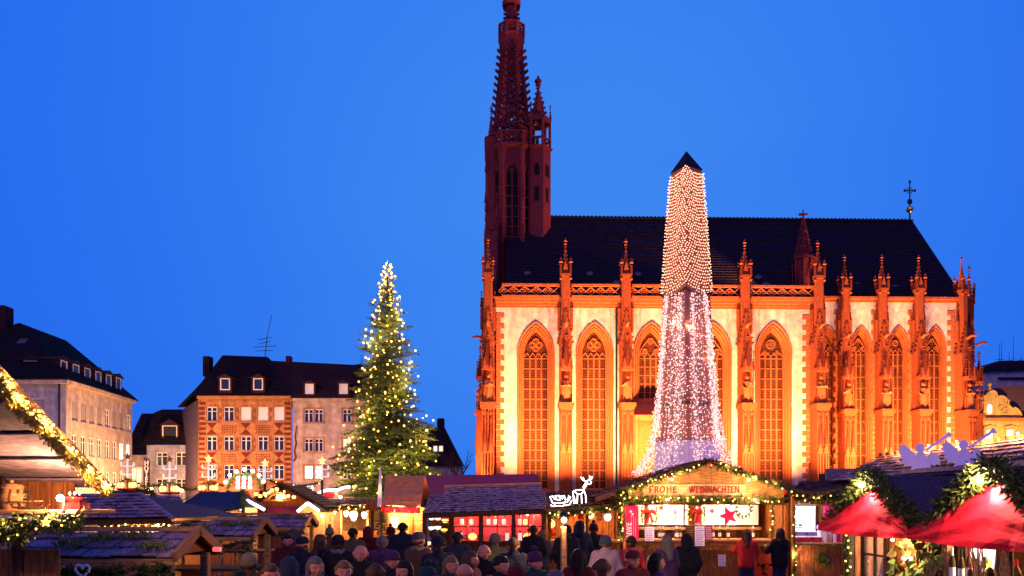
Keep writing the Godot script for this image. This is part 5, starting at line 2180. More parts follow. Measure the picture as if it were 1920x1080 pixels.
func shingles(parent: Node, a0: Vector3, a1: Vector3, b0: Vector3, b1: Vector3, rows: int, cols: int, mats: Array, s: int, single := true, scallop := false):
	var r := RandomNumberGenerator.new()
	r.seed = s
	var up := (a1 - a0).cross(b0 - a0).normalized()
	if up.y < 0:
		up = -up
	var base := MB.new()
	base.quad(a0 - up * 0.03, a1 - up * 0.03, b1 - up * 0.03, b0 - up * 0.03)
	base.quad(a0 - up * 0.06, b0 - up * 0.06, b1 - up * 0.06, a1 - up * 0.06)
	part(parent, "roof_board", base, M.wood_dark)
	var all := MB.new()
	for i in rows:
		var t0 := float(i) / rows
		var t1 := minf(1.0, float(i + 1.35) / rows)
		var l0 := a0.lerp(b0, t0)
		var l1 := a1.lerp(b1, t0)
		var h0 := a0.lerp(b0, t1)
		var h1 := a1.lerp(b1, t1)
		var shift := 0.5 if i % 2 else 0.0
		for j in cols + 1:
			var f0 := clampf((j - shift + 0.035 + r.randf_range(-0.07, 0.07)) / cols, 0, 1)
			var f1 := clampf((j + 1 - shift - 0.035 + r.randf_range(-0.07, 0.07)) / cols, 0, 1)
			if f1 - f0 < 0.15 / cols:
				continue
			var m := all if not single else MB.new()
			var g := r.randf_range(0.5, 1.4)
			m.col = Color(g, g * r.randf_range(0.94, 1.04), g * r.randf_range(0.95, 1.1))
			var lift := 0.042 + r.randf() * 0.025
			var drop := (l0 - h0) * r.randf_range(-0.03, 0.05)
			var A := l0.lerp(l1, f0) + drop
			var B := l0.lerp(l1, f1) + drop
			var C := h0.lerp(h1, f1)
			var D := h0.lerp(h1, f0)
			var u := up * lift
			var v := up * (lift - 0.022)
			if scallop:
				var mid := (A + B) / 2 + (l0 - h0) * 0.18
				m.tri(A + u, mid + u, B + u)
				m.quad(A + v, mid + v, mid + u, A + u)
				m.quad(mid + v, B + v, B + u, mid + u)
			m.quad(A + u, B + u, C + up * 0.006, D + up * 0.006)
			m.quad(A + v, B + v, B + u, A + u)
			m.quad(A + v, A + u, D + up * 0.006, D)
			m.quad(B + u, B + v, C, C + up * 0.006)
			if single:
				part(parent, "shingle", m, mats[r.randi() % mats.size()])
	if not single:
		part(parent, "shingles", all, mats[0], Vector3.ZERO, "", "stuff")


func boards(parent: Node, called: String, xf: Transform3D, w: float, h: float, n: int, mat: Material, s: int, thick := 0.025):
	var r := RandomNumberGenerator.new()
	r.seed = s
	var bw := w / n
	for i in n:
		var m := MB.new()
		var g := r.randf_range(0.72, 1.2)
		m.col = Color(g, g * r.randf_range(0.93, 1.05), g)
		m.bevel(Vector3(bw / 2, h / 2, -thick / 2 + r.randf_range(0, 0.006)), Vector3(bw - 0.008, h, thick), 0.005)
		var o := part(parent, called, m, mat)
		o.transform = xf * moved(Vector3(bw * i, 0, 0))


func planks(parent: Node, called: String, a: Vector3, b: Vector3, up: Vector3, n: int, mat: Material, s: int, face: Vector3):
	var r := RandomNumberGenerator.new()
	r.seed = s
	for i in n:
		var m := MB.new()
		var g := r.randf_range(0.75, 1.2)
		m.col = Color(g, g, g * r.randf_range(0.9, 1.05))
		var o := up * (i + 0.5) / n
		m.beam(a + o, b + o, 0.03, up.length() / n - 0.01, up.normalized())
		part(parent, called, m, mat, face * r.randf_range(0, 0.006))


func bottle_shape() -> MB:
	var m := MB.new()
	m.lathe(PackedVector2Array([Vector2(0, 0), Vector2(0.038, 0), Vector2(0.04, 0.02), Vector2(0.04, 0.19), Vector2(0.03, 0.23), Vector2(0.014, 0.26), Vector2(0.013, 0.33), Vector2(0, 0.33)]), 9)
	return m


func bottle(label: String, at: Vector3, scale_ := 1.0, group := "") -> Node3D:
	var t := thing("bottle", label, "bottle", at, 0.0, group)
	if not mesh_store.has("bottle"):
		mesh_store["bottle"] = bottle_shape().made()
		var l := MB.new()
		l.lathe(PackedVector2Array([Vector2(0.0415, 0.05), Vector2(0.0415, 0.15)]), 9)
		mesh_store["bottle_label"] = l.made()
		var c := MB.new()
		c.lathe(PackedVector2Array([Vector2(0.0155, 0.25), Vector2(0.0155, 0.332), Vector2(0, 0.334)]), 8)
		mesh_store["bottle_cap"] = c.made()
	t.scale = Vector3.ONE * scale_
	part(t, "glass", mesh_store["bottle"], M.bottle_glass)
	part(t, "paper_label", mesh_store["bottle_label"], M.bottle_label)
	part(t, "cap", mesh_store["bottle_cap"], M.bottle_label)
	return t


func bulb_lamp(parent: Node, at: Vector3, energy: float, color: Color, r := 0.05, mat: Material = null):
	var b := MB.new()
	b.ball(Vector3.ZERO, Vector3.ONE * r, 9, 6)
	part(parent, "lamp_bulb", b, mat if mat else M.lamp_white, at)
	lamp(parent, "lamp_light", at, energy, color, r * 0.8)


func star_shape(r: float, depth: float) -> MB:
	var m := MB.new()
	var p := PackedVector2Array()
	for i in 10:
		var a := TAU * i / 10 + PI / 2
		var k := r if i % 2 == 0 else r * 0.42
		p.append(Vector2(cos(a) * k, sin(a) * k))
	m.prism(p, depth, depth / 2)
	return m


func flower_picture(parent: Node, at: Vector3, w: float, h: float, s: int):
	var p := Node3D.new()
	p.name = "flower_panel"
	p.position = at
	parent.add_child(p, true)
	var b := MB.new()
	b.box(Vector3(w / 2, h / 2, 0), Vector3(w, h, 0.02))
	part(p, "panel", b, M.white_panel)
	var r := RandomNumberGenerator.new()
	r.seed = s
	for i in int(w / 0.3):
		var x := 0.15 + i * 0.3 + r.randf_range(-0.05, 0.05)
		var y := r.randf_range(0.06, 0.16)
		var st := MB.new()
		var tip := Vector3(x + r.randf_range(-0.12, 0.12), h * r.randf_range(0.5, 0.85), 0.015)
		st.bar(Vector3(x, y, 0.015), tip, 0.008, 4)
		for k in 4:
			var q := Vector3(x, y, 0.015).lerp(tip, 0.2 + 0.2 * k)
			st.ball(q + Vector3(0.035 * (1 if k % 2 else -1), 0.01, 0), Vector3(0.04, 0.015, 0.006), 6, 4)
		part(p, "sprig", st, M.leaf)
		var fl := MB.new()
		for k in 5:
			fl.ball(tip + Vector3(cos(k * 1.257) * 0.035, sin(k * 1.257) * 0.035, 0.004), Vector3(0.03, 0.03, 0.01), 6, 4)
		part(p, "blossom", fl, [M.bauble_red, M.plastic_purple, M.canvas_red][r.randi() % 3])


func paper_sheet(parent: Node, called: String, at: Vector3, w: float, h: float, mat: Material, ink: Material, lines: int, tilt := 0.0):
	var n := Node3D.new()
	n.name = called
	n.position = at
	n.rotation.x = tilt
	parent.add_child(n, true)
	var b := MB.new()
	b.box(Vector3.ZERO, Vector3(w, h, 0.012))
	part(n, "sheet", b, mat)
	var t := MB.new()
	var r := RandomNumberGenerator.new()
	r.seed = int(w * 1000) + lines
	for i in lines:
		var y := h / 2 - h * (i + 0.8) / (lines + 0.7)
		var x := -w * 0.42
		while x < w * 0.3:
			var l := r.randf_range(0.05, 0.2) * w
			t.box(Vector3(x + l / 2, y, 0.009), Vector3(l, h * 0.28 / lines, 0.004))
			x += l + w * 0.05
	part(n, "writing", t, ink, Vector3.ZERO, "", "stuff")


func make_stalls():
	street_lamps()
	stall_frohe()
	stall_red_windows()
	stall_canvas()
	stall_white()
	stall_scarlet()
	roofs_far_right()
	small_roofs()
	stall_blue_shingle()
	stall_blue_canvas()
	stall_brown_gable()
	light_poles()
	nutcracker_arch()
	stall_near_left()
	stall_under_tree()


func street_lamps():
	var post := MB.new()
	post.tube(PackedVector3Array([Vector3(0, 0, 0), Vector3(0, 3.2, 0)]), 0.07, 0.04, 8)
	post.lathe(PackedVector2Array([Vector2(0.16, 0), Vector2(0.12, 0.3), Vector2(0.07, 0.4)]), 8)
	var pm := post.made()
	var globe := MB.new()
	globe.ball(Vector3(0, 3.4, 0), Vector3.ONE * 0.22, 12, 8)
	var gm := globe.made()
	var spots := [[-38.6, -79.0, 1.0, 205.0, "added unseen globe street lamp before the long side of the corner house"], [-36.5, -66.0, 0.95, 150.0, "added unseen globe street lamp before the front of the corner house"], [-31.0, -70.0, 1.0, 155.0, "added unseen globe street lamp before the painted house"], [-22.0, -69.0, 1.0, 180.0, "added unseen globe street lamp before the cream house"], [-40.6, -84.0, 1.08, 40.0, "taller globe street lamp beside the hotel sign"]]  # all but the taller lamp are added out of sight to light the facades
	for p in spots:
		var t := thing("street_lamp", p[4], "street lamp", Vector3(p[0], 0, p[1]), 0.0, "globe street lamps round the square")
		t.scale = Vector3.ONE * p[2]
		part(t, "post", pm, M.dark_metal)
		part(t, "globe_light", gm, M.lamp_face)
		lamp(t, "street_light", Vector3(0, 3.4, 0), p[3], Color(1.0, 0.5, 0.2), 0.2)


func stall_frohe():
	var d := 19.5
	var s := F / d
	var at := Vector3(360.0 / s, 0, -d)
	var t := thing("gabled_stall", "large gabled wooden stall with the red greeting on a long board over its counter", "market stall", at)
	var x := func(px: float) -> float: return (px - 1320.0) / s
	var y := func(py: float) -> float: return hy(py, s)
	var apex: float = y.call(862)
	var xl: float = x.call(1113)
	var xr: float = x.call(1511)
	var yl: float = y.call(933)
	var yr: float = y.call(929)
	var za := 0.45
	var zb := -3.4
	shingles(t, Vector3(xl, yl, zb), Vector3(xl, yl, za), Vector3(0, apex, zb), Vector3(0, apex, za), 9, 14, [M.shingle_brown], 31, false)
	shingles(t, Vector3(xr, yr, za), Vector3(xr, yr, zb), Vector3(0, apex, za), Vector3(0, apex, zb), 9, 14, [M.shingle_brown], 32, false)
	for e in [[xl, yl], [xr, yr]]:
		var rk := MB.new()
		rk.beam(Vector3(e[0], e[1] - 0.05, za + 0.02), Vector3(0, apex - 0.05, za + 0.02), 0.05, 0.12, Vector3.UP)
		part(t, "rake_board", rk, M.wood_long)
	var n := 15
	var gx0: float = x.call(1178)
	var gx1: float = x.call(1470)
	var r := RandomNumberGenerator.new()
	r.seed = 9
	for i in n:
		var a := lerpf(gx0, gx1, float(i) / n) + 0.004
		var b := lerpf(gx0, gx1, float(i + 1) / n) - 0.004
		var ya := lerpf(apex, yl if a < 0 else yr, a / (xl if a < 0 else xr)) - 0.06
		var yb := lerpf(apex, yl if b < 0 else yr, b / (xl if b < 0 else xr)) - 0.06
		var m := MB.new()
		var g := r.randf_range(0.8, 1.15)
		m.col = Color(g, g, g)
		var low: float = y.call(936)
		if minf(ya, yb) > low + 0.03:
			m.prism(PackedVector2Array([Vector2(a, low), Vector2(b, low), Vector2(b, yb), Vector2(a, ya)]), 0.03, 0.0)
			part(t, "gable_board", m, M.wood_board)
	var sg := MB.new()
	var sy0: float = y.call(929)
	var sy1: float = y.call(908)
	sg.prism(PackedVector2Array([Vector2(x.call(1203), (sy0 + sy1) / 2), Vector2(x.call(1208), sy0), Vector2(x.call(1396), sy0), Vector2(x.call(1396), sy1), Vector2(x.call(1208), sy1)]), 0.03, 0.05)
	part(t, "sign_board", sg, mk("sign_wood", Color(0.75, 0.48, 0.27), 0.7, "grain", Vector3(0.3, 2.6, 2.6)))
	var tx := text_mesh("FROHE", 0.175, 0.015, true, 0.16)
	part(t, "lettering", tx, M.letter_red, Vector3(x.call(1242), y.call(919), 0.06)).scale.x = 0.94
	part(t, "lettering", text_mesh("WEIHNACHTEN", 0.175, 0.015, true, 0.16), M.letter_red, Vector3(x.call(1338), y.call(919), 0.06)).scale.x = 0.75
	var fr := MB.new()
	fr.bevel(Vector3((gx0 + gx1) / 2, y.call(941), 0.02), Vector3(gx1 - gx0, 0.16, 0.14), 0.015)
	part(t, "lintel", fr, M.wood_dark)
	for px in [1172.0, 1212.0, 1303.0, 1446.0, 1474.0]:
		var ps := MB.new()
		ps.bevel(Vector3(x.call(px), y.call(943) / 2, 0.0), Vector3(0.1 if px != 1303.0 else 0.34, y.call(943), 0.1), 0.012)
		part(t, "post", ps, M.wood_warm)
	for q in [gx0, gx1]:
		var wl := MB.new()
		wl.span(q - 0.02, q + 0.02, 0, 2.4, -3.2, -0.06)
		part(t, "side_wall", wl, M.wood_warm)
	boards(t, "back_board", moved(Vector3(gx0, 0, -1.9)), gx1 - gx0, 2.5, 18, M.wood_board, 41)
	var fl := MB.new()
	fl.span(gx0, gx1, 0, 0.12, -3.2, -0.06)
	part(t, "floor", fl, M.wood_dark)
	var ce := MB.new()
	ce.span(gx0, gx1, 2.46, 2.5, -3.2, -0.04)
	part(t, "ceiling", ce, M.wood_board)
	var cy: float = y.call(1010)
	var ct := MB.new()
	ct.bevel(Vector3((gx0 + gx1) / 2, cy - 0.03, 0.0), Vector3(gx1 - gx0, 0.06, 0.7), 0.012)
	part(t, "counter_top", ct, M.wood_board)
	boards(t, "apron_board", moved(Vector3(gx0, y.call(1022), 0.33)), gx1 - gx0, cy - 0.06 - y.call(1022), 26, M.wood_warm, 42)
	boards(t, "front_board", moved(Vector3(gx0, 0.05, 0.1)), gx1 - gx0, y.call(1031) - 0.05, 30, M.wood_warm, 43)
	for p in [[1428, 1048, 0.3], [1418, 1070, 0.26], [1440, 1072, 0.22]]:
		part(t, "wooden_star", star_shape(p[2] * 1.15, 0.03), M.letter_red, Vector3(x.call(p[0]), y.call(p[1]), 0.14)).rotation.z = p[2] * 2
	paper_sheet(t, "notice", Vector3(x.call(1351), y.call(1050), 0.13), 0.19, 0.3, M.paper, M.letter_purple, 6)
	var win := [[1226.0, 1286.0], [1319.0, 1432.0]]
	for k in 2:
		var a: float = x.call(win[k][0]) - 0.25
		var b: float = x.call(win[k][1]) + 0.25
		flower_picture(t, Vector3(a, y.call(987), -1.2), b - a, 0.56, 50 + k)
		var sh := MB.new()
		sh.span(a, b, y.call(996), y.call(991), -1.3, -0.95)
		part(t, "shelf", sh, M.wood_board)
	paper_sheet(t, "menu_sheet", Vector3(x.call(1213), y.call(1000), 0.36), 0.24, 0.36, M.paper, M.letter_purple, 7, -0.12)
	paper_sheet(t, "menu_board", Vector3(x.call(1288), y.call(999), 0.36), 0.22, 0.38, M.board_black, M.lamp_face_dim if M.has("lamp_face_dim") else M.wood_board, 8, -0.12)
	paper_sheet(t, "menu_sheet", Vector3(x.call(1305), y.call(1004), 0.39), 0.24, 0.5, M.paper, M.letter_purple, 8, -0.08)
	paper_sheet(t, "menu_board", Vector3(x.call(1322), y.call(999), 0.36), 0.19, 0.36, M.canvas_purple, M.paper, 7, -0.12)
	for px in [1215.0, 1305.0]:
		var ov := MB.new()
		ov.ball(Vector3.ZERO, Vector3(0.09, 0.035, 0.01), 10, 6)
		part(t, "oval_plate", ov, M.paper, Vector3(x.call(px), y.call(982), 0.2))
	bulb_lamp(t, Vector3(x.call(1255), 2.28, -0.55), 2.4, Color(1.0, 0.72, 0.4), 0.05)
	bulb_lamp(t, Vector3(x.call(1375), 2.28, -0.55), 3.2, Color(1.0, 0.72, 0.4), 0.05)
	bulb_lamp(t, Vector3(x.call(1250), y.call(900), 0.62), 1.0, Color(1.0, 0.62, 0.3), 0.026)  # added bulbs tucked by the garland to brighten the gable boards
	bulb_lamp(t, Vector3(x.call(1390), y.call(901), 0.62), 1.0, Color(1.0, 0.62, 0.3), 0.026)
	bulb_lamp(t, Vector3(x.call(1400), y.call(937), 0.66), 3.0, Color(1.0, 0.5, 0.2), 0.026)  # added bulbs below the gable edge to light the front boards
	bulb_lamp(t, Vector3(x.call(1240), y.call(937), 0.66), 2.4, Color(1.0, 0.5, 0.2), 0.026)
	for i in 9:
		var bx: float = x.call([1238, 1243, 1268, 1272, 1278, 1341, 1352, 1366, 1412][i])
		bottle(["bottle standing at the left end of the greeting stall counter", "bottle just right of the counter's first bottle at the greeting stall", "bottle beside the black menu board, left one of three", "bottle beside the black menu board, middle one of three", "bottle beside the black menu board, right one of three", "bottle right of the dark red menu board on the counter", "second bottle right of the dark red menu board", "bottle standing mid counter under the red star", "bottle at the right end of the greeting stall counter"][i], at + Vector3(bx, cy, -0.1 + 0.1 * sin(i)), 1.0, "bottles on the counter of the greeting stall")
	var star := thing("paper_star", "big pink paper star hanging inside the greeting stall window", "star ornament", at + Vector3(x.call(1372), y.call(968), -0.3))
	part(star, "star", star_shape(0.27, 0.06), M.banner_magenta).rotation.z = 0.3
	wreath("small_wreath", "green wreath with blue lights hanging in the right window of the greeting stall", at + Vector3(x.call(1399), y.call(955), -0.2), 0.2, 0.07, M.tube_white)
	for k in 2:
		var px: float = [1215.0, 1303.0][k]
		ornament_santa(["red bow ornament framed by lights on the left post of the greeting stall", "red bow ornament framed by lights on the middle post of the greeting stall"][k], at + Vector3(x.call(px), y.call(962), 0.24))
		var g := []
		for q in [[-13, 950], [-15, 965], [-12, 980]]:
			g.append(at + Vector3(x.call(px + q[0]), y.call(q[1]), 0.16))
		garland("post_garland", ["short lit garland left of the left bow ornament", "short lit garland left of the middle bow ornament"][k], g, 0.07, 90, 0.1, M.bulb_warm, 0.022, "upright garlands on the greeting stall")
		g = []
		for q in [[13, 950], [15, 965], [12, 980]]:
			g.append(at + Vector3(x.call(px + q[0]), y.call(q[1]), 0.16))
		garland("post_garland", ["short lit garland right of the left bow ornament", "short lit garland right of the middle bow ornament"][k], g, 0.07, 90, 0.1, M.bulb_warm, 0.022, "upright garlands on the greeting stall")
	var A := at + Vector3(x.call(1150), y.call(927), za + 0.1)
	garland("gable_garland", "lit fir garland along the left gable edge of the greeting stall", [A, at + Vector3(x.call(1235), y.call(897), za + 0.1), at + Vector3(x.call(1316), y.call(869), za + 0.1)], 0.125, 150, 0.15, M.bulb_warm, 0.021, "", 0.0, 0.35)
	garland("gable_garland", "lit fir garland along the right gable edge of the greeting stall", [at + Vector3(x.call(1322), y.call(869), za + 0.1), at + Vector3(x.call(1410), y.call(899), za + 0.1), at + Vector3(x.call(1500), y.call(932), za + 0.1)], 0.125, 150, 0.15, M.bulb_warm, 0.021, "", 0.0, 0.35)
	garland("lintel_garland", "lit fir garland along the beam under the greeting board", [at + Vector3(x.call(1166), y.call(938), 0.3), at + Vector3(x.call(1260), y.call(936), 0.3), at + Vector3(x.call(1360), y.call(937), 0.3), at + Vector3(x.call(1450), y.call(936), 0.3)], 0.12, 150, 0.14, M.bulb_warm, 0.021, "", 0.0, 0.25)
	garland("post_garland", "lit fir garland hanging down the right post of the greeting stall", [at + Vector3(x.call(1443), y.call(941), 0.2), at + Vector3(x.call(1444), y.call(970), 0.2), at + Vector3(x.call(1442), y.call(1002), 0.2)], 0.09, 110, 0.12, M.bulb_warm, 0.02)
	garland("post_garland", "lit fir garland hanging down the left corner post beside the magenta banner", [at + Vector3(x.call(1163), y.call(940), 0.25), at + Vector3(x.call(1161), y.call(975), 0.25), at + Vector3(x.call(1163), y.call(1012), 0.25)], 0.1, 120, 0.14, M.bulb_warm, 0.021, "", 0.0, 0.3)
	for p in [[1247, 894, "red bauble on the left gable garland"], [1318, 872, "red bauble at the gable tip"], [1455, 924, "red bow at the lower right of the gable garland"], [1491, 938, "red bauble at the right eave of the greeting stall"]]:
		var b := thing("bauble", p[2], "bauble", at + Vector3(x.call(p[0]), y.call(p[1]), za + 0.2))
		var bm := MB.new()
		bm.ball(Vector3.ZERO, Vector3.ONE * 0.055, 9, 7)
		part(b, "ball", bm, M.bauble_red)
	var bn := thing("banner", "upright magenta banner with white letters at the left of the greeting stall", "banner", at + Vector3(x.call(1183), y.call(1012), 0.16))
	var bb := MB.new()
	bb.box(Vector3(0, 0.44, 0), Vector3(0.34, 0.88, 0.015))
	part(bn, "cloth", bb, M.banner_magenta)
	var tw := part(bn, "lettering", text_mesh("NWE", 0.13, 0.006), M.letter_white, Vector3(-0.08, 0.26, 0.012))
	tw.rotation.z = PI / 2
	for i in 2:
		part(bn, "star", star_shape(0.045 - 0.01 * i, 0.01), M.letter_white, Vector3(-0.03 + 0.05 * i, 0.74 - 0.07 * i, 0.012))
	var ln := MB.new()
	for i in 3:
		ln.bar(Vector3(-0.01 + 0.05 * i, 0.0, 0.012), Vector3(-0.01 + 0.05 * i, 0.68 - 0.05 * i, 0.012), 0.004, 4)
	part(bn, "thread", ln, M.letter_white)
	var fb := thing("fir_branch", "dark fir branch fixed to the front boards below the counter", "branch", at + Vector3(x.call(1323), y.call(1078), 0.2))
	var fm := MB.new()
	var rr := RandomNumberGenerator.new()
	rr.seed = 3
	for i in 12:
		var a := Vector3(0, 0.05 * i, 0)
		needle_twig(fm, rr, a, a + Vector3(0.16 * (1 if i % 2 else -1), 0.14, 0.05), 0.12)
	fm.bar(Vector3.ZERO, Vector3(0.04, 0.66, 0), 0.012, 5)
	part(fb, "twigs", fm, M.needles)


func wreath(called: String, label: String, at: Vector3, r: float, thick: float, bulbs: Material = null):
	var t := thing(called, label, "wreath", at)
	var path := PackedVector3Array()
	for i in 21:
		path.append(Vector3(cos(TAU * i / 20) * r, sin(TAU * i / 20) * r, 0))
	part(t, "fir_twigs", garland_mesh(path, thick, 140, 17 + int(r * 100)), M.needles, Vector3.ZERO, "", "stuff")
	if bulbs:
		var b := MB.new()
		b.ball(Vector3.ZERO, Vector3.ONE * 0.016, 6, 4)
		var bm := b.made()
		for i in 12:
			part(t, "bulb", bm, bulbs, Vector3(cos(i * 0.52) * r, sin(i * 0.52) * r, thick * 0.9))


func ornament_santa(label: String, at: Vector3):
	var t := thing("bow_ornament", label, "ornament", at)
	var m := MB.new()
	for e in [-1, 1]:
		m.ball(Vector3(e * 0.07, 0.05, 0), Vector3(0.08, 0.055, 0.04), 8, 6)
		m.tube(PackedVector3Array([Vector3(0, 0.02, 0), Vector3(e * 0.04, -0.12, 0.01), Vector3(e * 0.07, -0.24, 0)]), 0.03, 0.035, 5)
	m.ball(Vector3(0, 0.04, 0.03), Vector3(0.035, 0.04, 0.03), 7, 5)
	part(t, "bow", m, M.ribbon_red)
	var s := MB.new()
	s.ball(Vector3(0, 0.14, 0), Vector3(0.05, 0.04, 0.04), 8, 6)
	part(t, "knot_top", s, M.paper)


func stall_red_windows():
	var t := thing("shingled_stall", "long low stall with bluish shingle roof and three red lit windows", "market stall", Vector3.ZERO)
	var e0 := W(793, 964, 18.6)
	var e1 := W(1020, 956, 19.0)
	var e2 := W(1166, 943, 19.9)
	var r0 := W(806, 928, 21.2)
	var r1 := W(1022, 922, 21.6)
	var r2 := W(1190, 916, 22.4)
	shingles(t, e0, e1, r0, r1, 9, 34, [M.shingle], 61, false)
	var fa := MB.new()
	fa.beam(e0 + Vector3(0, -0.05, 0.02), e1 + Vector3(0, -0.05, 0.02), 0.04, 0.12)
	part(t, "eaves_board", fa, M.wood_dark)
	var d := 18.9
	var s := F / d
	var zz := -d
	var px := [[852.0, 899.0], [905.0, 960.0], [967.0, 1015.0]]
	var y0 := hy(1014.0, s)
	var y1 := hy(964.0, s)
	var glow_wall := MB.new()
	var X := func(p: float) -> float: return (p - 960.0) / s
	glow_wall.span(X.call(846), X.call(1020), 0.4, y1 + 0.1, zz - 1.3, zz - 1.26)
	part(t, "back_wall", glow_wall, M.red_inside)
	for q in [843.0, 1021.0]:
		var sw := MB.new()
		sw.span(X.call(q), X.call(q) + 0.03, 0, y1 + 0.1, zz - 1.26, zz - 0.05)
		part(t, "side_wall", sw, M.wood_dark)
	boards(t, "front_board", moved(Vector3(X.call(800), 0, zz)), X.call(1022) - X.call(800), y0 - 0.02, 22, M.wood_dark, 62)
	for i in 3:
		var w := Node3D.new()
		w.name = "window"
		w.position = Vector3(X.call(px[i][0]), y0, zz)
		t.add_child(w, true)
		var ww: float = X.call(px[i][1]) - X.call(px[i][0])
		var hh := y1 - y0
		var f := MB.new()
		f.span(-0.06, 0, -0.04, hh + 0.1, -0.05, 0.05)
		f.span(ww, ww + 0.06, -0.04, hh + 0.1, -0.05, 0.05)
		f.span(0, ww, -0.05, 0, -0.05, 0.06)
		f.span(ww / 2 - 0.012, ww / 2 + 0.012, 0, hh, -0.02, 0.02)
		f.span(0, ww, hh * 0.52, hh * 0.52 + 0.024, -0.018, 0.018)
		part(w, "frame", f, M.wood_dark)
		var pane := StandardMaterial3D.new()
		if not M.has("clear_pane"):
			pane.transparency = BaseMaterial3D.TRANSPARENCY_ALPHA
			pane.albedo_color = Color(1, 1, 1, 0.06)
			pane.roughness = 0.05
			M.clear_pane = pane
		for a in 2:
			for b in 2:
				var p := MB.new()
				p.box(Vector3(ww * (0.25 + 0.5 * a), hh * (0.26 + 0.5 * b), 0), Vector3(ww / 2 - 0.03, hh / 2 - 0.03, 0.006))
				part(w, "pane", p, M.clear_pane)
	var sh := MB.new()
	sh.span(X.call(848), X.call(1018), y0 + 0.36, y0 + 0.38, zz - 0.9, zz - 0.4)
	sh.span(X.call(848), X.call(1018), y0 - 0.05, y0 - 0.02, zz - 0.9, zz - 0.3)
	part(t, "shelf", sh, M.red_inside)
	var goods := [[866, 0, "white"], [884, 0, "white"], [864, 1, "white"], [886, 2, "gold"], [916, 0, "white"], [928, 0, "white"], [945, 0, "blue"], [945, 3, "white"], [951, 1, "white"], [985, 0, "gold"], [975, 3, "white"], [975, 1, "white"], [989, 2, "gold"], [1003, 0, "red"]]
	var kinds := {"white": glow("lamp_pale", Color(1.0, 0.62, 0.5), 1.1), "gold": M.lantern_yellow, "blue": M.plastic_purple, "red": M.bauble_red}
	var names := ["pale candle house at the left of the first red window", "pale candle house at the right of the first red window", "lower pale lantern in the first red window", "round gold lantern low in the first red window", "left square pale lantern in the second red window", "right square pale lantern in the second red window", "blue glass lantern high in the second red window", "white lantern below the blue glass one", "slim pale candle in the second red window", "gold ring lantern in the third red window", "white flat lantern at upper left of the third window", "low white lantern at left of the third window", "gold lantern low in the third red window", "red glass lantern at right of the third window"]
	for i in goods.size():
		var g: Array = goods[i]
		var yy: float = y0 + (0.38 if g[1] == 0 or g[1] == 3 else -0.02)
		var l := thing("lantern", names[i], "lantern", Vector3(X.call(g[0]) * (d + 0.6) / d, yy, zz - 0.6))
		var m := MB.new()
		if g[1] == 2:
			m.ball(Vector3(0, 0.1, 0), Vector3(0.11, 0.09, 0.08), 10, 7)
		elif g[1] == 1:
			m.lathe(PackedVector2Array([Vector2(0, 0), Vector2(0.05, 0), Vector2(0.05, 0.2), Vector2(0.02, 0.24), Vector2(0, 0.26)]), 8)
		else:
			m.bevel(Vector3(0, 0.08, 0), Vector3(0.1, 0.15, 0.09), 0.02)
		part(l, "lamp_shade", m, kinds[g[2]])
		var tp := MB.new()
		tp.lathe(PackedVector2Array([Vector2(0.07, 0.2 if g[1] != 2 else 0.25), Vector2(0.01, 0.27 if g[1] != 2 else 0.3)]), 6)
		part(l, "cap", tp, M.dark_metal)
	for p in [875.0, 932.0, 990.0]:
		bulb_lamp(t, Vector3(X.call(p), y1 - 0.02, zz - 0.55), 3.2, Color(1.0, 0.28, 0.13), 0.03)
	var bay := MB.new()
	bay.span(X.call(800), X.call(845), 0.4, y1, zz - 1.0, zz - 0.96)
	part(t, "bay_wall", bay, M.wood_warm)
	for i in 6:
		var b := thing("lit_bowl", ["upper left white lit bowl in the open bay beside the red windows", "upper right white lit bowl in the open bay", "lower left white lit bowl in the open bay", "lower right white lit bowl in the open bay", "orange glass bowl at upper right of the open bay", "orange glass bowl at lower right of the open bay"][i], "bowl", Vector3(X.call([806, 818, 806, 818, 832, 830][i]), EYE_HEIGHT + (HORIZON - [973, 973, 992, 991, 978, 996][i]) / s, zz - 0.4))
		var m := MB.new()
		m.lathe(PackedVector2Array([Vector2(0, -0.04), Vector2(0.05, -0.035), Vector2(0.085, 0.02), Vector2(0.08, 0.04), Vector2(0, 0.05)]), 10)
		part(b, "lamp_shade", m, M.lit_room_white if i < 4 else M.lantern_yellow)
	for yy in [973.0, 992.0]:
		var bs := MB.new()
		var hy: float = hy(yy, s) - 0.06
		bs.span(X.call(800), X.call(845), hy - 0.02, hy, zz - 0.7, zz - 0.25)
		part(t, "bay_shelf", bs, M.wood_dark)
	bulb_lamp(t, Vector3(X.call(822), y1 - 0.05, zz - 0.3), 1.1, Color(1.0, 0.6, 0.35), 0.03)
	for p in [797.0, 847.0, 902.0, 963.0, 1019.0]:
		var ps := MB.new()
		ps.bevel(Vector3(X.call(p), y1 / 2 + 0.05, zz + 0.03), Vector3(0.12, y1 + 0.1, 0.12), 0.012)
		part(t, "post", ps, M.wood_dark)
	var b := thing("open_booth", "open orange lit booth with garlanded eaves between red windows and greeting stall", "market stall", Vector3.ZERO)
	shingles(b, e1 + Vector3(0.03, 0, 0), e2, r1 + Vector3(0.03, 0, 0), r2, 9, 22, [M.shingle_brown], 63, false)
	var ef := MB.new()
	ef.beam(e1 + Vector3(0.05, -0.05, 0.03), e2 + Vector3(0, -0.05, 0.03), 0.04, 0.1)
	part(b, "eaves_board", ef, M.wood_long)
	var bd := 20.2
	var bsx := F / bd
	var BX := func(p: float) -> float: return (p - 960.0) / bsx
	boards(b, "back_board", moved(Vector3(BX.call(1025), 0, -bd - 1.4)), BX.call(1165) - BX.call(1025), 2.25, 12, M.wood_warm, 64)
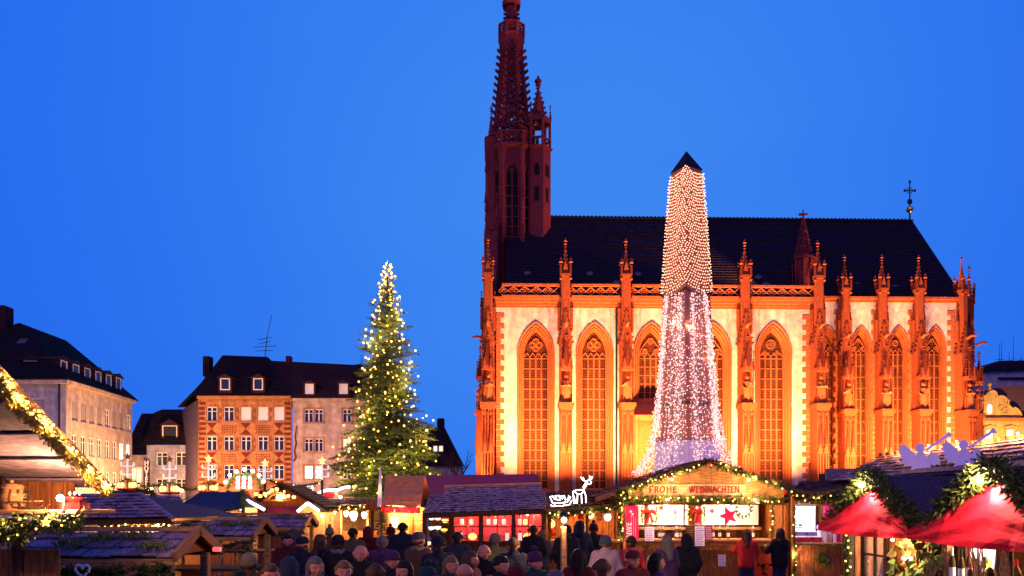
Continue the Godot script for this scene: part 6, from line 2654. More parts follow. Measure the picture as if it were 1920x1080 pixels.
	boards(b, "front_board", moved(Vector3(BX.call(1025), 0, -bd)), BX.call(1165) - BX.call(1025), 1.25, 14, M.wood_warm, 65)
	var bc := MB.new()
	bc.span(BX.call(1022), BX.call(1166), 1.27, 1.32, -bd - 0.6, -bd + 0.2)
	part(b, "counter_top", bc, M.wood_board)
	for p in [1030.0, 1100.0, 1160.0]:
		var ps := MB.new()
		ps.bevel(Vector3(BX.call(p), 1.1, -bd + 0.05), Vector3(0.09, 2.2, 0.09), 0.01)
		part(b, "post", ps, M.wood_warm)
	bulb_lamp(b, Vector3(BX.call(1075), 2.05, -bd - 0.4), 2.6, Color(1.0, 0.55, 0.2), 0.04)
	bulb_lamp(b, Vector3(BX.call(1140), 2.05, -bd - 0.4), 2.2, Color(1.0, 0.55, 0.2), 0.04)
	for i in 7:
		var o := thing("paper_lantern", ["red paper lantern hanging in the open booth", "pale paper lantern right of the red one in the booth", "orange paper lantern at the right of the booth", "small yellow lantern at the left post of the booth", "round white lantern at the right end of the booth", "small red lantern low in the booth", "small pale lantern low in the booth"][i], "lantern", Vector3(BX.call([1090, 1110, 1128, 1035, 1142, 1036, 1096][i]), EYE_HEIGHT + (HORIZON - [968, 966, 970, 983, 970, 1000, 990][i]) / bsx, -bd - 0.3))
		var m := MB.new()
		m.lathe(PackedVector2Array([Vector2(0.03, -0.11), Vector2(0.09, -0.06), Vector2(0.1, 0.02), Vector2(0.06, 0.1), Vector2(0.02, 0.12)]), 10)
		part(o, "lamp_shade", m, [M.bauble_red, M.lit_room, M.canvas_red, M.lantern_yellow, M.lit_room_white, M.bauble_red, M.lit_room][i])
		var c := MB.new()
		c.bar(Vector3(0, 0.12, 0), Vector3(0, 0.3, 0), 0.006, 4)
		part(o, "cord", c, M.dark_metal)
	garland("eaves_garland", "lit fir garland hanging along the eaves of the open booth", [W(1026, 968, 18.7), W(1060, 962, 18.9), W(1100, 958, 19.2), W(1140, 955, 19.5), W(1168, 945, 19.6)], 0.14, 150, 0.17, M.bulb_warm, 0.021, "", 0.0, 0.3)
	var s2 := thing("rear_stall_roof", "second bluish shingle roof with pale ridge board rising behind the long stall", "stall roof", Vector3.ZERO)
	shingles(s2, W(830, 934, 22.8), W(1016, 930, 23.2), W(836, 914, 24.2), W(1014, 908, 24.4), 5, 26, [M.shingle], 66, false)
	var rb := MB.new()
	rb.beam(W(833, 913, 24.2), W(1016, 907, 24.4), 0.06, 0.1)
	part(s2, "ridge_board", rb, M.wood_board)
	var wl := MB.new()
	wl.span(W(830, 934, 22.8).x, W(1016, 930, 22.8).x, 0, 2.4, -24.0, -23.3)
	part(s2, "wall", wl, M.wood_dark)
	var tent := thing("purple_tent", "long purple canvas tent roof behind the shingled stall", "tent", Vector3.ZERO)
	var cm := MB.new()
	var p0 := W(798, 936, 24.8)
	var p1 := W(1020, 932, 25.2)
	var q0 := W(799, 891, 27.2)
	var q1 := W(1007, 889, 27.6)
	for i in 24:
		for j in 6:
			var c := []
			for k in [[i, j], [i + 1, j], [i + 1, j + 1], [i, j + 1]]:
				var f: float = k[0] / 24.0
				var g: float = k[1] / 6.0
				c.append(p0.lerp(p1, f).lerp(q0.lerp(q1, f), g) + Vector3(0, -0.05 * sin(g * PI) * (1 + 0.5 * sin(f * 20)), 0))
			cm.quad(c[0], c[1], c[2], c[3])
	cm.quad(q1, q0, q0 + Vector3(0, -1.6, -2.2), q1 + Vector3(0, -1.6, -2.2))
	cm.tri(p1, W(1020, 932, 29.4), q1)
	part(tent, "canvas", cm, M.canvas_purple)
	var tp := MB.new()
	for p in [p0, p1, p0 + Vector3(0, 0, -4.6), p1 + Vector3(0, 0, -4.6)]:
		tp.bar(Vector3(p.x, 0, p.z), p, 0.04, 6)
	part(tent, "pole", tp, M.dark_metal)
	var rd := thing("light_reindeer", "glowing white outline of a reindeer standing on the booth roof", "light figure", W(1090, 945, 19.6))
	var u := func(px_: float, py_: float) -> Vector3: return W(px_, py_, 19.5) - W(1090, 945, 19.6)
	var lines := [[[1076, 944], [1075, 930], [1074, 922], [1080, 919], [1094, 918], [1099, 911], [1101, 906], [1107, 908], [1109, 904], [1104, 899], [1099, 904], [1093, 914]], [[1077, 921], [1083, 927], [1082, 944]], [[1084, 926], [1090, 926], [1091, 944]], [[1094, 918], [1098, 928], [1099, 943]], [[1090, 926], [1094, 922]], [[1101, 903], [1096, 902], [1091, 898], [1089, 894]], [[1096, 902], [1093, 895]], [[1104, 899], [1109, 898], [1111, 893]], [[1108, 898], [1105, 892]], [[1076, 930], [1079, 944]]]
	for l in lines:
		var path := PackedVector3Array()
		for p in l:
			path.append(u.call(p[0], p[1]))
		var m := MB.new()
		m.tube(path, 0.015, 0.015, 6)
		part(rd, "light_tube", m, M.tube_white)
	var sl := thing("light_sleigh", "glowing white outline of a sleigh behind the reindeer on the roof", "light figure", W(1050, 948, 19.3))
	var v := func(px_: float, py_: float) -> Vector3: return W(px_, py_, 19.3) - W(1050, 948, 19.3)
	lines = [[[1033, 946], [1034, 949], [1056, 949], [1068, 946], [1072, 938]], [[1036, 943], [1034, 938], [1031, 931], [1036, 930], [1040, 936], [1050, 938], [1052, 930], [1058, 929], [1060, 938], [1066, 934], [1066, 929], [1070, 932], [1064, 941], [1052, 943], [1036, 943]], [[1040, 943], [1040, 948]], [[1058, 942], [1058, 948]], [[1040, 930], [1048, 929], [1050, 936]], [[1043, 936], [1043, 931]], [[1054, 936], [1056, 931]]]
	for l in lines:
		var path := PackedVector3Array()
		for p in l:
			path.append(v.call(p[0], p[1]))
		var m := MB.new()
		m.tube(path, 0.015, 0.015, 6)
		part(sl, "light_tube", m, M.tube_white)
	var lp := thing("lamp_post", "slim wooden post with one dazzling lamp before the open booth", "lamp post", Vector3(W(1057, 938, 12.5).x, 0, -12.5))
	var pm := MB.new()
	pm.bevel(Vector3(0, 0.98, 0), Vector3(0.1, 1.96, 0.1), 0.015)
	part(lp, "post", pm, M.wood_board)
	var hd := MB.new()
	hd.lathe(PackedVector2Array([Vector2(0.09, 2.14), Vector2(0.05, 2.2), Vector2(0, 2.22)]), 8)
	part(lp, "hood", hd, M.dark_metal)
	bulb_lamp(lp, Vector3(0, 2.07, 0.06), 6.0, Color(1.0, 0.6, 0.28), 0.045)


func stall_canvas():
	var t := thing("canvas_stall", "timber cabin under a crumpled orange red canvas roof", "market stall", Vector3.ZERO)
	var a0 := W(716, 950, 20.4)
	var a1 := W(788, 952, 20.4)
	var b0 := W(723, 893, 23.0)
	var b1 := W(797, 891, 23.0)
	var m := MB.new()
	var nx := 16
	var ny := 40
	var r := FastNoiseLite.new()
	r.seed = 6
	r.frequency = 1.0
	var nrm := (a1 - a0).cross(b0 - a0).normalized()
	var pt := func(i: int, j: int) -> Vector3:
		var f := float(i) / nx
		var g := float(j) / ny
		var w := 0.055 * sin(g * 46.0 + 2.5 * r.get_noise_2d(f * 2.0, g * 3.0) + f * 1.5) * (0.5 + 0.5 * sin(g * 9 + f * 2))
		w += 0.05 * r.get_noise_2d(f * 3, g * 14)
		return a0.lerp(a1, f).lerp(b0.lerp(b1, f), g) + nrm * w
	for i in nx:
		for j in ny:
			m.quad(pt.call(i, j), pt.call(i + 1, j), pt.call(i + 1, j + 1), pt.call(i, j + 1))
	part(t, "canvas", m, M.canvas_red)
	var v := MB.new()
	for i in 18:
		var p := a0.lerp(a1, i / 18.0)
		var q := a0.lerp(a1, (i + 1) / 18.0)
		var k := Vector3(0, 0, 0.03 * sin(i * 1.9))
		v.quad(p + Vector3(0, -0.16, 0.03) + k, q + Vector3(0, -0.16, 0.03) - k, q, p)
	part(t, "valance", v, M.canvas_scarlet)
	var fin := MB.new()
	fin.prism(PackedVector2Array([Vector2(-0.1, 2.2), Vector2(0.04, 2.25), Vector2(0.03, 3.2), Vector2(-0.02, 3.42)]), 0.05, 0)
	part(t, "gable_flap", fin, M.cloth_white, Vector3(b0.x - 0.02, 0, -22.2))
	var bk := MB.new()
	bk.quad(b1, b0, b0 + Vector3(0, -1.0, -2.4), b1 + Vector3(0, -1.0, -2.4))
	part(t, "rear_canvas", bk, M.canvas_red)
	var d := 20.9
	var x0 := W(730, 938, d).x
	var x1 := W(796, 938, d).x
	planks(t, "cabin_plank", Vector3(x0, 0.1, -d), Vector3(x1, 0.1, -d), Vector3(0, 2.1, 0), 17, M.wood_board, 71, Vector3(0, 0, 1))
	var ps := MB.new()
	for p in [x0, x0 + 0.62, x1]:
		ps.bevel(Vector3(p, 1.1, -d + 0.04), Vector3(0.09, 2.2, 0.09), 0.01)
	part(t, "post", ps, M.wood_warm)
	paper_sheet(t, "notice", Vector3(W(740, 938, d).x, EYE_HEIGHT - 0.62, -d + 0.05), 0.2, 0.3, M.paper, M.letter_purple, 5)
	bulb_lamp(t, W(759, 958, d - 0.35), 3.6, Color(1.0, 0.62, 0.2), 0.035)
	bulb_lamp(t, W(741, 958, d - 0.35), 2.4, Color(1.0, 0.62, 0.2), 0.03)
	bulb_lamp(t, W(778, 957, d - 0.35), 1.2, Color(1.0, 0.62, 0.2), 0.026)
	var fir := thing("small_fir", "small dark fir tree in front of the canvas roofed cabin", "tree", Vector3(W(715, 938, 19.2).x, 0, -19.2))
	var fm := MB.new()
	var rr := RandomNumberGenerator.new()
	rr.seed = 44
	fm.bar(Vector3.ZERO, Vector3(0, 2.1, 0), 0.03, 5)
	for i in 60:
		var h := 0.5 + 1.6 * i / 60.0
		var l := 0.62 * (1.02 - (h - 0.5) / 1.65)
		var a := i * 2.4
		var tip := Vector3(cos(a) * l, h - 0.1 * l, sin(a) * l)
		for k in 4:
			needle_twig(fm, rr, Vector3(0, h, 0).lerp(tip, k * 0.22), Vector3(0, h, 0).lerp(tip, 0.34 + k * 0.22) + Vector3(rr.randf_range(-0.05, 0.05), 0.02, rr.randf_range(-0.05, 0.05)), 0.13)
	part(fir, "crown", fm, M.needles)


func stall_white():
	var d := 19.3
	var s := F / d
	var at := Vector3((1486.0 - 960) / s, 0, -d)
	var t := thing("white_stall", "wooden counter stall with a brilliant white lit inside", "market stall", at)
	var x := func(px: float) -> float: return (px - 1486.0) / s
	var y := func(py: float) -> float: return hy(py, s)
	var w: float = x.call(1625)
	var cy: float = y.call(1018)
	boards(t, "front_board", moved(Vector3(0, 0.05, 0)), w, cy - 0.08, 17, M.wood_warm, 81)
	var c := MB.new()
	c.bevel(Vector3(w / 2, cy - 0.02, -0.1), Vector3(w, 0.05, 0.45), 0.01)
	part(t, "counter_top", c, M.wood_board)
	var bw := MB.new()
	bw.span(0, x.call(1572), 0.1, 2.5, -1.5, -1.45)
	part(t, "white_wall", bw, M.white_panel)
	var pw := MB.new()
	pw.span(x.call(1572), w, 0.1, 2.5, -0.9, -0.85)
	part(t, "pink_panel", pw, M.banner_magenta)
	var sd := MB.new()
	sd.span(-0.04, 0, 0, 2.6, -1.5, 0)
	part(t, "side_wall", sd, M.board_black)
	for px in [1486.0, 1580.0]:
		var ps := MB.new()
		ps.bevel(Vector3(x.call(px), 1.25, 0.03), Vector3(0.09, 2.5, 0.09), 0.01)
		part(t, "post", ps, M.wood_warm)
	boards(t, "fascia_board", moved(Vector3(0, y.call(945), 0.08)), w, 0.32, 14, M.wood_warm, 82)
	var lt := MB.new()
	lt.bevel(Vector3(w / 2, y.call(947), 0.1), Vector3(w, 0.05, 0.1), 0.01)
	part(t, "lintel", lt, M.wood_board)
	var cl := MB.new()
	cl.span(0, w, 2.5, 2.54, -1.5, 0.05)
	part(t, "ceiling", cl, M.white_panel)
	shingles(t, Vector3(-0.1, y.call(935), 0.5), Vector3(w, y.call(930), 0.5), Vector3(0.2, y.call(908), -1.2), Vector3(w, y.call(908), -1.2), 7, 16, [M.shingle_dark], 83, false)
	var st := MB.new()
	st.box(Vector3(0.55, 2.44, -0.7), Vector3(0.4, 0.04, 0.08))
	part(t, "lamp_strip", st, M.lamp_white)
	lamp(t, "strip_light", Vector3(0.55, 2.36, -0.7), 2.2, Color(0.92, 0.95, 1.0), 0.12)
	var mk_ := MB.new()
	for i in 2:
		for j in 3:
			mk_.box(Vector3(x.call(1494) + 0.055 * i, y.call(979) + 0.055 * j, -1.44), Vector3(0.045, 0.045, 0.01))
	for i in 5:
		mk_.box(Vector3(x.call(1498) + 0.05 * i, y.call(981), -1.44), Vector3(0.035, 0.04, 0.01))
	mk_.box(Vector3(x.call(1541), y.call(988), -1.44), Vector3(0.09, 0.05, 0.01))
	mk_.box(Vector3(x.call(1541), y.call(993), -1.44), Vector3(0.1, 0.015, 0.01))
	part(t, "wall_mark", mk_, M.letter_purple)
	var labels := ["pink crate at the left of the white stall counter", "pink crate in the middle of the white stall counter", "pink crate at the right of the white stall counter", "lilac box stacked behind the middle crate", "lilac box stacked behind the left crate", "lilac box stacked behind the right crate"]
	for i in 6:
		var px: float = [1497, 1516, 1538, 1515, 1495, 1537][i]
		var q := thing("crate", labels[i], "crate", at + Vector3(x.call(px), cy + (0.0 if i < 3 else 0.0), -0.25 if i < 3 else -0.6))
		var m := MB.new()
		var hh := 0.15 if i < 3 else 0.27
		m.bevel(Vector3(0, hh / 2, 0), Vector3(0.25, hh, 0.2), 0.02)
		part(q, "body", m, M.plastic_red if i < 3 else M.plastic_purple)
		var rim := MB.new()
		rim.bevel(Vector3(0, hh, 0), Vector3(0.27, 0.025, 0.22), 0.008)
		part(q, "rim", rim, M.plastic_white)
	for i in 4:
		var q := thing("tumbler", ["white cup at the left of the right post", "orange drink left of the coffee machine", "white cup stack beside the right post", "white dome cover on the pink ledge"][i], "cup", at + Vector3(x.call([1553, 1557, 1570, 1604][i]), cy, -0.15))
		var m := MB.new()
		if i == 3:
			m.ball(Vector3(0, 0.03, 0), Vector3(0.09, 0.1, 0.09), 10, 6)
		else:
			m.lathe(PackedVector2Array([Vector2(0, 0), Vector2(0.035, 0), Vector2(0.05, 0.22), Vector2(0, 0.22)]), 9)
		part(q, "body", m, [M.plastic_white, M.canvas_red, M.plastic_white, M.plastic_white][i])
	var cm := thing("coffee_machine", "purple and white machine standing at the right end of the white counter", "coffee machine", at + Vector3(x.call(1561), cy, -0.5))
	var b := MB.new()
	b.bevel(Vector3(0, 0.16, 0), Vector3(0.3, 0.32, 0.26), 0.02)
	part(cm, "body", b, M.plastic_white)
	var b2 := MB.new()
	b2.bevel(Vector3(0, 0.38, 0.02), Vector3(0.36, 0.12, 0.3), 0.03)
	part(cm, "hood", b2, M.plastic_purple)
	garland("counter_garland", "thin pale green garland along the counter edge of the white stall", [at + Vector3(0, cy - 0.03, 0.14), at + Vector3(0.7, cy - 0.04, 0.14), at + Vector3(w, cy - 0.03, 0.14)], 0.045, 170, 0.0, null)
	garland("post_garland", "fir garland climbing the left post of the white stall", [at + Vector3(0, 0.4, 0.12), at + Vector3(0.01, 1.3, 0.12), at + Vector3(0, 2.3, 0.12)], 0.075, 110, 0.24, M.bulb_warm, 0.017, "", 0.0, 1.6)
	garland("post_garland", "dark fir garland below the counter at the right post of the white stall", [at + Vector3(x.call(1583), 0.2, 0.1), at + Vector3(x.call(1582), cy, 0.1)], 0.06, 110, 0.0, null)
	garland("roof_garland", "lit fir garland rising along the roof edge of the white stall", [at + Vector3(x.call(1490), y.call(940), 0.6), at + Vector3(x.call(1530), y.call(930), 0.6), at + Vector3(x.call(1570), y.call(918), 0.6), at + Vector3(x.call(1606), y.call(902), 0.6)], 0.11, 120, 0.22, M.bulb_warm, 0.02, "", 0.0, 0.7)
	wreath("fir_wreath", "round dark fir wreath on the front boards of the white stall", at + Vector3(x.call(1541), y.call(1046), 0.08), 0.11, 0.12)
	for k in 2:
		var q := thing("wooden_star", ["red wooden star high on the roof corner of the white stall", "second red star below the roof corner of the white stall"][k], "star ornament", at + Vector3(x.call([1592, 1599][k]), y.call([912, 920][k]), 0.72))
		part(q, "star", star_shape(0.13, 0.03), M.canvas_red)


const side_turn := Basis(Vector3(0, 0, 1), Vector3(0, 1, 0), Vector3(-1, 0, 0))


func stall_scarlet():
	var at := Vector3(5.54, 0, -12.5)
	var t := thing("scarlet_stall", "long dark roofed stall with scarlet gabled awning at the right", "market stall", at, -PI / 2)
	var gw := 2.8
	var eave := 2.0
	var apex := 2.76
	shingles(t, Vector3(-0.1, eave - 0.05, -0.02), Vector3(7.4, eave - 0.05, -0.02), Vector3(-0.1, 2.86, -1.1), Vector3(7.4, 2.86, -1.1), 9, 60, [M.shingle_dark], 91, false, true)
	shingles(t, Vector3(7.4, eave, -2.6), Vector3(-0.1, eave, -2.6), Vector3(7.4, 2.86, -1.12), Vector3(-0.1, 2.86, -1.12), 8, 30, [M.shingle_dark], 92, false)
	var rb := MB.new()
	rb.beam(Vector3(-0.12, 2.88, -1.1), Vector3(7.4, 2.88, -1.1), 0.16, 0.07)
	part(t, "ridge_board", rb, M.shingle)
	var en := MB.new()
	en.prism(PackedVector2Array([Vector2(0, eave), Vector2(2.6, eave), Vector2(1.1, 2.8)]), 0.03, 0)
	var e := part(t, "end_gable", en, M.wood_warm, Vector3(-0.04, 0, 0))
	e.rotation.y = PI / 2
	for k in 3:
		var u0 := gw * k
		var um := u0 + gw / 2
		var u1 := u0 + gw
		var g := MB.new()
		g.quad(Vector3(u0, eave, 0.02), Vector3(um, apex, 0.02), Vector3(um, apex, -0.95), Vector3(u0, eave, -0.04))
		g.quad(Vector3(um, apex, 0.02), Vector3(u1, eave, 0.02), Vector3(u1, eave, -0.04), Vector3(um, apex, -0.95))
		part(t, "gablet_roof", g, M.shingle_dark)
		var cl := MB.new()
		var nx := 20
		var ny := 10
		var pt := func(i: int, j: int) -> Vector3:
			var f := float(i) / nx
			var v := float(j) / ny
			var top := lerpf(eave + 0.02, apex - 0.04, 1.0 - absf(f * 2 - 1))
			var yy := lerpf(top, eave - 0.1 - 0.03 * sin(f * PI), v)
			var z := 0.06 + 0.36 * clampf((apex - yy) / (apex - eave + 0.1), 0, 1) + 0.02 * sin(f * 27 + v * 5) * v + 0.012 * sin(v * 17 + f * 9) + (0.018 if i % 5 == 0 else 0.0)
			return Vector3(lerpf(u0, u1, f), yy, z)
		for i in nx:
			for j in ny:
				cl.quad(pt.call(i, j + 1), pt.call(i + 1, j + 1), pt.call(i + 1, j), pt.call(i, j))
		part(t, "awning_cloth", cl, M.canvas_scarlet)
		var sp := thing("spot_lamp", ["clip spotlight at the tip of the left scarlet gablet", "clip spotlight at the tip of the right scarlet gablet", "clip spotlight at the gablet beyond the frame"][k], "spotlight", at + side_turn * Vector3(um, apex - 0.14, 0.34), -PI / 2)
		var h := MB.new()
		h.tube(PackedVector3Array([Vector3(0, 0.12, -0.25), Vector3(0, 0.08, -0.05)]), 0.015, 0.015, 5)
		h.lathe(PackedVector2Array([Vector2(0.02, 0.09), Vector2(0.045, 0.07)]), 9)
		part(sp, "hood", h, M.dark_metal)
		bulb_lamp(sp, Vector3(0, 0.0, 0), 3.2, Color(1.0, 0.72, 0.5), 0.035)
		var beam := SpotLight3D.new()
		beam.name = "spot_beam"
		beam.light_energy = 16.0
		beam.light_color = Color(1.0, 0.85, 0.7)
		beam.light_size = 0.03
		beam.spot_angle = 38
		beam.spot_angle_attenuation = 0.9
		beam.spot_range = 20
		beam.shadow_enabled = true
		sp.add_child(beam, true)
		beam.basis = Basis.looking_at(Vector3(0.25, -0.55, -0.8).normalized(), Vector3.UP)
	var pts := []
	var tob := func(u: float, y_: float) -> Vector3: return at + side_turn * Vector3(u, y_, 0.22)
	for k in 3:
		pts.append(tob.call(gw * k, eave - 0.02))
		pts.append(tob.call(gw * k + gw * 0.25, (eave + apex) / 2 + 0.02))
		pts.append(tob.call(gw * (k + 0.5), apex + 0.03))
		pts.append(tob.call(gw * k + gw * 0.75, (eave + apex) / 2 + 0.02))
	garland("zigzag_garland", "thick dark fir garland zigzagging over the scarlet gablets", pts, 0.15, 420, 1.3, M.bulb_warm, 0.013)
	for p in [[0.25, 0.14, M.wood_dark], [0.75, 0.06, M.wood_dark], [1.5, 0.1, M.wood_dark], [1.68, 0.12, M.wood_warm], [2.32, 0.06, M.wood_warm], [3.02, 0.07, M.wood_board], [4.1, 0.17, M.wood_dark], [5.6, 0.14, M.wood_dark]]:
		var ps := MB.new()
		ps.bevel(Vector3(p[0], 1.0, 0.0), Vector3(p[1], 2.0, 0.1), 0.012)
		part(t, "post", ps, p[2])
	var wd := Node3D.new()
	wd.name = "window"
	wd.position = Vector3(0.8, 0.75, 0.0)
	t.add_child(wd, true)
	var wf := MB.new()
	for i in 3:
		wf.span(0.31 * i, 0.31 * i + 0.025, 0, 1.25, -0.02, 0.03)
	for i in 4:
		wf.span(0.0, 0.64, 0.4 * i, 0.4 * i + 0.03, -0.018, 0.028)
	part(wd, "frame", wf, M.wood_dark)
	for i in 2:
		for j in 3:
			var p := MB.new()
			p.box(Vector3(0.167 + 0.31 * i, 0.215 + 0.4 * j, 0), Vector3(0.28, 0.365, 0.006))
			part(wd, "pane", p, M.clear_pane)
	boards(t, "base_board", moved(Vector3(0.2, 0.02, 0.02)), 2.8, 0.72, 16, M.wood_warm, 93)
	boards(t, "base_board", moved(Vector3(3.05, 0.02, 0.02)), 4.0, 1.28, 20, M.wood_warm, 94)
	var ib := MB.new()
	ib.span(0.2, 1.66, 0.1, 2.0, -1.55, -1.5)
	part(t, "inner_wall", ib, M.plastic_white)
	var ib2 := MB.new()
	ib2.span(3.03, 7.0, 0.1, 2.05, -1.75, -1.7)
	part(t, "inner_wall", ib2, M.white_panel)
	var fl := MB.new()
	fl.span(3.03, 7.2, 1.3, 1.36, -0.75, 0.12)
	part(t, "counter_top", fl, M.wood_board)
	for yy in [1.05, 1.45]:
		var sh := MB.new()
		sh.span(0.3, 1.5, yy, yy + 0.03, -1.2, -0.5)
		part(t, "shelf", sh, M.plastic_white)
	var back := MB.new()
	back.span(0.3, 7.4, 0, 2.0, -2.55, -2.5)
	back.span(0.28, 0.32, 0, 2.0, -2.5, -0.06)
	part(t, "rear_wall", back, M.wood_warm)
	bulb_lamp(t, Vector3(1.1, 1.95, -0.6), 4.0, Color(1.0, 0.8, 0.7), 0.03)
	bulb_lamp(t, Vector3(3.7, 1.98, -0.7), 5.0, Color(1.0, 0.75, 0.5), 0.04)
	bulb_lamp(t, Vector3(2.3, 1.86, 0.34), 1.1, Color(1.0, 0.75, 0.35), 0.02)
	var tr := thing("ivy_trellis", "wooden trellis overgrown with green and brown leaves beside the bottles", "trellis", at + side_turn * Vector3(1.75, 0, 0.04), -PI / 2)
	for i in 4:
		var b := MB.new()
		b.span(0, 1.25, 0.75 + 0.36 * i, 0.79 + 0.36 * i, -0.02, 0.02)
		part(tr, "slat", b, M.wood_warm)
	for i in 4:
		var b := MB.new()
		b.span(0.1 + 0.36 * i, 0.13 + 0.36 * i, 0.6, 1.95, -0.045, -0.022)
		part(tr, "slat", b, M.wood_warm)
	var bkp := MB.new()
	bkp.span(0, 1.25, 0.1, 1.98, -0.3, -0.27)
	part(tr, "backing", bkp, M.wood_dark)
	var lf := MB.new()
	lf.tri(Vector3(0, 0, 0), Vector3(0.045, 0.05, 0.012), Vector3(0, 0.11, 0.0))
	lf.tri(Vector3(0, 0, 0), Vector3(0, 0.11, 0), Vector3(-0.045, 0.05, 0.012))
	lf.tri(Vector3(0, 0, 0), Vector3(0.03, 0.01, -0.006), Vector3(0.045, 0.05, 0.012))
	lf.tri(Vector3(0, 0, 0), Vector3(-0.045, 0.05, 0.012), Vector3(-0.03, 0.01, -0.006))
	var lm := lf.made()
	var r := RandomNumberGenerator.new()
	r.seed = 101
	for i in 230:
		var p := Vector3(r.randf_range(0.02, 1.22), r.randf_range(0.65, 1.95), r.randf_range(0.0, 0.1))
		var o := part(tr, "leaf", lm, M.leaf if r.randf() < 0.75 else M.leaf_brown, p)
		o.basis = Basis.from_euler(Vector3(r.randf_range(-0.9, 0.6), r.randf_range(-0.8, 0.8), r.randf_range(1.6, 4.6))) * Basis.from_scale(Vector3.ONE * r.randf_range(0.8, 1.5))
	var caps := ["white capped", "red capped", "gold capped", "dark capped", "blue capped"]
	var sizes := ["tall slim", "short", "wide"]
	for i in 15:
		var u := 3.14 + 0.062 * i
		var b := bottle("%s %s bottle on the right stall counter by the trellis" % [caps[i % 5], sizes[i / 5]], at + side_turn * Vector3(u, 1.36, 0.02 - 0.17 * (i % 3)), 1.0, "bottles on the counter of the scarlet stall")
		b.scale = [Vector3(0.9, 1.35, 0.9), Vector3(0.9, 0.85, 0.9), Vector3(1.25, 1.05, 1.25)][i / 5]
		(b.get_child(2) as MeshInstance3D).material_override = [M.paper, M.bauble_red, M.lantern_yellow, M.board_black, M.plastic_purple][i % 5]
	var box := thing("blue_box", "bright blue box on the white shelf behind the bottles", "box", at + side_turn * Vector3(3.55, 1.52, -1.5), -PI / 2)
	var bm := MB.new()
	bm.bevel(Vector3(0, 0.09, 0), Vector3(0.32, 0.18, 0.16), 0.01)
	M.box_blue = mk("box_blue", Color(0.05, 0.3, 0.55), 0.5)
	part(box, "body", bm, M.box_blue)
	var bl := MB.new()
	bl.bevel(Vector3(0, 0.185, 0), Vector3(0.33, 0.02, 0.17), 0.004)
	part(box, "lid", bl, M.box_blue)
	var sh3 := MB.new()
	sh3.span(3.05, 4.6, 1.48, 1.52, -1.7, -1.35)
	part(t, "wall_shelf", sh3, M.wood_board)
	for k in 2:
		var tw := thing("twig_bundle", ["bundle of pale bent twigs left of the dark post", "bundle of pale bent twigs right of the dark post at the frame edge"][k], "twigs", at + side_turn * Vector3([3.93, 4.42][k], 0.8, 0.16), -PI / 2)
		for i in 9:
			var m := MB.new()
			var x0 := r.randf_range(-0.06, 0.06)
			m.tube(PackedVector3Array([Vector3(x0, 0, 0), Vector3(x0 + r.randf_range(-0.05, 0.05), 0.5, 0.02), Vector3(x0 * 2 + r.randf_range(-0.1, 0.1), 0.85, 0.03), Vector3(x0 * 3 + r.randf_range(-0.12, 0.12), 1.12, 0.02)]), 0.016, 0.006, 5)
			part(tw, "twig", m, M.wood_board)
	garland("corner_garland", "small lit garland down the left corner post of the scarlet stall", [at + side_turn * Vector3(0.45, 1.92, 0.12), at + side_turn * Vector3(0.46, 1.4, 0.12), at + side_turn * Vector3(0.44, 0.7, 0.12)], 0.09, 130, 0.1, M.bulb_warm, 0.016)
	for k in 2:
		var px: float = [1724.0, 1806.0][k]
		var zz := 6.64 * F / (px - 960.0)
		angel(["white wooden trumpet angel on the roof ridge, the one further left", "white wooden trumpet angel on the roof ridge, the one further right"][k], Vector3(6.62, 2.9, -zz), [0.44, 0.40][k])


func angel(label: String, at: Vector3, h: float):
	var t := thing("trumpet_angel", label, "angel figure", at, -0.35, "trumpet angels on the ridge")
	t.scale = Vector3.ONE * h
	var b := MB.new()
	b.prism(PackedVector2Array([Vector2(-0.25, 0), Vector2(0.42, 0), Vector2(0.38, 0.3), Vector2(0.25, 0.52), Vector2(0.14, 0.66), Vector2(-0.02, 0.64), Vector2(-0.1, 0.5), Vector2(-0.06, 0.32), Vector2(-0.18, 0.16)]), 0.05, 0.025)
	part(t, "robe", b, M.angel_white)
	var hd := MB.new()
	var pts := PackedVector2Array()
	for i in 16:
		pts.append(Vector2(0.05 + cos(TAU * i / 16) * 0.16, 0.8 + sin(TAU * i / 16) * 0.17))
	hd.prism(pts, 0.05, 0.028)
	part(t, "head", hd, M.angel_white)
	var w1 := MB.new()
	w1.prism(PackedVector2Array([Vector2(-0.06, 0.34), Vector2(-0.12, 0.6), Vector2(-0.3, 0.8), Vector2(-0.52, 1.0), Vector2(-0.55, 0.86), Vector2(-0.68, 0.86), Vector2(-0.6, 0.72), Vector2(-0.7, 0.68), Vector2(-0.56, 0.54), Vector2(-0.66, 0.48), Vector2(-0.5, 0.38), Vector2(-0.58, 0.3), Vector2(-0.42, 0.24), Vector2(-0.48, 0.14), Vector2(-0.2, 0.14)]), 0.04, 0.0)
	part(t, "wing", w1, M.angel_white)
	var w2 := MB.new()
	w2.prism(PackedVector2Array([Vector2(0.3, 0.36), Vector2(0.42, 0.66), Vector2(0.56, 0.6), Vector2(0.68, 0.44), Vector2(0.72, 0.14), Vector2(0.6, 0.2), Vector2(0.52, 0.12), Vector2(0.42, 0.22)]), 0.04, 0.0)
	part(t, "wing", w2, M.angel_white)
	var tp := MB.new()
	tp.prism(PackedVector2Array([Vector2(0.2, 0.72), Vector2(0.26, 0.66), Vector2(0.95, 1.18), Vector2(1.12, 1.2), Vector2(0.98, 1.4), Vector2(0.9, 1.27)]), 0.05, 0.03)
	part(t, "trumpet", tp, M.angel_white)


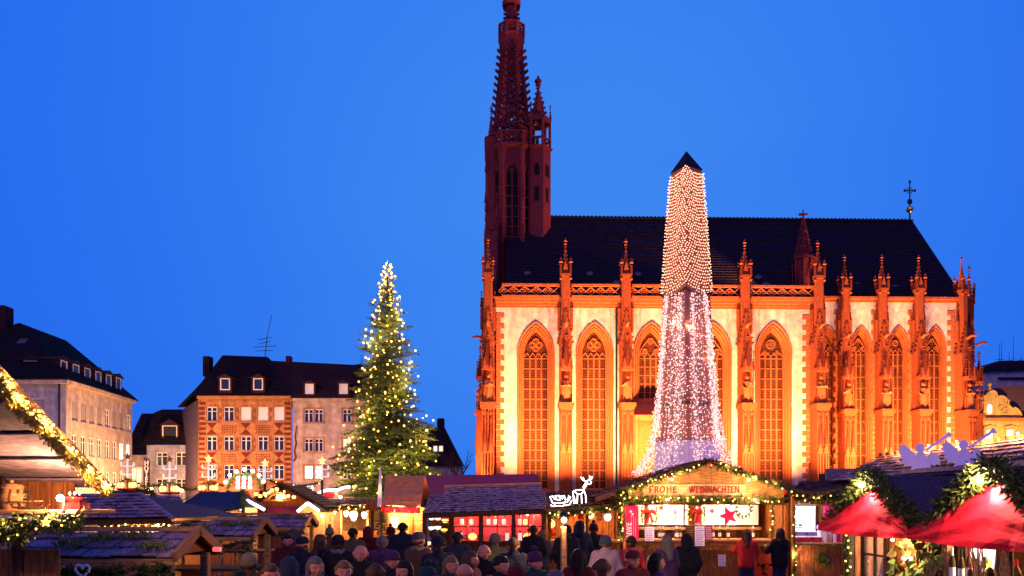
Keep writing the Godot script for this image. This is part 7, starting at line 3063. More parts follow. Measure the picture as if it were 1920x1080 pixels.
func roofs_far_right():
	var t := thing("broad_stall", "broad stall with patchy shingle roof rising to the right behind the angels", "market stall", Vector3.ZERO)
	var a0 := W(1560, 903, 21.5)
	var a1 := W(1960, 892, 17.0)
	var b0 := W(1650, 856, 25.0)
	var b1 := W(1990, 812, 21.0)
	shingles(t, a0, a1, b0, b1, 9, 30, [M.shingle_brown, M.shingle, M.wood_grey], 111, true)
	var k := MB.new()
	for i in 22:
		var p := b0.lerp(b1, (i + 0.5) / 22)
		k.bevel(p + Vector3(0, 0.04, 0), Vector3(0.22, 0.14, 0.3), 0.03)
	part(t, "ridge_caps", k, M.shingle_brown)
	for i in 6:
		bulb_lamp(t, b0.lerp(b1, 0.08 + 0.16 * i) + Vector3(0, 0.16, 0.6), 5.0, Color(1.0, 0.38, 0.12), 0.03)
	var w := MB.new()
	w.quad(Vector3(a0.x, 0, a0.z - 0.3), Vector3(a1.x, 0, a1.z - 0.3), a1 + Vector3(0, -0.05, -0.3), a0 + Vector3(0, -0.05, -0.3))
	part(t, "wall", w, M.wood_warm)
	garland("roof_garland", "dark fir garland lying across the patchy shingle roof", [W(1720, 881, 20.6), W(1790, 876, 20.0), W(1860, 868, 19.4), W(1930, 857, 18.8)], 0.13, 110, 0.0, null)
	wreath("roof_wreath", "small dark wreath low on the patchy shingle roof", W(1888, 885, 17.4), 0.14, 0.08)
	var c := thing("ribbed_container", "low dark ribbed metal container before the church choir", "container", Vector3.ZERO)
	for i in 7:
		var m := MB.new()
		var p := W(1548, 901 - 3.4 * i, 23.5)
		var q := W(1652, 900 - 3.4 * i, 23.0)
		m.beam(p, q, 0.3, 0.05)
		part(c, "rib", m, M.wood_grey)
	var bd := MB.new()
	bd.box((W(1548, 890, 24.4) + W(1652, 890, 24.0)) / 2 + Vector3(0, -1.35, 0), Vector3(1.7, 2.8, 1.2))
	part(c, "body", bd, M.slate)
	var l := thing("low_roof_stall", "low stall roof with purple sheen above the white stall", "market stall", Vector3.ZERO)
	shingles(l, W(1486, 926, 20.5), W(1650, 918, 20.5), W(1500, 902, 22.0), W(1650, 899, 22.0), 6, 20, [M.shingle_dark], 112, false)
	var lw := MB.new()
	lw.span(W(1490, 926, 20.9).x, W(1640, 926, 20.9).x, 0, 2.5, -22.0, -21.0)
	part(l, "wall", lw, M.wood_warm)
	var pole := thing("thin_pole", "thin brown pole standing before the church corner right of the greeting stall", "pole", Vector3(W(1518, 938, 26).x, 0, -26))
	var pm := MB.new()
	pm.bar(Vector3.ZERO, Vector3(0, 3.7, 0), 0.025, 6)
	part(pole, "shaft", pm, M.wood_warm)


func small_roofs():
	var spots := [[-4.17, -9.9, 2.05, "nearest"], [-5.1, -15.4, 2.1, "middle"], [-5.55, -20.6, 2.4, "farthest"]]
	for k in 3:
		var sp: Array = spots[k]
		var at := Vector3(sp[0] - sp[2], 0, sp[1])
		var t := thing("little_shelter", ["little gabled shelter with mossy shingles, nearest of the row", "little gabled shelter with mossy shingles, middle one of the row", "little gabled shelter with mossy shingles, farthest of the row"][k], "shelter", at, 0.0, "row of little shingled shelters")
		var L: float = sp[2]
		var ey := 1.68
		var ry := 1.97
		var zf := 0.72
		shingles(t, Vector3(0, ey, zf), Vector3(L, ey, zf), Vector3(0, ry, 0.0), Vector3(L, ry, 0.0), 3, [11, 11, 12][k], [M.shingle, M.wood_grey, M.shingle], 120 + k, true)
		shingles(t, Vector3(L, ey, -zf), Vector3(0, ey, -zf), Vector3(L, ry, 0.0), Vector3(0, ry, 0.0), 3, [11, 11, 12][k], [M.shingle, M.wood_grey], 130 + k, true)
		var rb := MB.new()
		rb.beam(Vector3(-0.04, ry + 0.05, 0.0), Vector3(L + 0.04, ry + 0.05, 0.0), 0.1, 0.06)
		part(t, "ridge_board", rb, M.wood_board)
		for e in [-0.02, L + 0.02]:
			for f in [-1, 1]:
				var rk := MB.new()
				rk.beam(Vector3(e, ey + 0.02, zf * f), Vector3(e, ry + 0.04, 0), 0.05, 0.13)
				part(t, "rake_board", rk, M.wood_long)
		var gb := MB.new()
		gb.prism(PackedVector2Array([Vector2(-zf + 0.1, ey + 0.02), Vector2(zf - 0.1, ey + 0.02), Vector2(0, ry - 0.04)]), 0.03, 0)
		var gg := part(t, "gable_board", gb, M.wood_warm, Vector3(L - 0.1, 0, 0))
		gg.rotation.y = PI / 2
		var fb := MB.new()
		fb.beam(Vector3(0, ey - 0.04, zf - 0.02), Vector3(L, ey - 0.04, zf - 0.02), 0.05, 0.08)
		part(t, "eaves_board", fb, M.wood_board)
		for e in [0.12, L - 0.12]:
			for f in [-1, 1]:
				var ps := MB.new()
				ps.bevel(Vector3(e, ey / 2, 0.55 * f), Vector3(0.11, ey, 0.11), 0.015)
				part(t, "post", ps, M.wood_board)
		var tb := MB.new()
		tb.span(0.05, L - 0.05, 0.98, 1.03, -0.5, 0.5)
		part(t, "table_board", tb, M.wood_dark)
		var r := RandomNumberGenerator.new()
		r.seed = 140 + k
		for i in 5:
			var f := 0.12 + 0.19 * i + r.randf_range(-0.04, 0.04)
			var g := r.randf_range(0.12, 0.85)
			var p := Vector3(L * f, lerpf(ey, ry, g) + 0.08, lerpf(zf, 0, g))
			var mm := MB.new()
			for q in 60:
				var o := Vector3(r.randfn() * 0.1, 0, r.randfn() * 0.055)
				var hgt := 0.05 * exp(-o.length_squared() * 60)
				var base := p + o + Vector3(0, -o.z * 0.4, 0)
				needle_twig(mm, r, base, base + Vector3(r.randf_range(-0.04, 0.04), 0.03 + hgt, r.randf_range(-0.04, 0.04)), 0.09)
			part(t, "moss_cushion", mm, M.moss, Vector3.ZERO, "", "stuff")
		var g0 := at + Vector3(0.0, ey - 0.1, zf + 0.05)
		garland("shelter_garland", ["thick fir garland hung below the front eaves of the nearest shelter", "thick fir garland hung below the front eaves of the middle shelter", "thick fir garland hung below the front eaves of the farthest shelter"][k], [g0 + Vector3(-0.1, 0, 0), g0 + Vector3(L * 0.25, -0.06, 0), g0 + Vector3(L * 0.5, -0.03, 0), g0 + Vector3(L * 0.75, -0.07, 0), g0 + Vector3(L, 0, 0)], 0.14, 240 if k == 0 else 140, 0.0, null, 0.02, "fir garlands of the little shelters", 0.4)
		for c in (2 if k == 0 else 1):
			var cp: Vector3 = g0 + Vector3([0.36, L - 0.45][c] if k == 0 else L - 0.25, -0.1, 0.16)
			var cn := thing("fir_cone", ["long fir cone at the left of the nearest shelter's garland", "long fir cone at the right of the nearest shelter's garland", "long fir cone on the middle shelter's garland", "long fir cone on the farthest shelter's garland"][c if k == 0 else k + 1], "fir cone", cp)
			cn.rotation.z = 0.5
			var cm := MB.new()
			for i in 14:
				for j in 7:
					var a := TAU * j / 7 + i * 0.45
					var rr := 0.05 * sin((i + 1.5) / 15.5 * PI) + 0.012
					var base := Vector3(-0.14 + 0.02 * i, cos(a) * rr * 0.6, sin(a) * rr * 0.6)
					cm.tri(base + Vector3(0, -sin(a), cos(a)) * 0.014, base - Vector3(0, -sin(a), cos(a)) * 0.014, base + Vector3(0.02, cos(a) * rr * 0.6, sin(a) * rr * 0.6))
			cm.ball(Vector3.ZERO, Vector3(0.15, 0.035, 0.035), 8, 6)
			part(cn, "scales", cm, M.cone_brown)
	var ht := thing("bead_heart", "small heart of white beads on the nearest shelter's garland", "heart ornament", Vector3(-6.22 + 1.09, 1.56, -9.9 + 0.98))
	var bd := MB.new()
	bd.ball(Vector3.ZERO, Vector3.ONE * 0.018, 6, 4)
	var bm := bd.made()
	for i in 26:
		var a := TAU * i / 26
		part(ht, "bead", bm, M.paper, Vector3(0.085 * pow(sin(a), 3), 0.0055 * (13 * cos(a) - 5 * cos(2 * a) - 2 * cos(3 * a) - cos(4 * a)), 0.01 * sin(i * 3)))
	var rl := thing("red_lantern", "small glowing red lantern at the right end of the nearest shelter", "lantern", W(407, 1030, 10.2))
	var rm := MB.new()
	rm.bevel(Vector3.ZERO, Vector3(0.11, 0.06, 0.06), 0.01)
	part(rl, "lamp_shade", rm, glow("lamp_red", Color(1.0, 0.06, 0.03), 2.2))


func stall_blue_shingle():
	var t := thing("hipped_stall", "stall with hipped bluish shingle roof and strings of bulbs below it", "market stall", Vector3.ZERO)
	var a0 := W(60, 976, 13.6)
	var a1 := W(322, 972, 14.2)
	var b0 := W(110, 930, 15.4)
	var b1 := W(262, 926, 15.6)
	var k := (a1 - a0)
	shingles(t, a0, a1, b0, b1, 8, 15, [M.shingle, M.wood_grey, M.shingle], 151, true)
	var rb := MB.new()
	rb.beam(b0, b1, 0.12, 0.07)
	rb.beam(b1, a1, 0.1, 0.06)
	part(t, "ridge_board", rb, M.wood_grey)
	var hp := MB.new()
	hp.tri(a1, Vector3(a1.x + 0.3, a1.y, -17.2), b1)
	part(t, "hip_slope", hp, M.shingle_dark)
	var ev := MB.new()
	ev.beam(a0 + Vector3(0, -0.05, 0.02), a1 + Vector3(0, -0.05, 0.02), 0.05, 0.1)
	part(t, "eaves_board", ev, M.wood_dark)
	var d := 14.4
	var x0 := W(130, 938, d).x
	var x1 := W(312, 938, d).x
	boards(t, "front_board", moved(Vector3(x0, 0, -d)), x1 - x0, 1.5, 16, M.wood_warm, 152)
	var bw := MB.new()
	bw.span(x0, x1, 0.1, 2.05, -d - 1.6, -d - 1.55)
	part(t, "back_wall", bw, M.canvas_red)
	for p in [x0, (x0 + x1) / 2, x1]:
		var ps := MB.new()
		ps.bevel(Vector3(p, 1.0, -d + 0.02), Vector3(0.1, 2.0, 0.1), 0.012)
		part(t, "post", ps, M.wood_dark)
	bulb_lamp(t, Vector3((x0 + x1) / 2 - 0.3, 1.9, -d - 0.6), 2.2, Color(1.0, 0.65, 0.4), 0.04)
	bulb_lamp(t, Vector3((x0 + x1) / 2 + 0.5, 1.9, -d - 0.6), 1.4, Color(1.0, 0.65, 0.4), 0.035)
	var r := RandomNumberGenerator.new()
	r.seed = 153
	for i in 6:
		var g := thing("gift_box", ["white lit gift box at the left of the hipped stall", "second white gift box of the hipped stall", "middle red gift box of the hipped stall", "middle white gift box of the hipped stall", "pale gift box right of the middle in the hipped stall", "rightmost gift box of the hipped stall"][i], "box", Vector3(lerpf(x0 + 0.25, x1 - 0.25, i / 5.0), 1.5, -d - 0.3))
		var m := MB.new()
		var h := r.randf_range(0.12, 0.26)
		m.bevel(Vector3(0, h / 2, 0), Vector3(0.2, h, 0.18), 0.01)
		part(g, "body", m, M.plastic_red if i == 2 else M.plastic_white)
		var q := MB.new()
		q.box(Vector3(0, h / 2, 0), Vector3(0.03, h + 0.008, 0.19))
		part(g, "ribbon", q, M.ribbon_red if i != 2 else M.paper)
	garland("eaves_garland", "string of bulbs with thin greenery under the hipped stall's eaves", [a0 + Vector3(0.2, -0.13, 0.06), a0.lerp(a1, 0.3) + Vector3(0, -0.16, 0.06), a0.lerp(a1, 0.6) + Vector3(0, -0.13, 0.06), a1 + Vector3(0, -0.12, 0.06)], 0.05, 90, 0.11, M.bulb_warm, 0.02)
	var ic := thing("icicle_lights", "hanging strands of small bulbs at the right of the hipped stall", "fairy lights", Vector3(0, 0, 0))
	var bl := MB.new()
	bl.ball(Vector3.ZERO, Vector3.ONE * 0.014, 6, 4)
	var bm := bl.made()
	for i in 44:
		var px := r.randf_range(236, 296)
		part(ic, "bulb", bm, M.bulb_warm, W(px, r.randf_range(975, 1000), 14.25))
	var u := thing("rear_roof", "low bluish roof strip behind the hipped stall", "stall roof", Vector3.ZERO)
	shingles(u, W(180, 946, 24), W(345, 944, 24.4), W(190, 929, 26), W(335, 928, 26), 5, 22, [M.shingle], 154, false)
	var uw := MB.new()
	uw.span(W(190, 944, 25).x, W(335, 944, 25).x, 0, 2.3, -26.4, -24.8)
	part(u, "wall", uw, M.wood_dark)


func stall_blue_canvas():
	var t := thing("blue_canvas_stall", "stall under a taut dark blue canvas roof with garlanded eaves", "market stall", Vector3.ZERO)
	var a0 := W(308, 957, 20.5)
	var a1 := W(456, 952, 20.8)
	var b0 := W(372, 924, 23.0)
	var b1 := W(455, 921, 23.2)
	var c1 := W(500, 952, 24.6)
	var m := MB.new()
	var n := 14
	for i in n:
		for j in 6:
			var q := []
			for e in [[i, j], [i + 1, j], [i + 1, j + 1], [i, j + 1]]:
				var f: float = float(e[0]) / n
				var g: float = e[1] / 6.0
				q.append(a0.lerp(a1, f).lerp(b0.lerp(b1, f), g) + Vector3(0, -0.1 * sin(f * PI) * (1 - g) - 0.06 * sin(g * PI), 0))
			m.quad(q[0], q[1], q[2], q[3])
	m.tri(a1, c1, b1)
	m.tri(W(300, 955, 25), a0, b0)
	part(t, "canvas", m, M.canvas_blue)
	var pl := MB.new()
	for p in [a0, a1, c1]:
		pl.bar(Vector3(p.x, 0, p.z), p, 0.05, 6)
	part(t, "pole", pl, M.wood_dark)
	var d := 21.3
	var x0 := W(318, 938, d).x
	var x1 := W(456, 938, d).x
	boards(t, "back_board", moved(Vector3(x0, 0, -d - 1.2)), x1 - x0, 2.3, 12, M.wood_board, 161)
	boards(t, "front_board", moved(Vector3(x0, 0, -d)), x1 - x0, 1.5, 12, M.wood_warm, 162)
	bulb_lamp(t, W(391, 957, d - 0.2), 2.2, Color(1.0, 0.5, 0.2), 0.05)
	bulb_lamp(t, W(362, 969, d - 0.3), 1.0, Color(1.0, 0.5, 0.2), 0.035)
	bulb_lamp(t, W(420, 968, d - 0.3), 0.8, Color(1.0, 0.5, 0.2), 0.03)
	garland("eaves_garland", "dark fir garland drooping along the blue canvas eaves", [a0 + Vector3(0, -0.02, 0.06), a0.lerp(a1, 0.25) + Vector3(0, -0.1, 0.06), a0.lerp(a1, 0.5) + Vector3(0, -0.14, 0.06), a0.lerp(a1, 0.75) + Vector3(0, -0.08, 0.06), a1 + Vector3(0, 0, 0.06), (a1 + b1) / 2 + Vector3(0.02, 0.02, 0.06), b1 + Vector3(0, 0.03, 0)], 0.1, 100, 0.0, null)
	led_gable("glowing strip lights under a small gable right of the blue canvas", [[450, 956], [463, 938], [496, 956]], 22.4, 1.6)


func led_gable(label: String, p: Array, d: float, e: float):
	var t := thing("strip_light", label, "strip light", W(p[1][0], p[1][1], d))
	var o := W(p[1][0], p[1][1], d)
	for i in p.size() - 1:
		var m := MB.new()
		m.tube(PackedVector3Array([W(p[i][0], p[i][1], d) - o, W(p[i + 1][0], p[i + 1][1], d) - o]), 0.045, 0.045, 6)
		part(t, "light_tube", m, M.tube_white)
	lamp(t, "strip_glow", Vector3(0, -0.15, 0.25), e, Color(1.0, 0.7, 0.4), 0.1)


func stall_brown_gable():
	var d := 25.0
	var s := F / d
	var ax := W(530, 938, d).x
	var at := Vector3(ax, 0, -d)
	var t := thing("brown_gable_stall", "gabled stall with brown batten roof and lit toys in its gable", "market stall", at)
	var ap := hy(909, s)
	var ey := hy(952, s)
	shingles(t, Vector3(1.4, ey, 0.1), Vector3(1.4, ey, -2.6), Vector3(0, ap, 0.1), Vector3(0, ap, -2.6), 9, 9, [M.shingle_brown], 171, true)
	shingles(t, Vector3(-1.4, ey, -2.6), Vector3(-1.4, ey, 0.1), Vector3(0, ap, -2.6), Vector3(0, ap, 0.1), 9, 9, [M.shingle_brown], 172, false)
	for e in [-1, 1]:
		var rk := MB.new()
		rk.beam(Vector3(1.42 * e, ey, 0.13), Vector3(0, ap + 0.02, 0.13), 0.04, 0.1)
		part(t, "rake_board", rk, M.wood_dark)
	boards(t, "front_board", moved(Vector3(-1.3, 0, -0.3)), 2.6, 1.6, 14, M.wood_warm, 173)
	boards(t, "corner_board", moved(Vector3(0.95, 0, 0.0)), 0.5, 2.1, 4, M.wood_board, 174)
	var gb := MB.new()
	gb.prism(PackedVector2Array([Vector2(-1.3, ey), Vector2(1.3, ey), Vector2(0, ap - 0.04)]), 0.03, -0.5)
	part(t, "gable_wall", gb, M.wood_warm)
	var bb := MB.new()
	bb.span(-1.3, 1.2, ey - 0.32, ey + 0.04, 0.12, 0.2)
	part(t, "dark_fascia", bb, M.canvas_purple)
	var names := ["left round lamp among the toys in the brown gable", "second lamp among the toys in the brown gable", "bright middle lamp among the toys in the brown gable", "high lamp under the brown gable tip", "right lamp among the toys in the brown gable", "outer right lamp in the brown gable", "lamp left of the brown gable tip", "low lamp at the far left of the brown gable"]
	for i in 8:
		var p: Array = [[488, 930], [497, 926], [505, 924], [519, 917], [540, 930], [551, 932], [510, 919], [480, 926]][i]
		var l := thing("toy_lamp", names[i], "lamp", W(p[0], p[1], d - 0.25))
		var m := MB.new()
		m.lathe(PackedVector2Array([Vector2(0.0, -0.06), Vector2(0.05, -0.05), Vector2(0.07, 0), Vector2(0.045, 0.05), Vector2(0.0, 0.07)]), 9)
		part(l, "lamp_globe", m, M.lantern_yellow)
		var c := MB.new()
		c.lathe(PackedVector2Array([Vector2(0.05, 0.05), Vector2(0.0, 0.1)]), 7)
		part(l, "cap", c, M.dark_metal)
	var arc := thing("candle_arch", "orange lit half round candle arch in the brown gable", "candle arch", W(520, 938, d - 0.3))
	var am := MB.new()
	for q in [0.36, 0.28]:
		var path := PackedVector3Array()
		for i in 11:
			path.append(Vector3(cos(PI * i / 10) * q * 1.1, sin(PI * i / 10) * q * 0.75, 0))
		am.tube(path, 0.022, 0.022, 5)
	am.box(Vector3(0, 0, 0), Vector3(0.9, 0.05, 0.1))
	part(arc, "frame", am, M.canvas_red)
	var ap2 := MB.new()
	ap2.prism(PackedVector2Array([Vector2(-0.05, 0.06), Vector2(0.32, 0.06), Vector2(0.28, 0.2), Vector2(0.0, 0.24)]), 0.02, 0)
	part(arc, "lit_panel", ap2, M.lit_room)
	for i in 5:
		var b := MB.new()
		b.ball(Vector3(cos(PI * (i + 0.5) / 5) * 0.4, sin(PI * (i + 0.5) / 5) * 0.28 + 0.06, 0.02), Vector3(0.025, 0.04, 0.025), 6, 5)
		part(arc, "candle_flame", b, M.candle_flame)
	lamp(t, "gable_lamp_light", Vector3(0, ey + 0.3, 0.35), 1.4, Color(1.0, 0.55, 0.2), 0.05)
	led_gable("glowing strip lights on the small peaked gable right of the brown stall", [[558, 959], [577, 943], [598, 958]], 21.8, 1.6)
	var pk := thing("peaked_hut", "small peaked wooden hut front under the strip lights", "market stall", Vector3(W(578, 938, 22).x, 0, -22))
	boards(pk, "front_board", moved(Vector3(-0.32, 0, 0)), 1.25, 2.05, 9, M.wood_board, 176)
	var pr := MB.new()
	pr.prism(PackedVector2Array([Vector2(-0.38, 2.06), Vector2(0.38, 2.06), Vector2(0, 2.3)]), 0.8, 0.02)
	part(pk, "gable", pr, M.wood_warm)
	bulb_lamp(pk, Vector3(0.5, 1.95, 0.35), 1.3, Color(1.0, 0.55, 0.2), 0.035)


func light_poles():
	var star := star_shape(0.16, 0.06).made()
	var pole := MB.new()
	pole.bar(Vector3(0, 0, 0), Vector3(0, 0.95, 0), 0.035, 6)
	var pm := pole.made()
	var arm := MB.new()
	arm.box(Vector3(0, 0, 0), Vector3(0.5, 0.05, 0.05))
	for e in [-0.25, 0.25]:
		arm.lathe(PackedVector2Array([Vector2(0.0, 0), Vector2(0.05, 0), Vector2(0.03, 0.1), Vector2(0.05, 0.14), Vector2(0, 0.18)]), 6)
		arm.ball(Vector3(e, 0.08, 0), Vector3(0.05, 0.1, 0.05), 6, 5)
	var armm := arm.made()
	var lan := MB.new()
	lan.lathe(PackedVector2Array([Vector2(0.03, -0.1), Vector2(0.08, -0.04), Vector2(0.085, 0.03), Vector2(0.04, 0.09), Vector2(0.02, 0.11)]), 9)
	var lm := lan.made()
	var tray := MB.new()
	tray.lathe(PackedVector2Array([Vector2(0.0, 0), Vector2(0.35, 0.02), Vector2(0.42, 0.09), Vector2(0.4, 0.1), Vector2(0.0, 0.05)]), 12)
	var tm := tray.made()
	var d := 30.0
	var names := ["star topped light pole with yellow lanterns, leftmost, before the corner house", "star topped light pole with yellow lanterns before the hotel house", "star topped light pole with lanterns at the painted house's left corner", "star topped light pole at the painted house's fourth window column", "star topped light pole with gold stars before the cream house"]
	var spots := [[239.0, 860.0, 905.0], [318.0, 865.0, 912.0], [391.0, 864.0, 910.0], [497.0, 872.0, 912.0], [604.0, 868.0, 908.0]]
	for i in 5:
		var p: Array = spots[i]
		var foot := W(p[0], p[2] - 8, d)
		var t := thing("light_pole", names[i], "light pole", Vector3(foot.x, 0, foot.z), 0.0, "star topped light poles of the market")
		var y0 := foot.y
		var lift: float = (p[2] - 8 - p[1]) / F * d
		var post := MB.new()
		post.bar(Vector3.ZERO, Vector3(0, y0, 0), 0.05, 6)
		part(t, "post", post, M.wood_dark)
		var o := part(t, "white_pole", pm, M.pole_white, Vector3(0, y0, 0))
		o.scale.y = lift / 0.95
		part(t, "star", star, M.lantern_yellow if i > 1 else M.wood_board, Vector3(0, y0 + lift + 0.08, 0))
		part(t, "cross_arm", armm, M.pole_white, Vector3(0, y0 + lift * 0.62, 0))
		part(t, "cross_arm", armm, M.pole_white, Vector3(0, y0 + lift * 0.2, 0))
		if i < 3:
			part(t, "tray", tm, M.bauble_red, Vector3(0, y0 - 0.5, 0.0))
			for k in 5:
				part(t, "lantern_shade", lm, M.lantern_yellow, Vector3(-0.34 + 0.17 * k, y0 - 0.27, 0.1 * sin(k * 2.0)))
			lamp(t, "lantern_light", Vector3(0, y0 - 0.22, 0.35), 0.7, Color(1.0, 0.55, 0.15), 0.05)
	var sw := [["dark fir swag left of the first light pole", [[195, 915], [212, 912], [225, 905], [239, 897]]], ["dark fir swag between the first two light poles", [[239, 897], [254, 905], [268, 911], [285, 912], [303, 909], [317, 903]]], ["dark fir swag between the second and third light poles", [[317, 903], [331, 908], [345, 917], [361, 918], [376, 914], [391, 901]]], ["dark fir swag right of the third light pole", [[391, 901], [405, 907], [420, 911]]], ["long dark fir swag from the arch to the cream house pole", [[497, 897], [520, 906], [545, 911], [575, 910], [604, 905]]]]
	for e in sw:
		var pts := []
		for q in e[1]:
			pts.append(W(q[0], q[1], d))
		garland("fir_swag", e[0], pts, 0.13, 60, 0.9, M.bulb_warm, 0.03, "fir swags between light poles")
	var gp := []
	for q in [[192, 921], [225, 924], [262, 920], [281, 917], [284, 925], [284, 945], [285, 962]]:
		gp.append(W(q[0], q[1], 20.0))
	garland("gate_garland", "dark fir garland over a gate beam and down its post", gp, 0.11, 90, 0.0, null)
	var gt := thing("garland_gate", "dark timber gate frame under the fir garland", "gate", W(284, 938, 20.05) * Vector3(1, 0, 1))
	var gm := MB.new()
	gm.bevel(Vector3(0, 1.3, -0.1), Vector3(0.12, 2.6, 0.12), 0.015)
	gm.beam(Vector3(0, 2.62, -0.1), Vector3(-1.4, 2.6, -0.1), 0.1, 0.1)
	gm.bevel(Vector3(-1.35, 1.3, -0.1), Vector3(0.12, 2.6, 0.12), 0.015)
	part(gt, "timber", gm, M.wood_dark)
	var bk := thing("candle_basket", "hanging basket of orange candles under the gate", "basket", W(266, 945, 20.0))
	part(bk, "tray", tm, M.canvas_red).scale = Vector3.ONE * 0.6
	for k in 4:
		part(bk, "lantern_shade", lm, M.lantern_yellow, Vector3(-0.16 + 0.11 * k, 0.1, 0)).scale = Vector3.ONE * 0.6


func nutcracker_arch():
	var d := 27.0
	var o := W(458, 916, d)
	var t := thing("fir_arch", "bright green fir arch crowned with white star lights", "arch", o)
	var path := PackedVector3Array()
	for i in 13:
		var a := PI * (1.0 - i / 12.0)
		path.append(W(458 + cos(a) * 31, 914 - sin(a) * 24, d) - o)
	part(t, "fir_twigs", garland_mesh(path, 0.1, 170, 181), M.leaf, Vector3.ZERO, "", "stuff")
	var post := MB.new()
	for e in [path[0], path[12]]:
		post.bar(Vector3(e.x, -o.y, 0), e, 0.05, 6)
	part(t, "post", post, M.wood_dark)
	var base := MB.new()
	base.box(W(458, 918, d) - o, Vector3(1.35, 0.06, 0.3))
	part(t, "shelf", base, M.canvas_red)
	var b := MB.new()
	b.ball(Vector3.ZERO, Vector3.ONE * 0.06, 8, 6)
	var bm := b.made()
	for p in [[423, 904], [431, 891], [443, 884], [458, 880], [474, 883], [486, 891], [494, 903]]:
		part(t, "star_bulb", bm, M.lamp_white, W(p[0], p[1], d) - o)
	for i in 3:
		var f := thing("light_figure", ["left of three white lit toy soldiers under the fir arch", "middle of three white lit toy soldiers under the fir arch", "right of three white lit toy soldiers under the fir arch"][i], "toy figure", W(446 + 11.5 * i, 917, d), 0.0, "lit toy soldiers under the fir arch")
		var m := MB.new()
		m.lathe(PackedVector2Array([Vector2(0.07, 0), Vector2(0.08, 0.12), Vector2(0.06, 0.16), Vector2(0.09, 0.24), Vector2(0.05, 0.29), Vector2(0.06, 0.34), Vector2(0.055, 0.38), Vector2(0.07, 0.4), Vector2(0.06, 0.47), Vector2(0, 0.48)]), 8)
		part(f, "lit_body", m, M.lit_room_white)
		var a := MB.new()
		for e in [-1, 1]:
			a.tube(PackedVector3Array([Vector3(0.08 * e, 0.26, 0), Vector3(0.11 * e, 0.16, 0.03), Vector3(0.08 * e, 0.1, 0.05)]), 0.022, 0.018, 5)
		part(f, "arm", a, M.bauble_red)
	lamp(t, "arch_light", Vector3(0, 0.25, 0.5), 1.2, Color(1.0, 0.9, 0.75), 0.05)


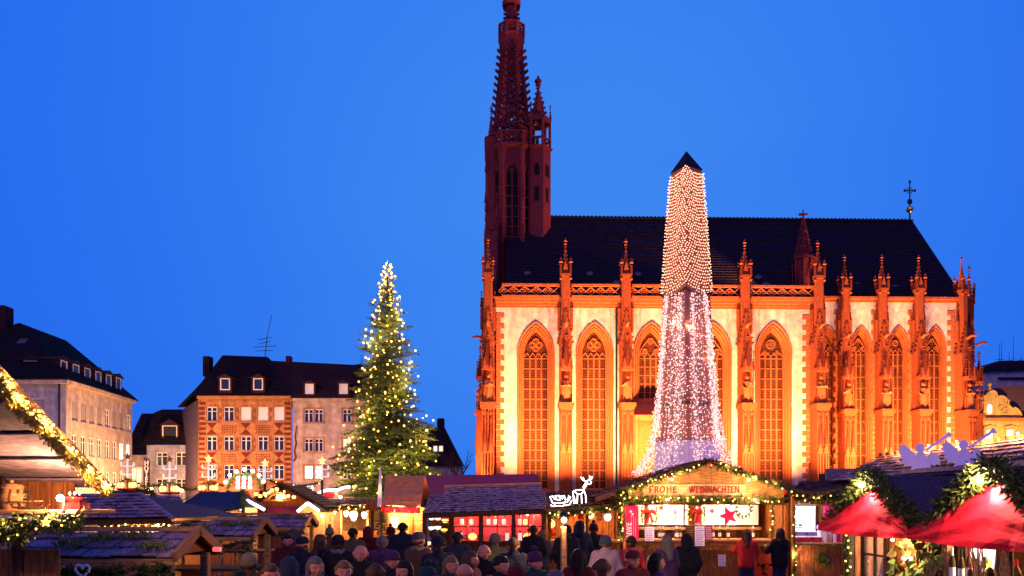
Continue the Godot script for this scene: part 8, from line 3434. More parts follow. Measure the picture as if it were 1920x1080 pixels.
func stall_near_left():
	var t := thing("near_stall", "near wooden stall at the left edge, boarded roof seen from below", "market stall", Vector3.ZERO)
	var p0 := W(-40, 674, 5.2)
	var p1 := W(196, 914, 8.6)
	var back := Vector3(-3.4, 0, -0.15)
	var n := 9
	var r := RandomNumberGenerator.new()
	r.seed = 191
	for i in n:
		var a := p0.lerp(p1, (i + 0.06) / n)
		var b := p0.lerp(p1, (i + 0.9) / n)
		var up := (b - a).cross(back).normalized()
		if up.y < 0:
			up = -up
		var m := MB.new()
		var g := r.randf_range(0.7, 1.25)
		m.col = Color(g, g, g * 1.05)
		var mid := (a + b) / 2 + back / 2 + up * (0.02 if i % 2 else 0.0)
		var u := (b - a).normalized()
		var w := back.normalized()
		m.box(mid, Vector3(back.length(), (b - a).length(), 0.025), Basis(w, u, w.cross(u)))
		part(t, "roof_plank", m, M.wood_grey)
	for f in [1.0, 2.6]:
		var m := MB.new()
		m.beam(p0 + back.normalized() * f + Vector3(0, -0.09, 0), p1 + back.normalized() * f + Vector3(0, -0.09, 0), 0.06, 0.09)
		part(t, "rafter", m, M.wood_dark)
	var rk := MB.new()
	rk.beam(p0 + Vector3(0.03, -0.02, 0), p1 + Vector3(0.03, -0.02, 0), 0.05, 0.16)
	part(t, "rake_board", rk, M.wood_long)
	var up2 := Vector3(0, 0.07, 0)
	var top := MB.new()
	top.quad(p0 + up2, p0 + up2 + back, p1 + up2 + back, p1 + up2)
	part(t, "roof_skin", top, M.shingle_dark)
	var d := 7.6
	var lx0 := W(-60, 938, d).x
	var lx1 := W(158, 938, d).x
	var ly := EYE_HEIGHT + (HORIZON - 960) / F * d
	var ld := MB.new()
	ld.bevel(Vector3((lx0 + lx1) / 2, ly, -d - 0.25), Vector3(lx1 - lx0, 0.05, 0.75), 0.012)
	part(t, "ledge", ld, M.wood_board)
	boards(t, "wall_board", moved(Vector3(W(-60, 938, d + 0.75).x, ly - 0.02, -d - 0.75)), W(140, 938, d + 0.75).x - W(-60, 938, d + 0.75).x, 0.5, 9, M.wood_warm, 192)
	boards(t, "lower_board", moved(Vector3(lx0, 0.1, -d - 0.3)), 0.75, ly - 0.5, 7, M.wood_warm, 193)
	for p in [[lx0 + 0.32, d + 0.3]]:
		var ps := MB.new()
		ps.bevel(Vector3(p[0], 1.15, -p[1]), Vector3(0.1, 2.3, 0.1), 0.012)
		part(t, "post", ps, M.wood_dark)
	var pot := thing("copper_pot", "big round copper pot on the near stall ledge", "pot", Vector3(W(22, 938, d + 0.1).x, ly + 0.025, -d - 0.1))
	var pm := MB.new()
	pm.lathe(PackedVector2Array([Vector2(0, 0), Vector2(0.1, 0.0), Vector2(0.125, 0.04), Vector2(0.13, 0.15), Vector2(0.105, 0.21), Vector2(0.115, 0.23), Vector2(0.1, 0.23), Vector2(0.09, 0.2), Vector2(0, 0.19)]), 20)
	part(pot, "body", pm, M.wood_long)
	var lid := MB.new()
	lid.lathe(PackedVector2Array([Vector2(0.115, 0.232), Vector2(0.09, 0.26), Vector2(0.02, 0.275), Vector2(0.02, 0.3), Vector2(0, 0.3)]), 16)
	part(pot, "lid", lid, M.wood_board)
	var hn := MB.new()
	for e in [-1, 1]:
		hn.tube(PackedVector3Array([Vector3(0.12 * e, 0.17, 0), Vector3(0.17 * e, 0.19, 0), Vector3(0.17 * e, 0.11, 0), Vector3(0.125 * e, 0.1, 0)]), 0.01, 0.01, 6)
	part(pot, "handle", hn, M.dark_metal)
	var sled := thing("toy_sledge", "small wooden sledge leaning beside the copper pot", "sledge", Vector3(W(52, 938, d).x, ly + 0.03, -d + 0.02))
	for e in [-0.06, 0.06]:
		var m := MB.new()
		m.tube(PackedVector3Array([Vector3(-0.12, 0.2, e), Vector3(-0.14, 0.1, e), Vector3(-0.1, 0.02, e), Vector3(0.14, 0.0, e), Vector3(0.2, 0.04, e)]), 0.012, 0.012, 6)
		part(sled, "runner", m, M.wood_dark)
	for i in 3:
		var m := MB.new()
		m.box(Vector3(-0.02 + 0.06 * i, 0.08, 0), Vector3(0.04, 0.012, 0.17))
		part(sled, "slat", m, M.wood_long)
	var bowl := thing("candle_bowl", "dark bowl with small yellow lights on the near stall ledge", "bowl", Vector3(W(141, 938, d + 0.15).x, ly + 0.07, -d - 0.15))
	var bm := MB.new()
	bm.lathe(PackedVector2Array([Vector2(0.0, 0.03), Vector2(0.05, 0.03), Vector2(0.1, 0.075), Vector2(0.1, 0.085), Vector2(0, 0.06)]), 14)
	bm.box(Vector3(0, -0.01, 0), Vector3(0.2, 0.07, 0.2))
	part(bowl, "dish", bm, M.bauble_red)
	for i in 3:
		var m := MB.new()
		m.ball(Vector3(-0.045 + 0.05 * i, 0.12, 0.02), Vector3(0.012, 0.018, 0.012), 6, 5)
		part(bowl, "candle_flame", m, M.candle_flame)
	var lp := thing("work_lamp", "dazzling white lamp at the right end of the near stall ledge", "lamp", Vector3(W(113, 938, d - 0.2).x, EYE_HEIGHT + (HORIZON - 934) / F * (d - 0.2), -d + 0.2))
	var hd := MB.new()
	hd.bar(Vector3(0, -0.16, -0.05), Vector3(0, 0.0, -0.07), 0.012, 5)
	part(lp, "stand", hd, M.dark_metal)
	bulb_lamp(lp, Vector3.ZERO, 2.8, Color(1.0, 0.58, 0.3), 0.035)
	var g := []
	for i in 7:
		g.append(p0.lerp(p1, i / 6.0) + Vector3(0.08, -0.03 - 0.03 * (i % 2), 0.05))
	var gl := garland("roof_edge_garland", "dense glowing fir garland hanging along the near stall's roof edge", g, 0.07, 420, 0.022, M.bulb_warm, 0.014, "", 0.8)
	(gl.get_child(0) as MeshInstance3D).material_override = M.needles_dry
	for i in 5:
		lamp(gl, "garland_light", p0.lerp(p1, 0.15 + 0.19 * i) + Vector3(0.14, -0.05, 0.1) - g[0], 0.8, Color(1.0, 0.6, 0.2), 0.03)
	var h := []
	for q in [[-30, 985], [20, 975], [55, 982], [85, 972], [120, 980], [152, 968]]:
		h.append(W(q[0], q[1], d - 0.25))
	garland("ledge_garland", "fir garland with golden stars of light below the near ledge", h, 0.11, 260, 0.085, M.bulb_warm, 0.011, "", 0.3, 0.1)
	var h2 := []
	for q in [[-20, 1008], [25, 1000], [48, 1004]]:
		h2.append(W(q[0], q[1], d - 0.2))
	garland("ledge_garland", "short second fir garland at the very left below the ledge", h2, 0.1, 220, 0.12, M.bulb_warm, 0.011, "", 0.3)
	var st := thing("gold_star", "golden glowing star in the garland below the near ledge", "star ornament", W(86, 979, d - 0.4))
	part(st, "star_lamp", star_shape(0.05, 0.02), M.lantern_yellow)


func stall_under_tree():
	var t := thing("bright_booth", "brightly lit booth with hanging lamps under the christmas tree", "market stall", Vector3.ZERO)
	var d := 29.0
	var x0 := W(600, 938, d).x
	var x1 := W(735, 938, d).x
	boards(t, "back_board", moved(Vector3(x0, 0, -d - 1.3)), x1 - x0, 2.3, 14, M.wood_board, 201)
	boards(t, "front_board", moved(Vector3(x0, 0, -d)), x1 - x0, 1.2, 14, M.wood_warm, 202)
	shingles(t, W(592, 949, d - 0.4), W(742, 949, d - 0.4), W(600, 934, d + 1.2), W(735, 934, d + 1.2), 5, 20, [M.shingle_brown], 203, false)
	for px in [602.0, 640.0, 690.0, 733.0]:
		var ps := MB.new()
		ps.bevel(Vector3(W(px, 938, d).x, 1.1, -d + 0.05), Vector3(0.09, 2.2, 0.09), 0.012)
		part(t, "post", ps, M.wood_board)
	var names := ["left hanging white lamp in the bright booth", "large middle hanging lamp in the bright booth", "right hanging white lamp in the bright booth", "small lamp at the far left of the bright booth"]
	for i in 4:
		var p: Array = [[649, 963, 0.1], [663, 967, 0.16], [683, 966, 0.11], [628, 962, 0.06]][i]
		var l := thing("hanging_lamp", names[i], "lamp", W(p[0], p[1], d - 0.3))
		var m := MB.new()
		var k: float = p[2]
		m.lathe(PackedVector2Array([Vector2(0.0, -k * 1.3), Vector2(k * 0.5, -k), Vector2(k, k * 0.3), Vector2(k * 0.7, k), Vector2(0, k * 1.1)]), 12)
		part(l, "lamp_shade", m, M.lamp_face)
		var c := MB.new()
		c.bar(Vector3(0, k, 0), Vector3(0, k + 0.25, 0), 0.01, 4)
		part(l, "cord", c, M.dark_metal)
		lamp(l, "shade_light", Vector3(0, 0, k + 0.12), 3.0 * k / 0.1, Color(1.0, 0.6, 0.28), 0.08)
	var hut := thing("tiny_hut_roof", "tiny peaked wooden roof right of the hanging lamps", "roof ornament", W(696, 950, 24.0))
	var hm := MB.new()
	hm.prism(PackedVector2Array([Vector2(-0.24, -0.12), Vector2(0.26, -0.12), Vector2(0.14, 0.2), Vector2(-0.1, 0.22)]), 0.5, 0.1)
	part(hut, "roof", hm, M.wood_warm)
	var hp := MB.new()
	hp.bar(Vector3(0, -2.15, -0.2), Vector3(0, -0.1, -0.2), 0.05, 6)
	part(hut, "post", hp, M.wood_dark)
	var r := thing("red_sign_booth", "booth with a curved white light strip over a red panel left of the tree", "market stall", Vector3(W(622, 938, 31).x, 0, -31))
	var o := Vector3(W(622, 938, 31).x, 0, -31)
	var path := PackedVector3Array()
	for q in [[592, 928], [604, 921], [618, 918], [632, 919], [645, 914], [656, 913]]:
		path.append(W(q[0], q[1], 31) - o)
	var m2 := MB.new()
	m2.tube(path, 0.06, 0.06, 6)
	part(r, "light_tube", m2, M.tube_white)
	var pn := MB.new()
	var c0 := W(613, 928, 31.05) - o
	pn.ball(c0, Vector3(0.32, 0.11, 0.03), 14, 8)
	part(r, "red_panel", pn, M.canvas_scarlet)
	var bd := MB.new()
	bd.span(-0.9, 0.9, 0, 2.55, -1.2, -0.2)
	part(r, "wall", bd, M.wood_warm)
	lamp(r, "strip_glow", path[3] + Vector3(0, 0.0, 0.3), 1.6, Color(1.0, 0.8, 0.5), 0.08)
	var bl := thing("blue_white_lamp", "small bluish white lamp beside the red panel at the tree foot", "lamp", W(638, 932, 30))
	bulb_lamp(bl, Vector3.ZERO, 0.6, Color(0.9, 0.95, 1.0), 0.06)
	var ar := MB.new()
	ar.bar(Vector3(0, 0.06, 0), Vector3(0, 0.1, -0.6), 0.012, 4)
	part(bl, "arm", ar, M.dark_metal)
	garland("tree_foot_garland", "lit fir garland running from the brown stall to the tree foot", [W(592, 957, 26), W(625, 949, 27), W(660, 952, 28), W(700, 948, 28.5), W(735, 952, 28.5)], 0.16, 60, 0.22, M.bulb_warm, 0.035)


# ---------------------------------------------------------------- the crowd

func field(caps: Array, cell: float, k: float) -> MB:
	var lo := Vector3.ONE * 99.0
	var hi := -lo
	for c in caps:
		var r := maxf(c[2], c[3]) + k + cell * 2
		for p in [c[0], c[1]]:
			lo = lo.min(p - Vector3.ONE * r)
			hi = hi.max(p + Vector3.ONE * r)
	var nx := int((hi.x - lo.x) / cell) + 2
	var ny := int((hi.y - lo.y) / cell) + 2
	var nz := int((hi.z - lo.z) / cell) + 2
	var f := PackedFloat32Array()
	f.resize(nx * ny * nz)
	f.fill(9.0)
	for c in caps:
		var a: Vector3 = c[0]
		var ab: Vector3 = c[1] - a
		var ra: float = c[2]
		var rb: float = c[3]
		var l2 := maxf(ab.length_squared(), 1e-9)
		var r := maxf(ra, rb) + k + cell * 1.6
		var p0 := ((a.min(c[1]) - Vector3.ONE * r - lo) / cell).floor()
		var p1 := ((a.max(c[1]) + Vector3.ONE * r - lo) / cell).ceil()
		for z in range(maxi(0, int(p0.z)), mini(nz, int(p1.z) + 1)):
			for y in range(maxi(0, int(p0.y)), mini(ny, int(p1.y) + 1)):
				var at := (z * ny + y) * nx
				for x in range(maxi(0, int(p0.x)), mini(nx, int(p1.x) + 1)):
					var q := lo + Vector3(x, y, z) * cell - a
					var t := clampf(q.dot(ab) / l2, 0.0, 1.0)
					var d := (q - ab * t).length() - lerpf(ra, rb, t)
					var e := f[at + x]
					var h := maxf(k - absf(d - e), 0.0) / k
					f[at + x] = minf(d, e) - h * h * k * 0.25
	var m := MB.new()
	var ids := {}
	var pts := PackedVector3Array()
	var nrm := PackedVector3Array()
	var off := [0, 1, nx, nx + 1, nx * ny, nx * ny + 1, nx * ny + nx, nx * ny + nx + 1]
	for z in nz - 1:
		for y in ny - 1:
			var row := (z * ny + y) * nx
			for x in nx - 1:
				var i := row + x
				var f0 := f[i]
				if f0 > cell * 3:
					continue
				var neg := 0
				for o in off:
					if f[i + o] < 0:
						neg += 1
				if neg == 0 or neg == 8:
					continue
				var s := Vector3.ZERO
				var n := 0
				for e in 8:
					for bit in [1, 2, 4]:
						if e & bit:
							continue
						var u := f[i + off[e]]
						var v := f[i + off[e | bit]]
						if (u < 0) != (v < 0):
							var t := u / (u - v)
							s += Vector3(e & 1, (e >> 1) & 1, (e >> 2) & 1) + Vector3(1 if bit == 1 else 0, 1 if bit == 2 else 0, 1 if bit == 4 else 0) * t
							n += 1
				ids[i] = pts.size()
				pts.append(lo + (Vector3(x, y, z) + s / n) * cell)
				nrm.append(Vector3(f[i + 1] + f[i + nx + 1] - f0 - f[i + nx] + f[i + off[5]] - f[i + off[4]] + f[i + off[7]] - f[i + off[6]], f[i + nx] + f[i + off[3]] - f0 - f[i + 1] + f[i + off[6]] - f[i + off[4]] + f[i + off[7]] - f[i + off[5]], f[i + off[4]] + f[i + off[5]] + f[i + off[6]] + f[i + off[7]] - f0 - f[i + 1] - f[i + nx] - f[i + off[3]]).normalized())
	var step := [1, nx, nx * ny]
	for i in ids:
		for ax in 3:
			var u := f[i]
			var v := f[i + step[ax]]
			if (u < 0) == (v < 0):
				continue
			var b: int = step[(ax + 1) % 3]
			var c: int = step[(ax + 2) % 3]
			if not (ids.has(i - b) and ids.has(i - c) and ids.has(i - b - c)):
				continue
			var q := [ids[i], ids[i - b], ids[i - b - c], ids[i - c]]
			if u > 0:
				q.reverse()
			m.trin(pts[q[0]], pts[q[1]], pts[q[2]], nrm[q[0]], nrm[q[1]], nrm[q[2]])
			m.trin(pts[q[0]], pts[q[2]], pts[q[3]], nrm[q[0]], nrm[q[2]], nrm[q[3]])
	return m


func hand_caps(w: Vector3, dir: Vector3, palm: Vector3, curl: float, side: float) -> Array:
	var out := []
	dir = dir.normalized()
	var across := dir.cross(palm).normalized() * side
	var mid := w + dir * 0.075
	for i in 4:
		var o := across * (0.027 - 0.018 * i)
		out.append([w + o * 0.6 + dir * 0.01, mid + o, 0.017, 0.013])
		var l: float = [0.034, 0.041, 0.038, 0.029][i]
		var d := dir
		var p := mid + o
		for j in 3:
			d = (d + palm * curl * (0.5 + 0.3 * j)).normalized()
			var q: Vector3 = p + d * l * [1.0, 0.75, 0.6][j]
			out.append([p, q, 0.0095 - 0.001 * j, 0.0085 - 0.001 * j])
			p = q
	var t0 := w + dir * 0.022 + across * 0.026
	var t1 := t0 + (across * 0.7 + dir * 0.6 + palm * 0.35).normalized() * 0.035
	out.append([t0, t1, 0.014, 0.011])
	out.append([t1, t1 + (dir * 0.8 + palm * 0.6).normalized() * 0.03, 0.011, 0.009])
	return out


func pose_joints(pose: String) -> Dictionary:
	var j := {"el": Vector3(-0.27, 1.13, -0.04), "wl": Vector3(-0.2, 0.93, 0.1), "er": Vector3(0.27, 1.13, -0.04), "wr": Vector3(0.2, 0.93, 0.1), "kl": Vector3(-0.1, 0.5, 0.02), "al": Vector3(-0.11, 0.08, -0.02), "kr": Vector3(0.1, 0.5, 0.02), "ar": Vector3(0.11, 0.08, -0.02)}
	if pose == "hold":
		j.el = Vector3(-0.27, 1.13, 0.04)
		j.wl = Vector3(-0.1, 1.18, 0.28)
		j.er = Vector3(0.27, 1.12, 0.02)
		j.wr = Vector3(0.09, 1.2, 0.29)
	elif pose == "walk":
		j.el = Vector3(-0.25, 1.14, -0.12)
		j.wl = Vector3(-0.24, 0.92, -0.14)
		j.er = Vector3(0.25, 1.14, 0.08)
		j.wr = Vector3(0.22, 0.97, 0.24)
		j.kl = Vector3(-0.1, 0.52, 0.16)
		j.al = Vector3(-0.1, 0.09, 0.2)
		j.kr = Vector3(0.1, 0.49, -0.03)
		j.ar = Vector3(0.1, 0.12, -0.3)
	elif pose == "phone":
		j.el = Vector3(-0.27, 1.14, 0.06)
		j.wl = Vector3(-0.11, 1.3, 0.27)
		j.er = Vector3(0.28, 1.2, 0.12)
		j.wr = Vector3(0.1, 1.42, 0.31)
	elif pose == "lean":
		j.el = Vector3(-0.29, 1.16, 0.1)
		j.wl = Vector3(-0.2, 1.22, 0.36)
		j.er = Vector3(0.29, 1.16, 0.1)
		j.wr = Vector3(0.16, 1.24, 0.37)
	return j


func person_meshes(pose: String, long: bool, woman: bool) -> Dictionary:
	var key := "person_%s_%s_%s" % [pose, long, woman]
	if mesh_store.has(key):
		return mesh_store[key]
	var j := pose_joints(pose)
	var sw := 0.155 if woman else 0.18
	var V := func(x: float, y: float, z := 0.0) -> Vector3: return Vector3(x, y, z)
	var sl: Vector3 = V.call(-sw, 1.385)
	var sr: Vector3 = V.call(sw, 1.385)
	var hl: Vector3 = V.call(-0.09, 0.9)
	var hr: Vector3 = V.call(0.09, 0.9)
	var caps := [[V.call(-0.07, 0.92), V.call(0.07, 0.92), 0.12, 0.12], [V.call(-0.06, 0.95), V.call(-0.075, 1.28), 0.115, 0.12], [V.call(0.06, 0.95), V.call(0.075, 1.28), 0.115, 0.12], [sl * 0.85 + Vector3(0, 0.2, 0), sr * 0.85 + Vector3(0, 0.2, 0), 0.075, 0.075], [V.call(0, 1.4, -0.01), V.call(0, 1.52, 0.0), 0.062, 0.056]]
	for s in [[hl, j.kl, j.al], [hr, j.kr, j.ar]]:
		caps.append([s[0], s[1], 0.085, 0.058])
		caps.append([s[1], s[2], 0.056, 0.038])
		caps.append([s[2] + Vector3(0, -0.02, -0.03), s[2] + Vector3(0, -0.04, 0.16), 0.042, 0.034])
	for s in [[sl, j.el, j.wl], [sr, j.er, j.wr]]:
		caps.append([s[0], s[1], 0.054, 0.042])
		caps.append([s[1], s[2], 0.041, 0.029])
	var body := field(caps, 0.024, 0.05)
	var hc := [[V.call(0, 1.625, -0.022), V.call(0, 1.615, 0.012), 0.094, 0.088], [V.call(0, 1.56, 0.02), V.call(0, 1.535, 0.045), 0.066, 0.046], [V.call(0, 1.6, 0.094), V.call(0, 1.572, 0.114), 0.011, 0.016], [V.call(-0.045, 1.565, 0.06), V.call(0.045, 1.565, 0.06), 0.03, 0.03], [V.call(-0.05, 1.622, 0.074), V.call(0.05, 1.622, 0.074), 0.018, 0.018], [V.call(0, 1.518, 0.075), V.call(0, 1.52, 0.08), 0.02, 0.02], [V.call(0, 1.42, -0.015), V.call(0, 1.55, -0.01), 0.058, 0.055], [V.call(-0.02, 1.545, 0.098), V.call(0.02, 1.545, 0.098), 0.009, 0.009]]
	for e in [-1, 1]:
		hc.append([V.call(e * 0.094, 1.61, -0.012), V.call(e * 0.096, 1.575, -0.004), 0.019, 0.013])
	body.add(field(hc, 0.009, 0.022), Transform3D.IDENTITY)
	for e in [-1, 1]:
		body.col = Color(1.3, 1.7, 2.0)
		body.ball(V.call(e * 0.034, 1.603, 0.083), Vector3(0.014, 0.009, 0.008), 7, 5)
		body.col = Color(0.06, 0.06, 0.08)
		body.ball(V.call(e * 0.034, 1.603, 0.089), Vector3(0.006, 0.006, 0.004), 6, 4)
	body.col = Color(0.75, 0.35, 0.35)
	body.ball(V.call(0, 1.545, 0.104), Vector3(0.024, 0.006, 0.006), 8, 4)
	body.col = Color.WHITE
	for s in [[j.el, j.wl, 1.0], [j.er, j.wr, -1.0]]:
		var dir: Vector3 = s[1] - s[0]
		var palm := Vector3(s[2], 0, 0) if pose in ["stand", "walk"] else (Vector3(s[2], 0.3, 0.1)).normalized()
		palm = (palm - dir.normalized() * palm.dot(dir.normalized())).normalized()
		body.add(field(hand_caps(s[1], dir, palm, 0.85 if pose in ["hold", "phone"] else 0.35, s[2]), 0.006, 0.008), Transform3D.IDENTITY)
	var cc := [[V.call(-0.07, 1.0), V.call(-0.085, 1.28), 0.145, 0.15], [V.call(0.07, 1.0), V.call(0.085, 1.28), 0.145, 0.15], [sl * 0.85 + Vector3(0, 0.2, 0), sr * 0.85 + Vector3(0, 0.2, 0), 0.1, 0.1], [V.call(0, 1.43, -0.02), V.call(0, 1.475, -0.015), 0.09, 0.088]]
	var hem := 0.6 if long else 0.84
	for e in [-1, 1]:
		cc.append([V.call(e * 0.06, 1.02), V.call(e * 0.085, hem, 0.0), 0.145, 0.15 if long else 0.135])
	cc.append([V.call(0, 1.0, 0.03), V.call(0, hem, 0.04), 0.13, 0.13])
	for s in [[sl, j.el, j.wl], [sr, j.er, j.wr]]:
		var wrist: Vector3 = s[1].lerp(s[2], 0.93)
		cc.append([s[0], s[1], 0.085, 0.07])
		cc.append([s[1], wrist, 0.068, 0.052])
	var coat := field(cc, 0.024, 0.045)
	var tc := []
	for s in [[hl, j.kl, j.al], [hr, j.kr, j.ar]]:
		tc.append([s[0], s[1], 0.105, 0.078])
		tc.append([s[1], s[2] + Vector3(0, 0.03, 0), 0.076, 0.062])
	tc.append([hl, hr, 0.12, 0.12])
	var tro := field(tc, 0.026, 0.04)
	var sc := []
	for s in [j.al, j.ar]:
		sc.append([s + Vector3(0, -0.015, -0.04), s + Vector3(0, -0.035, 0.15), 0.054, 0.044])
		sc.append([s + Vector3(0, 0.06, 0), s, 0.058, 0.054])
	var shoe := field(sc, 0.022, 0.02)
	var d := {"body": body.made(), "coat": coat.made(), "trousers": tro.made(), "shoes": shoe.made()}
	mesh_store[key] = d
	return d


func head_wear(kind: String) -> ArrayMesh:
	var key := "head_" + kind
	if mesh_store.has(key):
		return mesh_store[key]
	var m := MB.new()
	var V := func(x: float, y: float, z := 0.0) -> Vector3: return Vector3(x, y, z)
	if kind == "short hair":
		m = field([[V.call(0, 1.66, -0.035), V.call(0, 1.665, 0.02), 0.088, 0.078], [V.call(0, 1.62, -0.06), V.call(0, 1.56, -0.06), 0.075, 0.055], [V.call(-0.075, 1.64, -0.02), V.call(0.075, 1.64, -0.02), 0.045, 0.045]], 0.012, 0.03)
	elif kind == "long hair":
		m = field([[V.call(0, 1.66, -0.035), V.call(0, 1.665, 0.015), 0.092, 0.08], [V.call(-0.075, 1.62, -0.03), V.call(-0.085, 1.4, -0.04), 0.05, 0.045], [V.call(0.075, 1.62, -0.03), V.call(0.085, 1.4, -0.04), 0.05, 0.045], [V.call(0, 1.6, -0.07), V.call(0, 1.3, -0.13), 0.09, 0.06]], 0.014, 0.04)
	elif kind == "bald head":
		m = field([[V.call(-0.085, 1.58, -0.04), V.call(0, 1.57, -0.085), 0.028, 0.03], [V.call(0.085, 1.58, -0.04), V.call(0, 1.57, -0.085), 0.028, 0.03]], 0.01, 0.02)
	elif kind == "knit hat" or kind == "bobble hat":
		var p := PackedVector2Array()
		for q in [[0.108, 1.615], [0.118, 1.62], [0.12, 1.65], [0.112, 1.66], [0.112, 1.7], [0.09, 1.745], [0.05, 1.768], [0, 1.775]]:
			p.append(Vector2(q[0], q[1]))
		m.xf = Transform3D(Basis(Vector3.RIGHT, -0.15) * Basis.from_scale(Vector3(0.94, 1, 1.08)), Vector3(0, 0.005, 0.235))
		m.lathe(p, 22)
		for i in 22:
			var a := TAU * i / 22
			m.tube(PackedVector3Array([Vector3(cos(a) * 0.119, 1.62, sin(a) * 0.119), Vector3(cos(a) * 0.12, 1.655, sin(a) * 0.12)]), 0.006, 0.006, 4)
		if kind == "bobble hat":
			m.ball(Vector3(0, 1.81, 0), Vector3(0.05, 0.045, 0.05), 10, 7)
	elif kind == "peaked cap":
		var p := PackedVector2Array()
		for q in [[0.112, 1.63], [0.116, 1.66], [0.105, 1.71], [0.06, 1.745], [0, 1.75]]:
			p.append(Vector2(q[0], q[1]))
		m.xf = Transform3D(Basis(Vector3.RIGHT, -0.05) * Basis.from_scale(Vector3(0.94, 1, 1.06)), Vector3(0, 0, 0.075))
		m.lathe(p, 20)
		var v := PackedVector2Array()
		for i in 11:
			var a := PI * i / 10
			v.append(Vector2(cos(a) * 0.095, sin(a) * 0.1))
		m.xf = m.xf * Transform3D(Basis(Vector3.RIGHT, PI / 2 + 0.15), Vector3(0, 1.645, 0.08))
		m.prism(v, 0.012, 0)
	elif kind == "hood":
		m = field([[V.call(0, 1.65, -0.05), V.call(0, 1.66, 0.01), 0.115, 0.1], [V.call(0, 1.56, -0.08), V.call(0, 1.46, -0.07), 0.1, 0.11], [V.call(-0.095, 1.62, 0.0), V.call(-0.085, 1.5, 0.0), 0.04, 0.045], [V.call(0.095, 1.62, 0.0), V.call(0.085, 1.5, 0.0), 0.04, 0.045]], 0.016, 0.04)
	mesh_store[key] = m.made()
	return mesh_store[key]


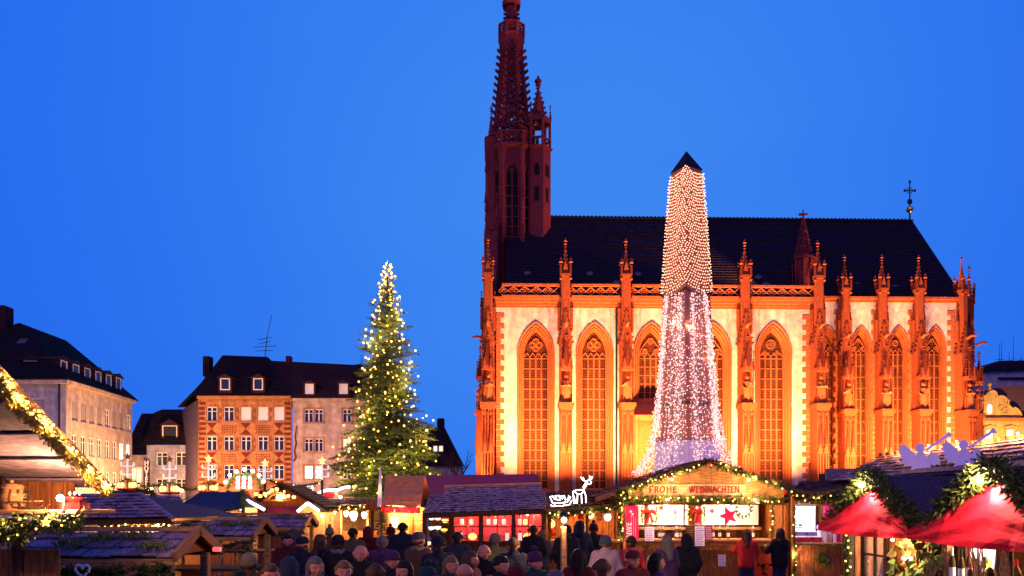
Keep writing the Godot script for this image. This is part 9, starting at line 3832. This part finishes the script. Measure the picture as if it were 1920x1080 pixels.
func make_crowd():
	var coats := {"navy": Color(0.012, 0.014, 0.03), "black": Color(0.012, 0.012, 0.014), "brown": Color(0.10, 0.045, 0.022), "dark red": Color(0.09, 0.012, 0.015), "purple": Color(0.055, 0.02, 0.06), "grey": Color(0.06, 0.055, 0.065), "beige": Color(0.17, 0.12, 0.08), "olive": Color(0.06, 0.06, 0.03), "bright red": Color(0.55, 0.03, 0.025), "teal": Color(0.012, 0.035, 0.04), "lavender": Color(0.15, 0.1, 0.16), "dark blue": Color(0.018, 0.026, 0.055)}
	for k in coats:
		var m := mk("cloth_" + k, coats[k], 0.9, "fine", Vector3.ONE * 2.0, "blotch_n", 1.3, false)
		m.rim_enabled = true
		m.rim = 0.15
	mk("hair_dark", Color(0.02, 0.013, 0.01), 0.6, "grain", Vector3(6, 1, 6), "fine_n", 0.5, false)
	mk("hair_blond", Color(0.17, 0.095, 0.04), 0.6, "grain", Vector3(6, 1, 6), "fine_n", 0.5, false)
	mk("hair_grey", Color(0.11, 0.1, 0.1), 0.6, "grain", Vector3(6, 1, 6), "fine_n", 0.5, false)
	mk("hair_brown", Color(0.09, 0.045, 0.025), 0.6, "grain", Vector3(6, 1, 6), "fine_n", 0.5, false)
	var rows := [
		[1400, 18.55, 170, "lean", false, "bright red", "long hair", "hair_brown", "", 0.97, "at the greeting stall counter"],
		[1462, 18.5, 195, "lean", false, "black", "long hair", "hair_dark", "scarf", 0.98, "at the right end of the greeting stall counter"],
		[785, 13.0, 150, "phone", false, "brown", "peaked cap", "cloth_grey", "phone", 1.06, "before the open bay with white bowls"],
		[1000, 18.2, 178, "stand", true, "black", "short hair", "hair_dark", "", 1.03, "close to the third red window"],
		[1016, 18.4, 165, "stand", false, "grey", "long hair", "hair_blond", "", 0.96, "close to the third red window"],
		[1062, 17.0, 180, "stand", true, "black", "knit hat", "cloth_black", "", 1.05, "behind the wooden lamp post"],
		[1086, 18.6, 190, "stand", false, "navy", "hood", "cloth_navy", "", 1.08, "before the open booth"],
		[1113, 18.8, 172, "stand", true, "black", "bobble hat", "cloth_black", "", 1.04, "before the open booth"],
		[1135, 13.8, 182, "stand", false, "lavender", "knit hat", "cloth_dark blue", "", 1.0, "left of the magenta banner"],
		[1128, 8.9, 178, "stand", false, "grey", "short hair", "hair_brown", "backpack", 0.98, "nearest to us below the lavender jacket"],
		[1183, 14.5, 205, "walk", false, "bright red", "short hair", "hair_dark", "", 0.98, "below the magenta banner"],
		[1186, 10.4, 20, "walk", false, "dark red", "peaked cap", "cloth_dark red", "", 0.98, "facing us below the magenta banner"],
		[1249, 14.2, 200, "lean", false, "purple", "long hair", "hair_grey", "", 1.0, "before the left half of the greeting stall"],
		[1288, 15.6, 160, "stand", true, "black", "hood", "cloth_black", "", 0.97, "under the menu sheets of the greeting stall"],
		[1232, 10.6, 100, "walk", true, "purple", "long hair", "hair_dark", "", 0.95, "passing the greeting stall"],
		[1040, 8.2, 215, "walk", false, "dark blue", "short hair", "hair_grey", "", 0.94, "at the bottom edge below the lamp post"],
		[1004, 10.2, 30, "hold", false, "teal", "bobble hat", "cloth_purple", "mug", 0.97, "in the crowd before the red windows"],
		[962, 12.6, 185, "stand", false, "navy", "short hair", "hair_brown", "", 1.02, "in the crowd before the red windows"],
		[940, 9.6, 60, "walk", false, "black", "short hair", "hair_dark", "", 0.97, "in the near crowd before the red windows"],
		[908, 11.4, 15, "hold", false, "black", "bald head", "hair_grey", "mug", 1.0, "facing us before the first red window"],
		[884, 11.0, 75, "hold", true, "dark red", "long hair", "hair_brown", "mug", 0.95, "facing right before the first red window"],
		[928, 14.6, 188, "stand", false, "olive", "knit hat", "cloth_grey", "", 1.0, "close before the second red window"],
		[858, 14.8, 176, "stand", true, "navy", "short hair", "hair_dark", "", 1.02, "close before the first red window"],
		[846, 10.0, 25, "walk", false, "dark blue", "long hair", "hair_blond", "", 0.95, "walking towards us before the first red window"],
		[822, 12.2, 200, "stand", false, "navy", "knit hat", "cloth_navy", "", 1.04, "right of the person in brown"],
		[815, 16.8, 160, "stand", false, "dark blue", "short hair", "hair_brown", "", 1.0, "at the open bay with white bowls"],
		[755, 17.6, 184, "stand", false, "navy", "short hair", "hair_dark", "", 1.08, "before the yellow timber cabin"],
		[733, 18.4, 170, "stand", true, "dark red", "bobble hat", "cloth_dark red", "", 1.0, "before the small fir"],
		[716, 13.8, 195, "walk", false, "purple", "short hair", "hair_grey", "", 1.0, "below the small fir"],
		[736, 10.4, 10, "hold", false, "black", "knit hat", "cloth_purple", "mug", 0.97, "facing us below the yellow cabin"],
		[757, 9.2, 330, "walk", true, "purple", "long hair", "hair_dark", "", 0.95, "near us below the yellow cabin"],
		[676, 10.7, 5, "stand", false, "black", "bald head", "hair_grey", "", 1.02, "facing us below the bright booth"],
		[704, 8.4, 190, "stand", false, "grey", "short hair", "hair_brown", "", 0.97, "at the bottom edge below the tree"],
		[662, 16.4, 172, "stand", false, "olive", "short hair", "hair_dark", "", 1.03, "before the bright booth"],
		[690, 18.6, 186, "walk", true, "dark red", "hood", "cloth_dark red", "", 1.0, "under the hanging lamps"],
		[634, 13.2, 182, "stand", false, "black", "knit hat", "cloth_black", "scarf", 1.02, "below the tree's left side"],
		[602, 14.4, 140, "stand", true, "black", "long hair", "hair_brown", "", 1.0, "right of the farthest shelter"],
		[618, 18.8, 188, "stand", false, "brown", "bobble hat", "cloth_beige", "", 0.98, "right of the farthest shelter"],
		[645, 9.0, 20, "walk", false, "purple", "short hair", "hair_blond", "", 0.96, "near us below the bright booth"],
		[592, 9.4, 35, "walk", false, "lavender", "long hair", "hair_grey", "", 0.97, "near us right of the middle shelter"],
		[567, 12.8, 170, "stand", false, "navy", "peaked cap", "cloth_navy", "", 1.02, "between middle and farthest shelter"],
		[540, 14.6, 12, "hold", false, "dark red", "short hair", "hair_dark", "mug", 1.0, "facing us right of the middle shelter"],
		[552, 17.2, 175, "stand", true, "grey", "hood", "cloth_grey", "", 1.0, "beside the farthest shelter"],
		[508, 8.6, 30, "walk", false, "purple", "short hair", "hair_brown", "", 0.96, "near us below the middle shelter"],
		[466, 9.9, 200, "stand", false, "brown", "knit hat", "cloth_beige", "", 0.97, "right of the nearest shelter"],
		[448, 8.3, 150, "walk", false, "teal", "short hair", "hair_dark", "", 0.93, "near us right of the nearest shelter"],
		[543, 9.8, 190, "stand", false, "dark blue", "hood", "cloth_dark blue", "", 0.95, "below the farthest shelter"],
		[800, 8.3, 340, "walk", false, "navy", "bobble hat", "cloth_teal", "", 0.95, "at the bottom edge below the yellow cabin"],
		[872, 8.6, 160, "stand", false, "purple", "bald head", "hair_grey", "", 0.97, "at the bottom edge below the first red window"],
		[968, 8.4, 10, "walk", false, "black", "knit hat", "cloth_dark red", "", 0.95, "below the third red window"],
		[1085, 10.9, 170, "stand", true, "dark red", "long hair", "hair_dark", "", 0.97, "right of the lamp post"],
		[4, 8.3, 60, "stand", false, "lavender", "bald head", "hair_grey", "", 1.0, "at the left edge below the near stall"],
	]
	for r in rows:
		person(r)


func person(r: Array):
	var woman: bool = r[6] == "long hair"
	var d: float = r[1]
	var at := Vector3((r[0] - 960.0) / F * d, 0, -d)
	var facing := "seen from behind" if r[2] > 110 and r[2] < 250 else ("seen from the side" if r[2] > 45 and r[2] < 315 else "facing us")
	var where: String = r[10]
	var hairy: String = (r[7] as String).replace("cloth_", "").replace("hair_", "")
	var head: String = hairy + " " + r[6] if r[6] != "bald head" else "bald head"
	var lab := "person in %s %s, %s, %s" % [r[5], "long coat" if r[4] else "jacket", head, where]
	var p := thing("person", lab, "person", at, deg_to_rad(r[2]), "people in the market crowd")
	p.scale = Vector3.ONE * r[9]
	var g := person_meshes(r[3], r[4], woman)
	part(p, "body", g.body, M.skin)
	var coat: Material = M["cloth_" + r[5]]
	part(p, "coat" if r[4] else "jacket", g.coat, coat)
	part(p, "trousers", g.trousers, M["cloth_dark blue"] if r[5] in ["bright red", "black"] else M.cloth_black)
	part(p, "shoes", g.shoes, M.cloth_black)
	var hw: String = r[6]
	if hw == "bald head":
		part(p, "hair", head_wear(hw), M[r[7]])
	elif hw.ends_with("hair"):
		part(p, "hair", head_wear(hw), M[r[7]])
	else:
		part(p, hw.replace(" ", "_"), head_wear(hw), M[r[7]])
		if hw != "hood":
			part(p, "hair", head_wear("bald head"), M.hair_brown)
	if r[8] == "scarf" or (r[5] == "brown" and r[8] == "phone"):
		if not mesh_store.has("scarf"):
			var m := MB.new()
			m.xf = Transform3D(Basis.from_scale(Vector3(1.05, 1, 1.0)), Vector3(0, 1.465, -0.012))
			var path := PackedVector3Array()
			for i in 14:
				path.append(Vector3(cos(TAU * i / 14) * 0.085, 0.012 * sin(i * 2.0), sin(TAU * i / 14) * 0.085))
			m.tube(path, 0.042, 0.042, 8, true)
			mesh_store["scarf"] = m.made()
		part(p, "scarf" if r[8] == "scarf" else "fur_collar", mesh_store["scarf"], M.cloth_lavender if r[8] == "scarf" else M.cloth_beige)
	var turn := Basis(Vector3.UP, deg_to_rad(r[2]))
	if r[8] == "mug":
		var mug := thing("mug", "steaming red mug held by the person in %s %s %s" % [r[5], "coat" if r[4] else "jacket", where.split(" ")[-2] + " " + where.split(" ")[-1]], "mug", at + turn * (Vector3(-0.005, 1.2, 0.36) * r[9]), deg_to_rad(r[2]))
		var mm := MB.new()
		mm.lathe(PackedVector2Array([Vector2(0, 0), Vector2(0.036, 0), Vector2(0.04, 0.09), Vector2(0.036, 0.09), Vector2(0.032, 0.01), Vector2(0, 0.01)]), 14)
		mm.tube(PackedVector3Array([Vector3(0.038, 0.07, 0), Vector3(0.065, 0.06, 0), Vector3(0.062, 0.03, 0), Vector3(0.037, 0.02, 0)]), 0.006, 0.006, 5)
		part(mug, "cup", mm, M.bauble_red)
	elif r[8] == "phone":
		var ph := thing("phone", "glowing phone held up by the person in the brown jacket and cap", "phone", at + turn * (Vector3(0.06, 1.5, 0.38) * r[9]), deg_to_rad(r[2]))
		var pm := MB.new()
		pm.bevel(Vector3.ZERO, Vector3(0.075, 0.15, 0.01), 0.003)
		part(ph, "case", pm, M.board_black)
		var ps := MB.new()
		ps.box(Vector3(0, 0, -0.0065), Vector3(0.068, 0.14, 0.002))
		part(ph, "screen", ps, M.lit_room)
	elif r[8] == "backpack":
		var bp := thing("backpack", "plain dark backpack on the back of the near person in grey", "backpack", at + turn * (Vector3(0, 1.0, -0.24) * r[9]), deg_to_rad(r[2]))
		var bm := MB.new()
		bm.bevel(Vector3(0, 0.2, 0), Vector3(0.3, 0.44, 0.17), 0.06)
		bm.bevel(Vector3(0, 0.13, -0.1), Vector3(0.22, 0.22, 0.07), 0.03)
		part(bp, "bag", bm, M.cloth_grey)
		for e in [-1, 1]:
			var sm := MB.new()
			sm.tube(PackedVector3Array([Vector3(0.1 * e, 0.4, 0.08), Vector3(0.12 * e, 0.49, 0.2), Vector3(0.13 * e, 0.42, 0.36), Vector3(0.15 * e, 0.2, 0.4), Vector3(0.15 * e, 0.06, 0.12)]), 0.022, 0.022, 5)
			part(bp, "strap", sm, M.cloth_black)
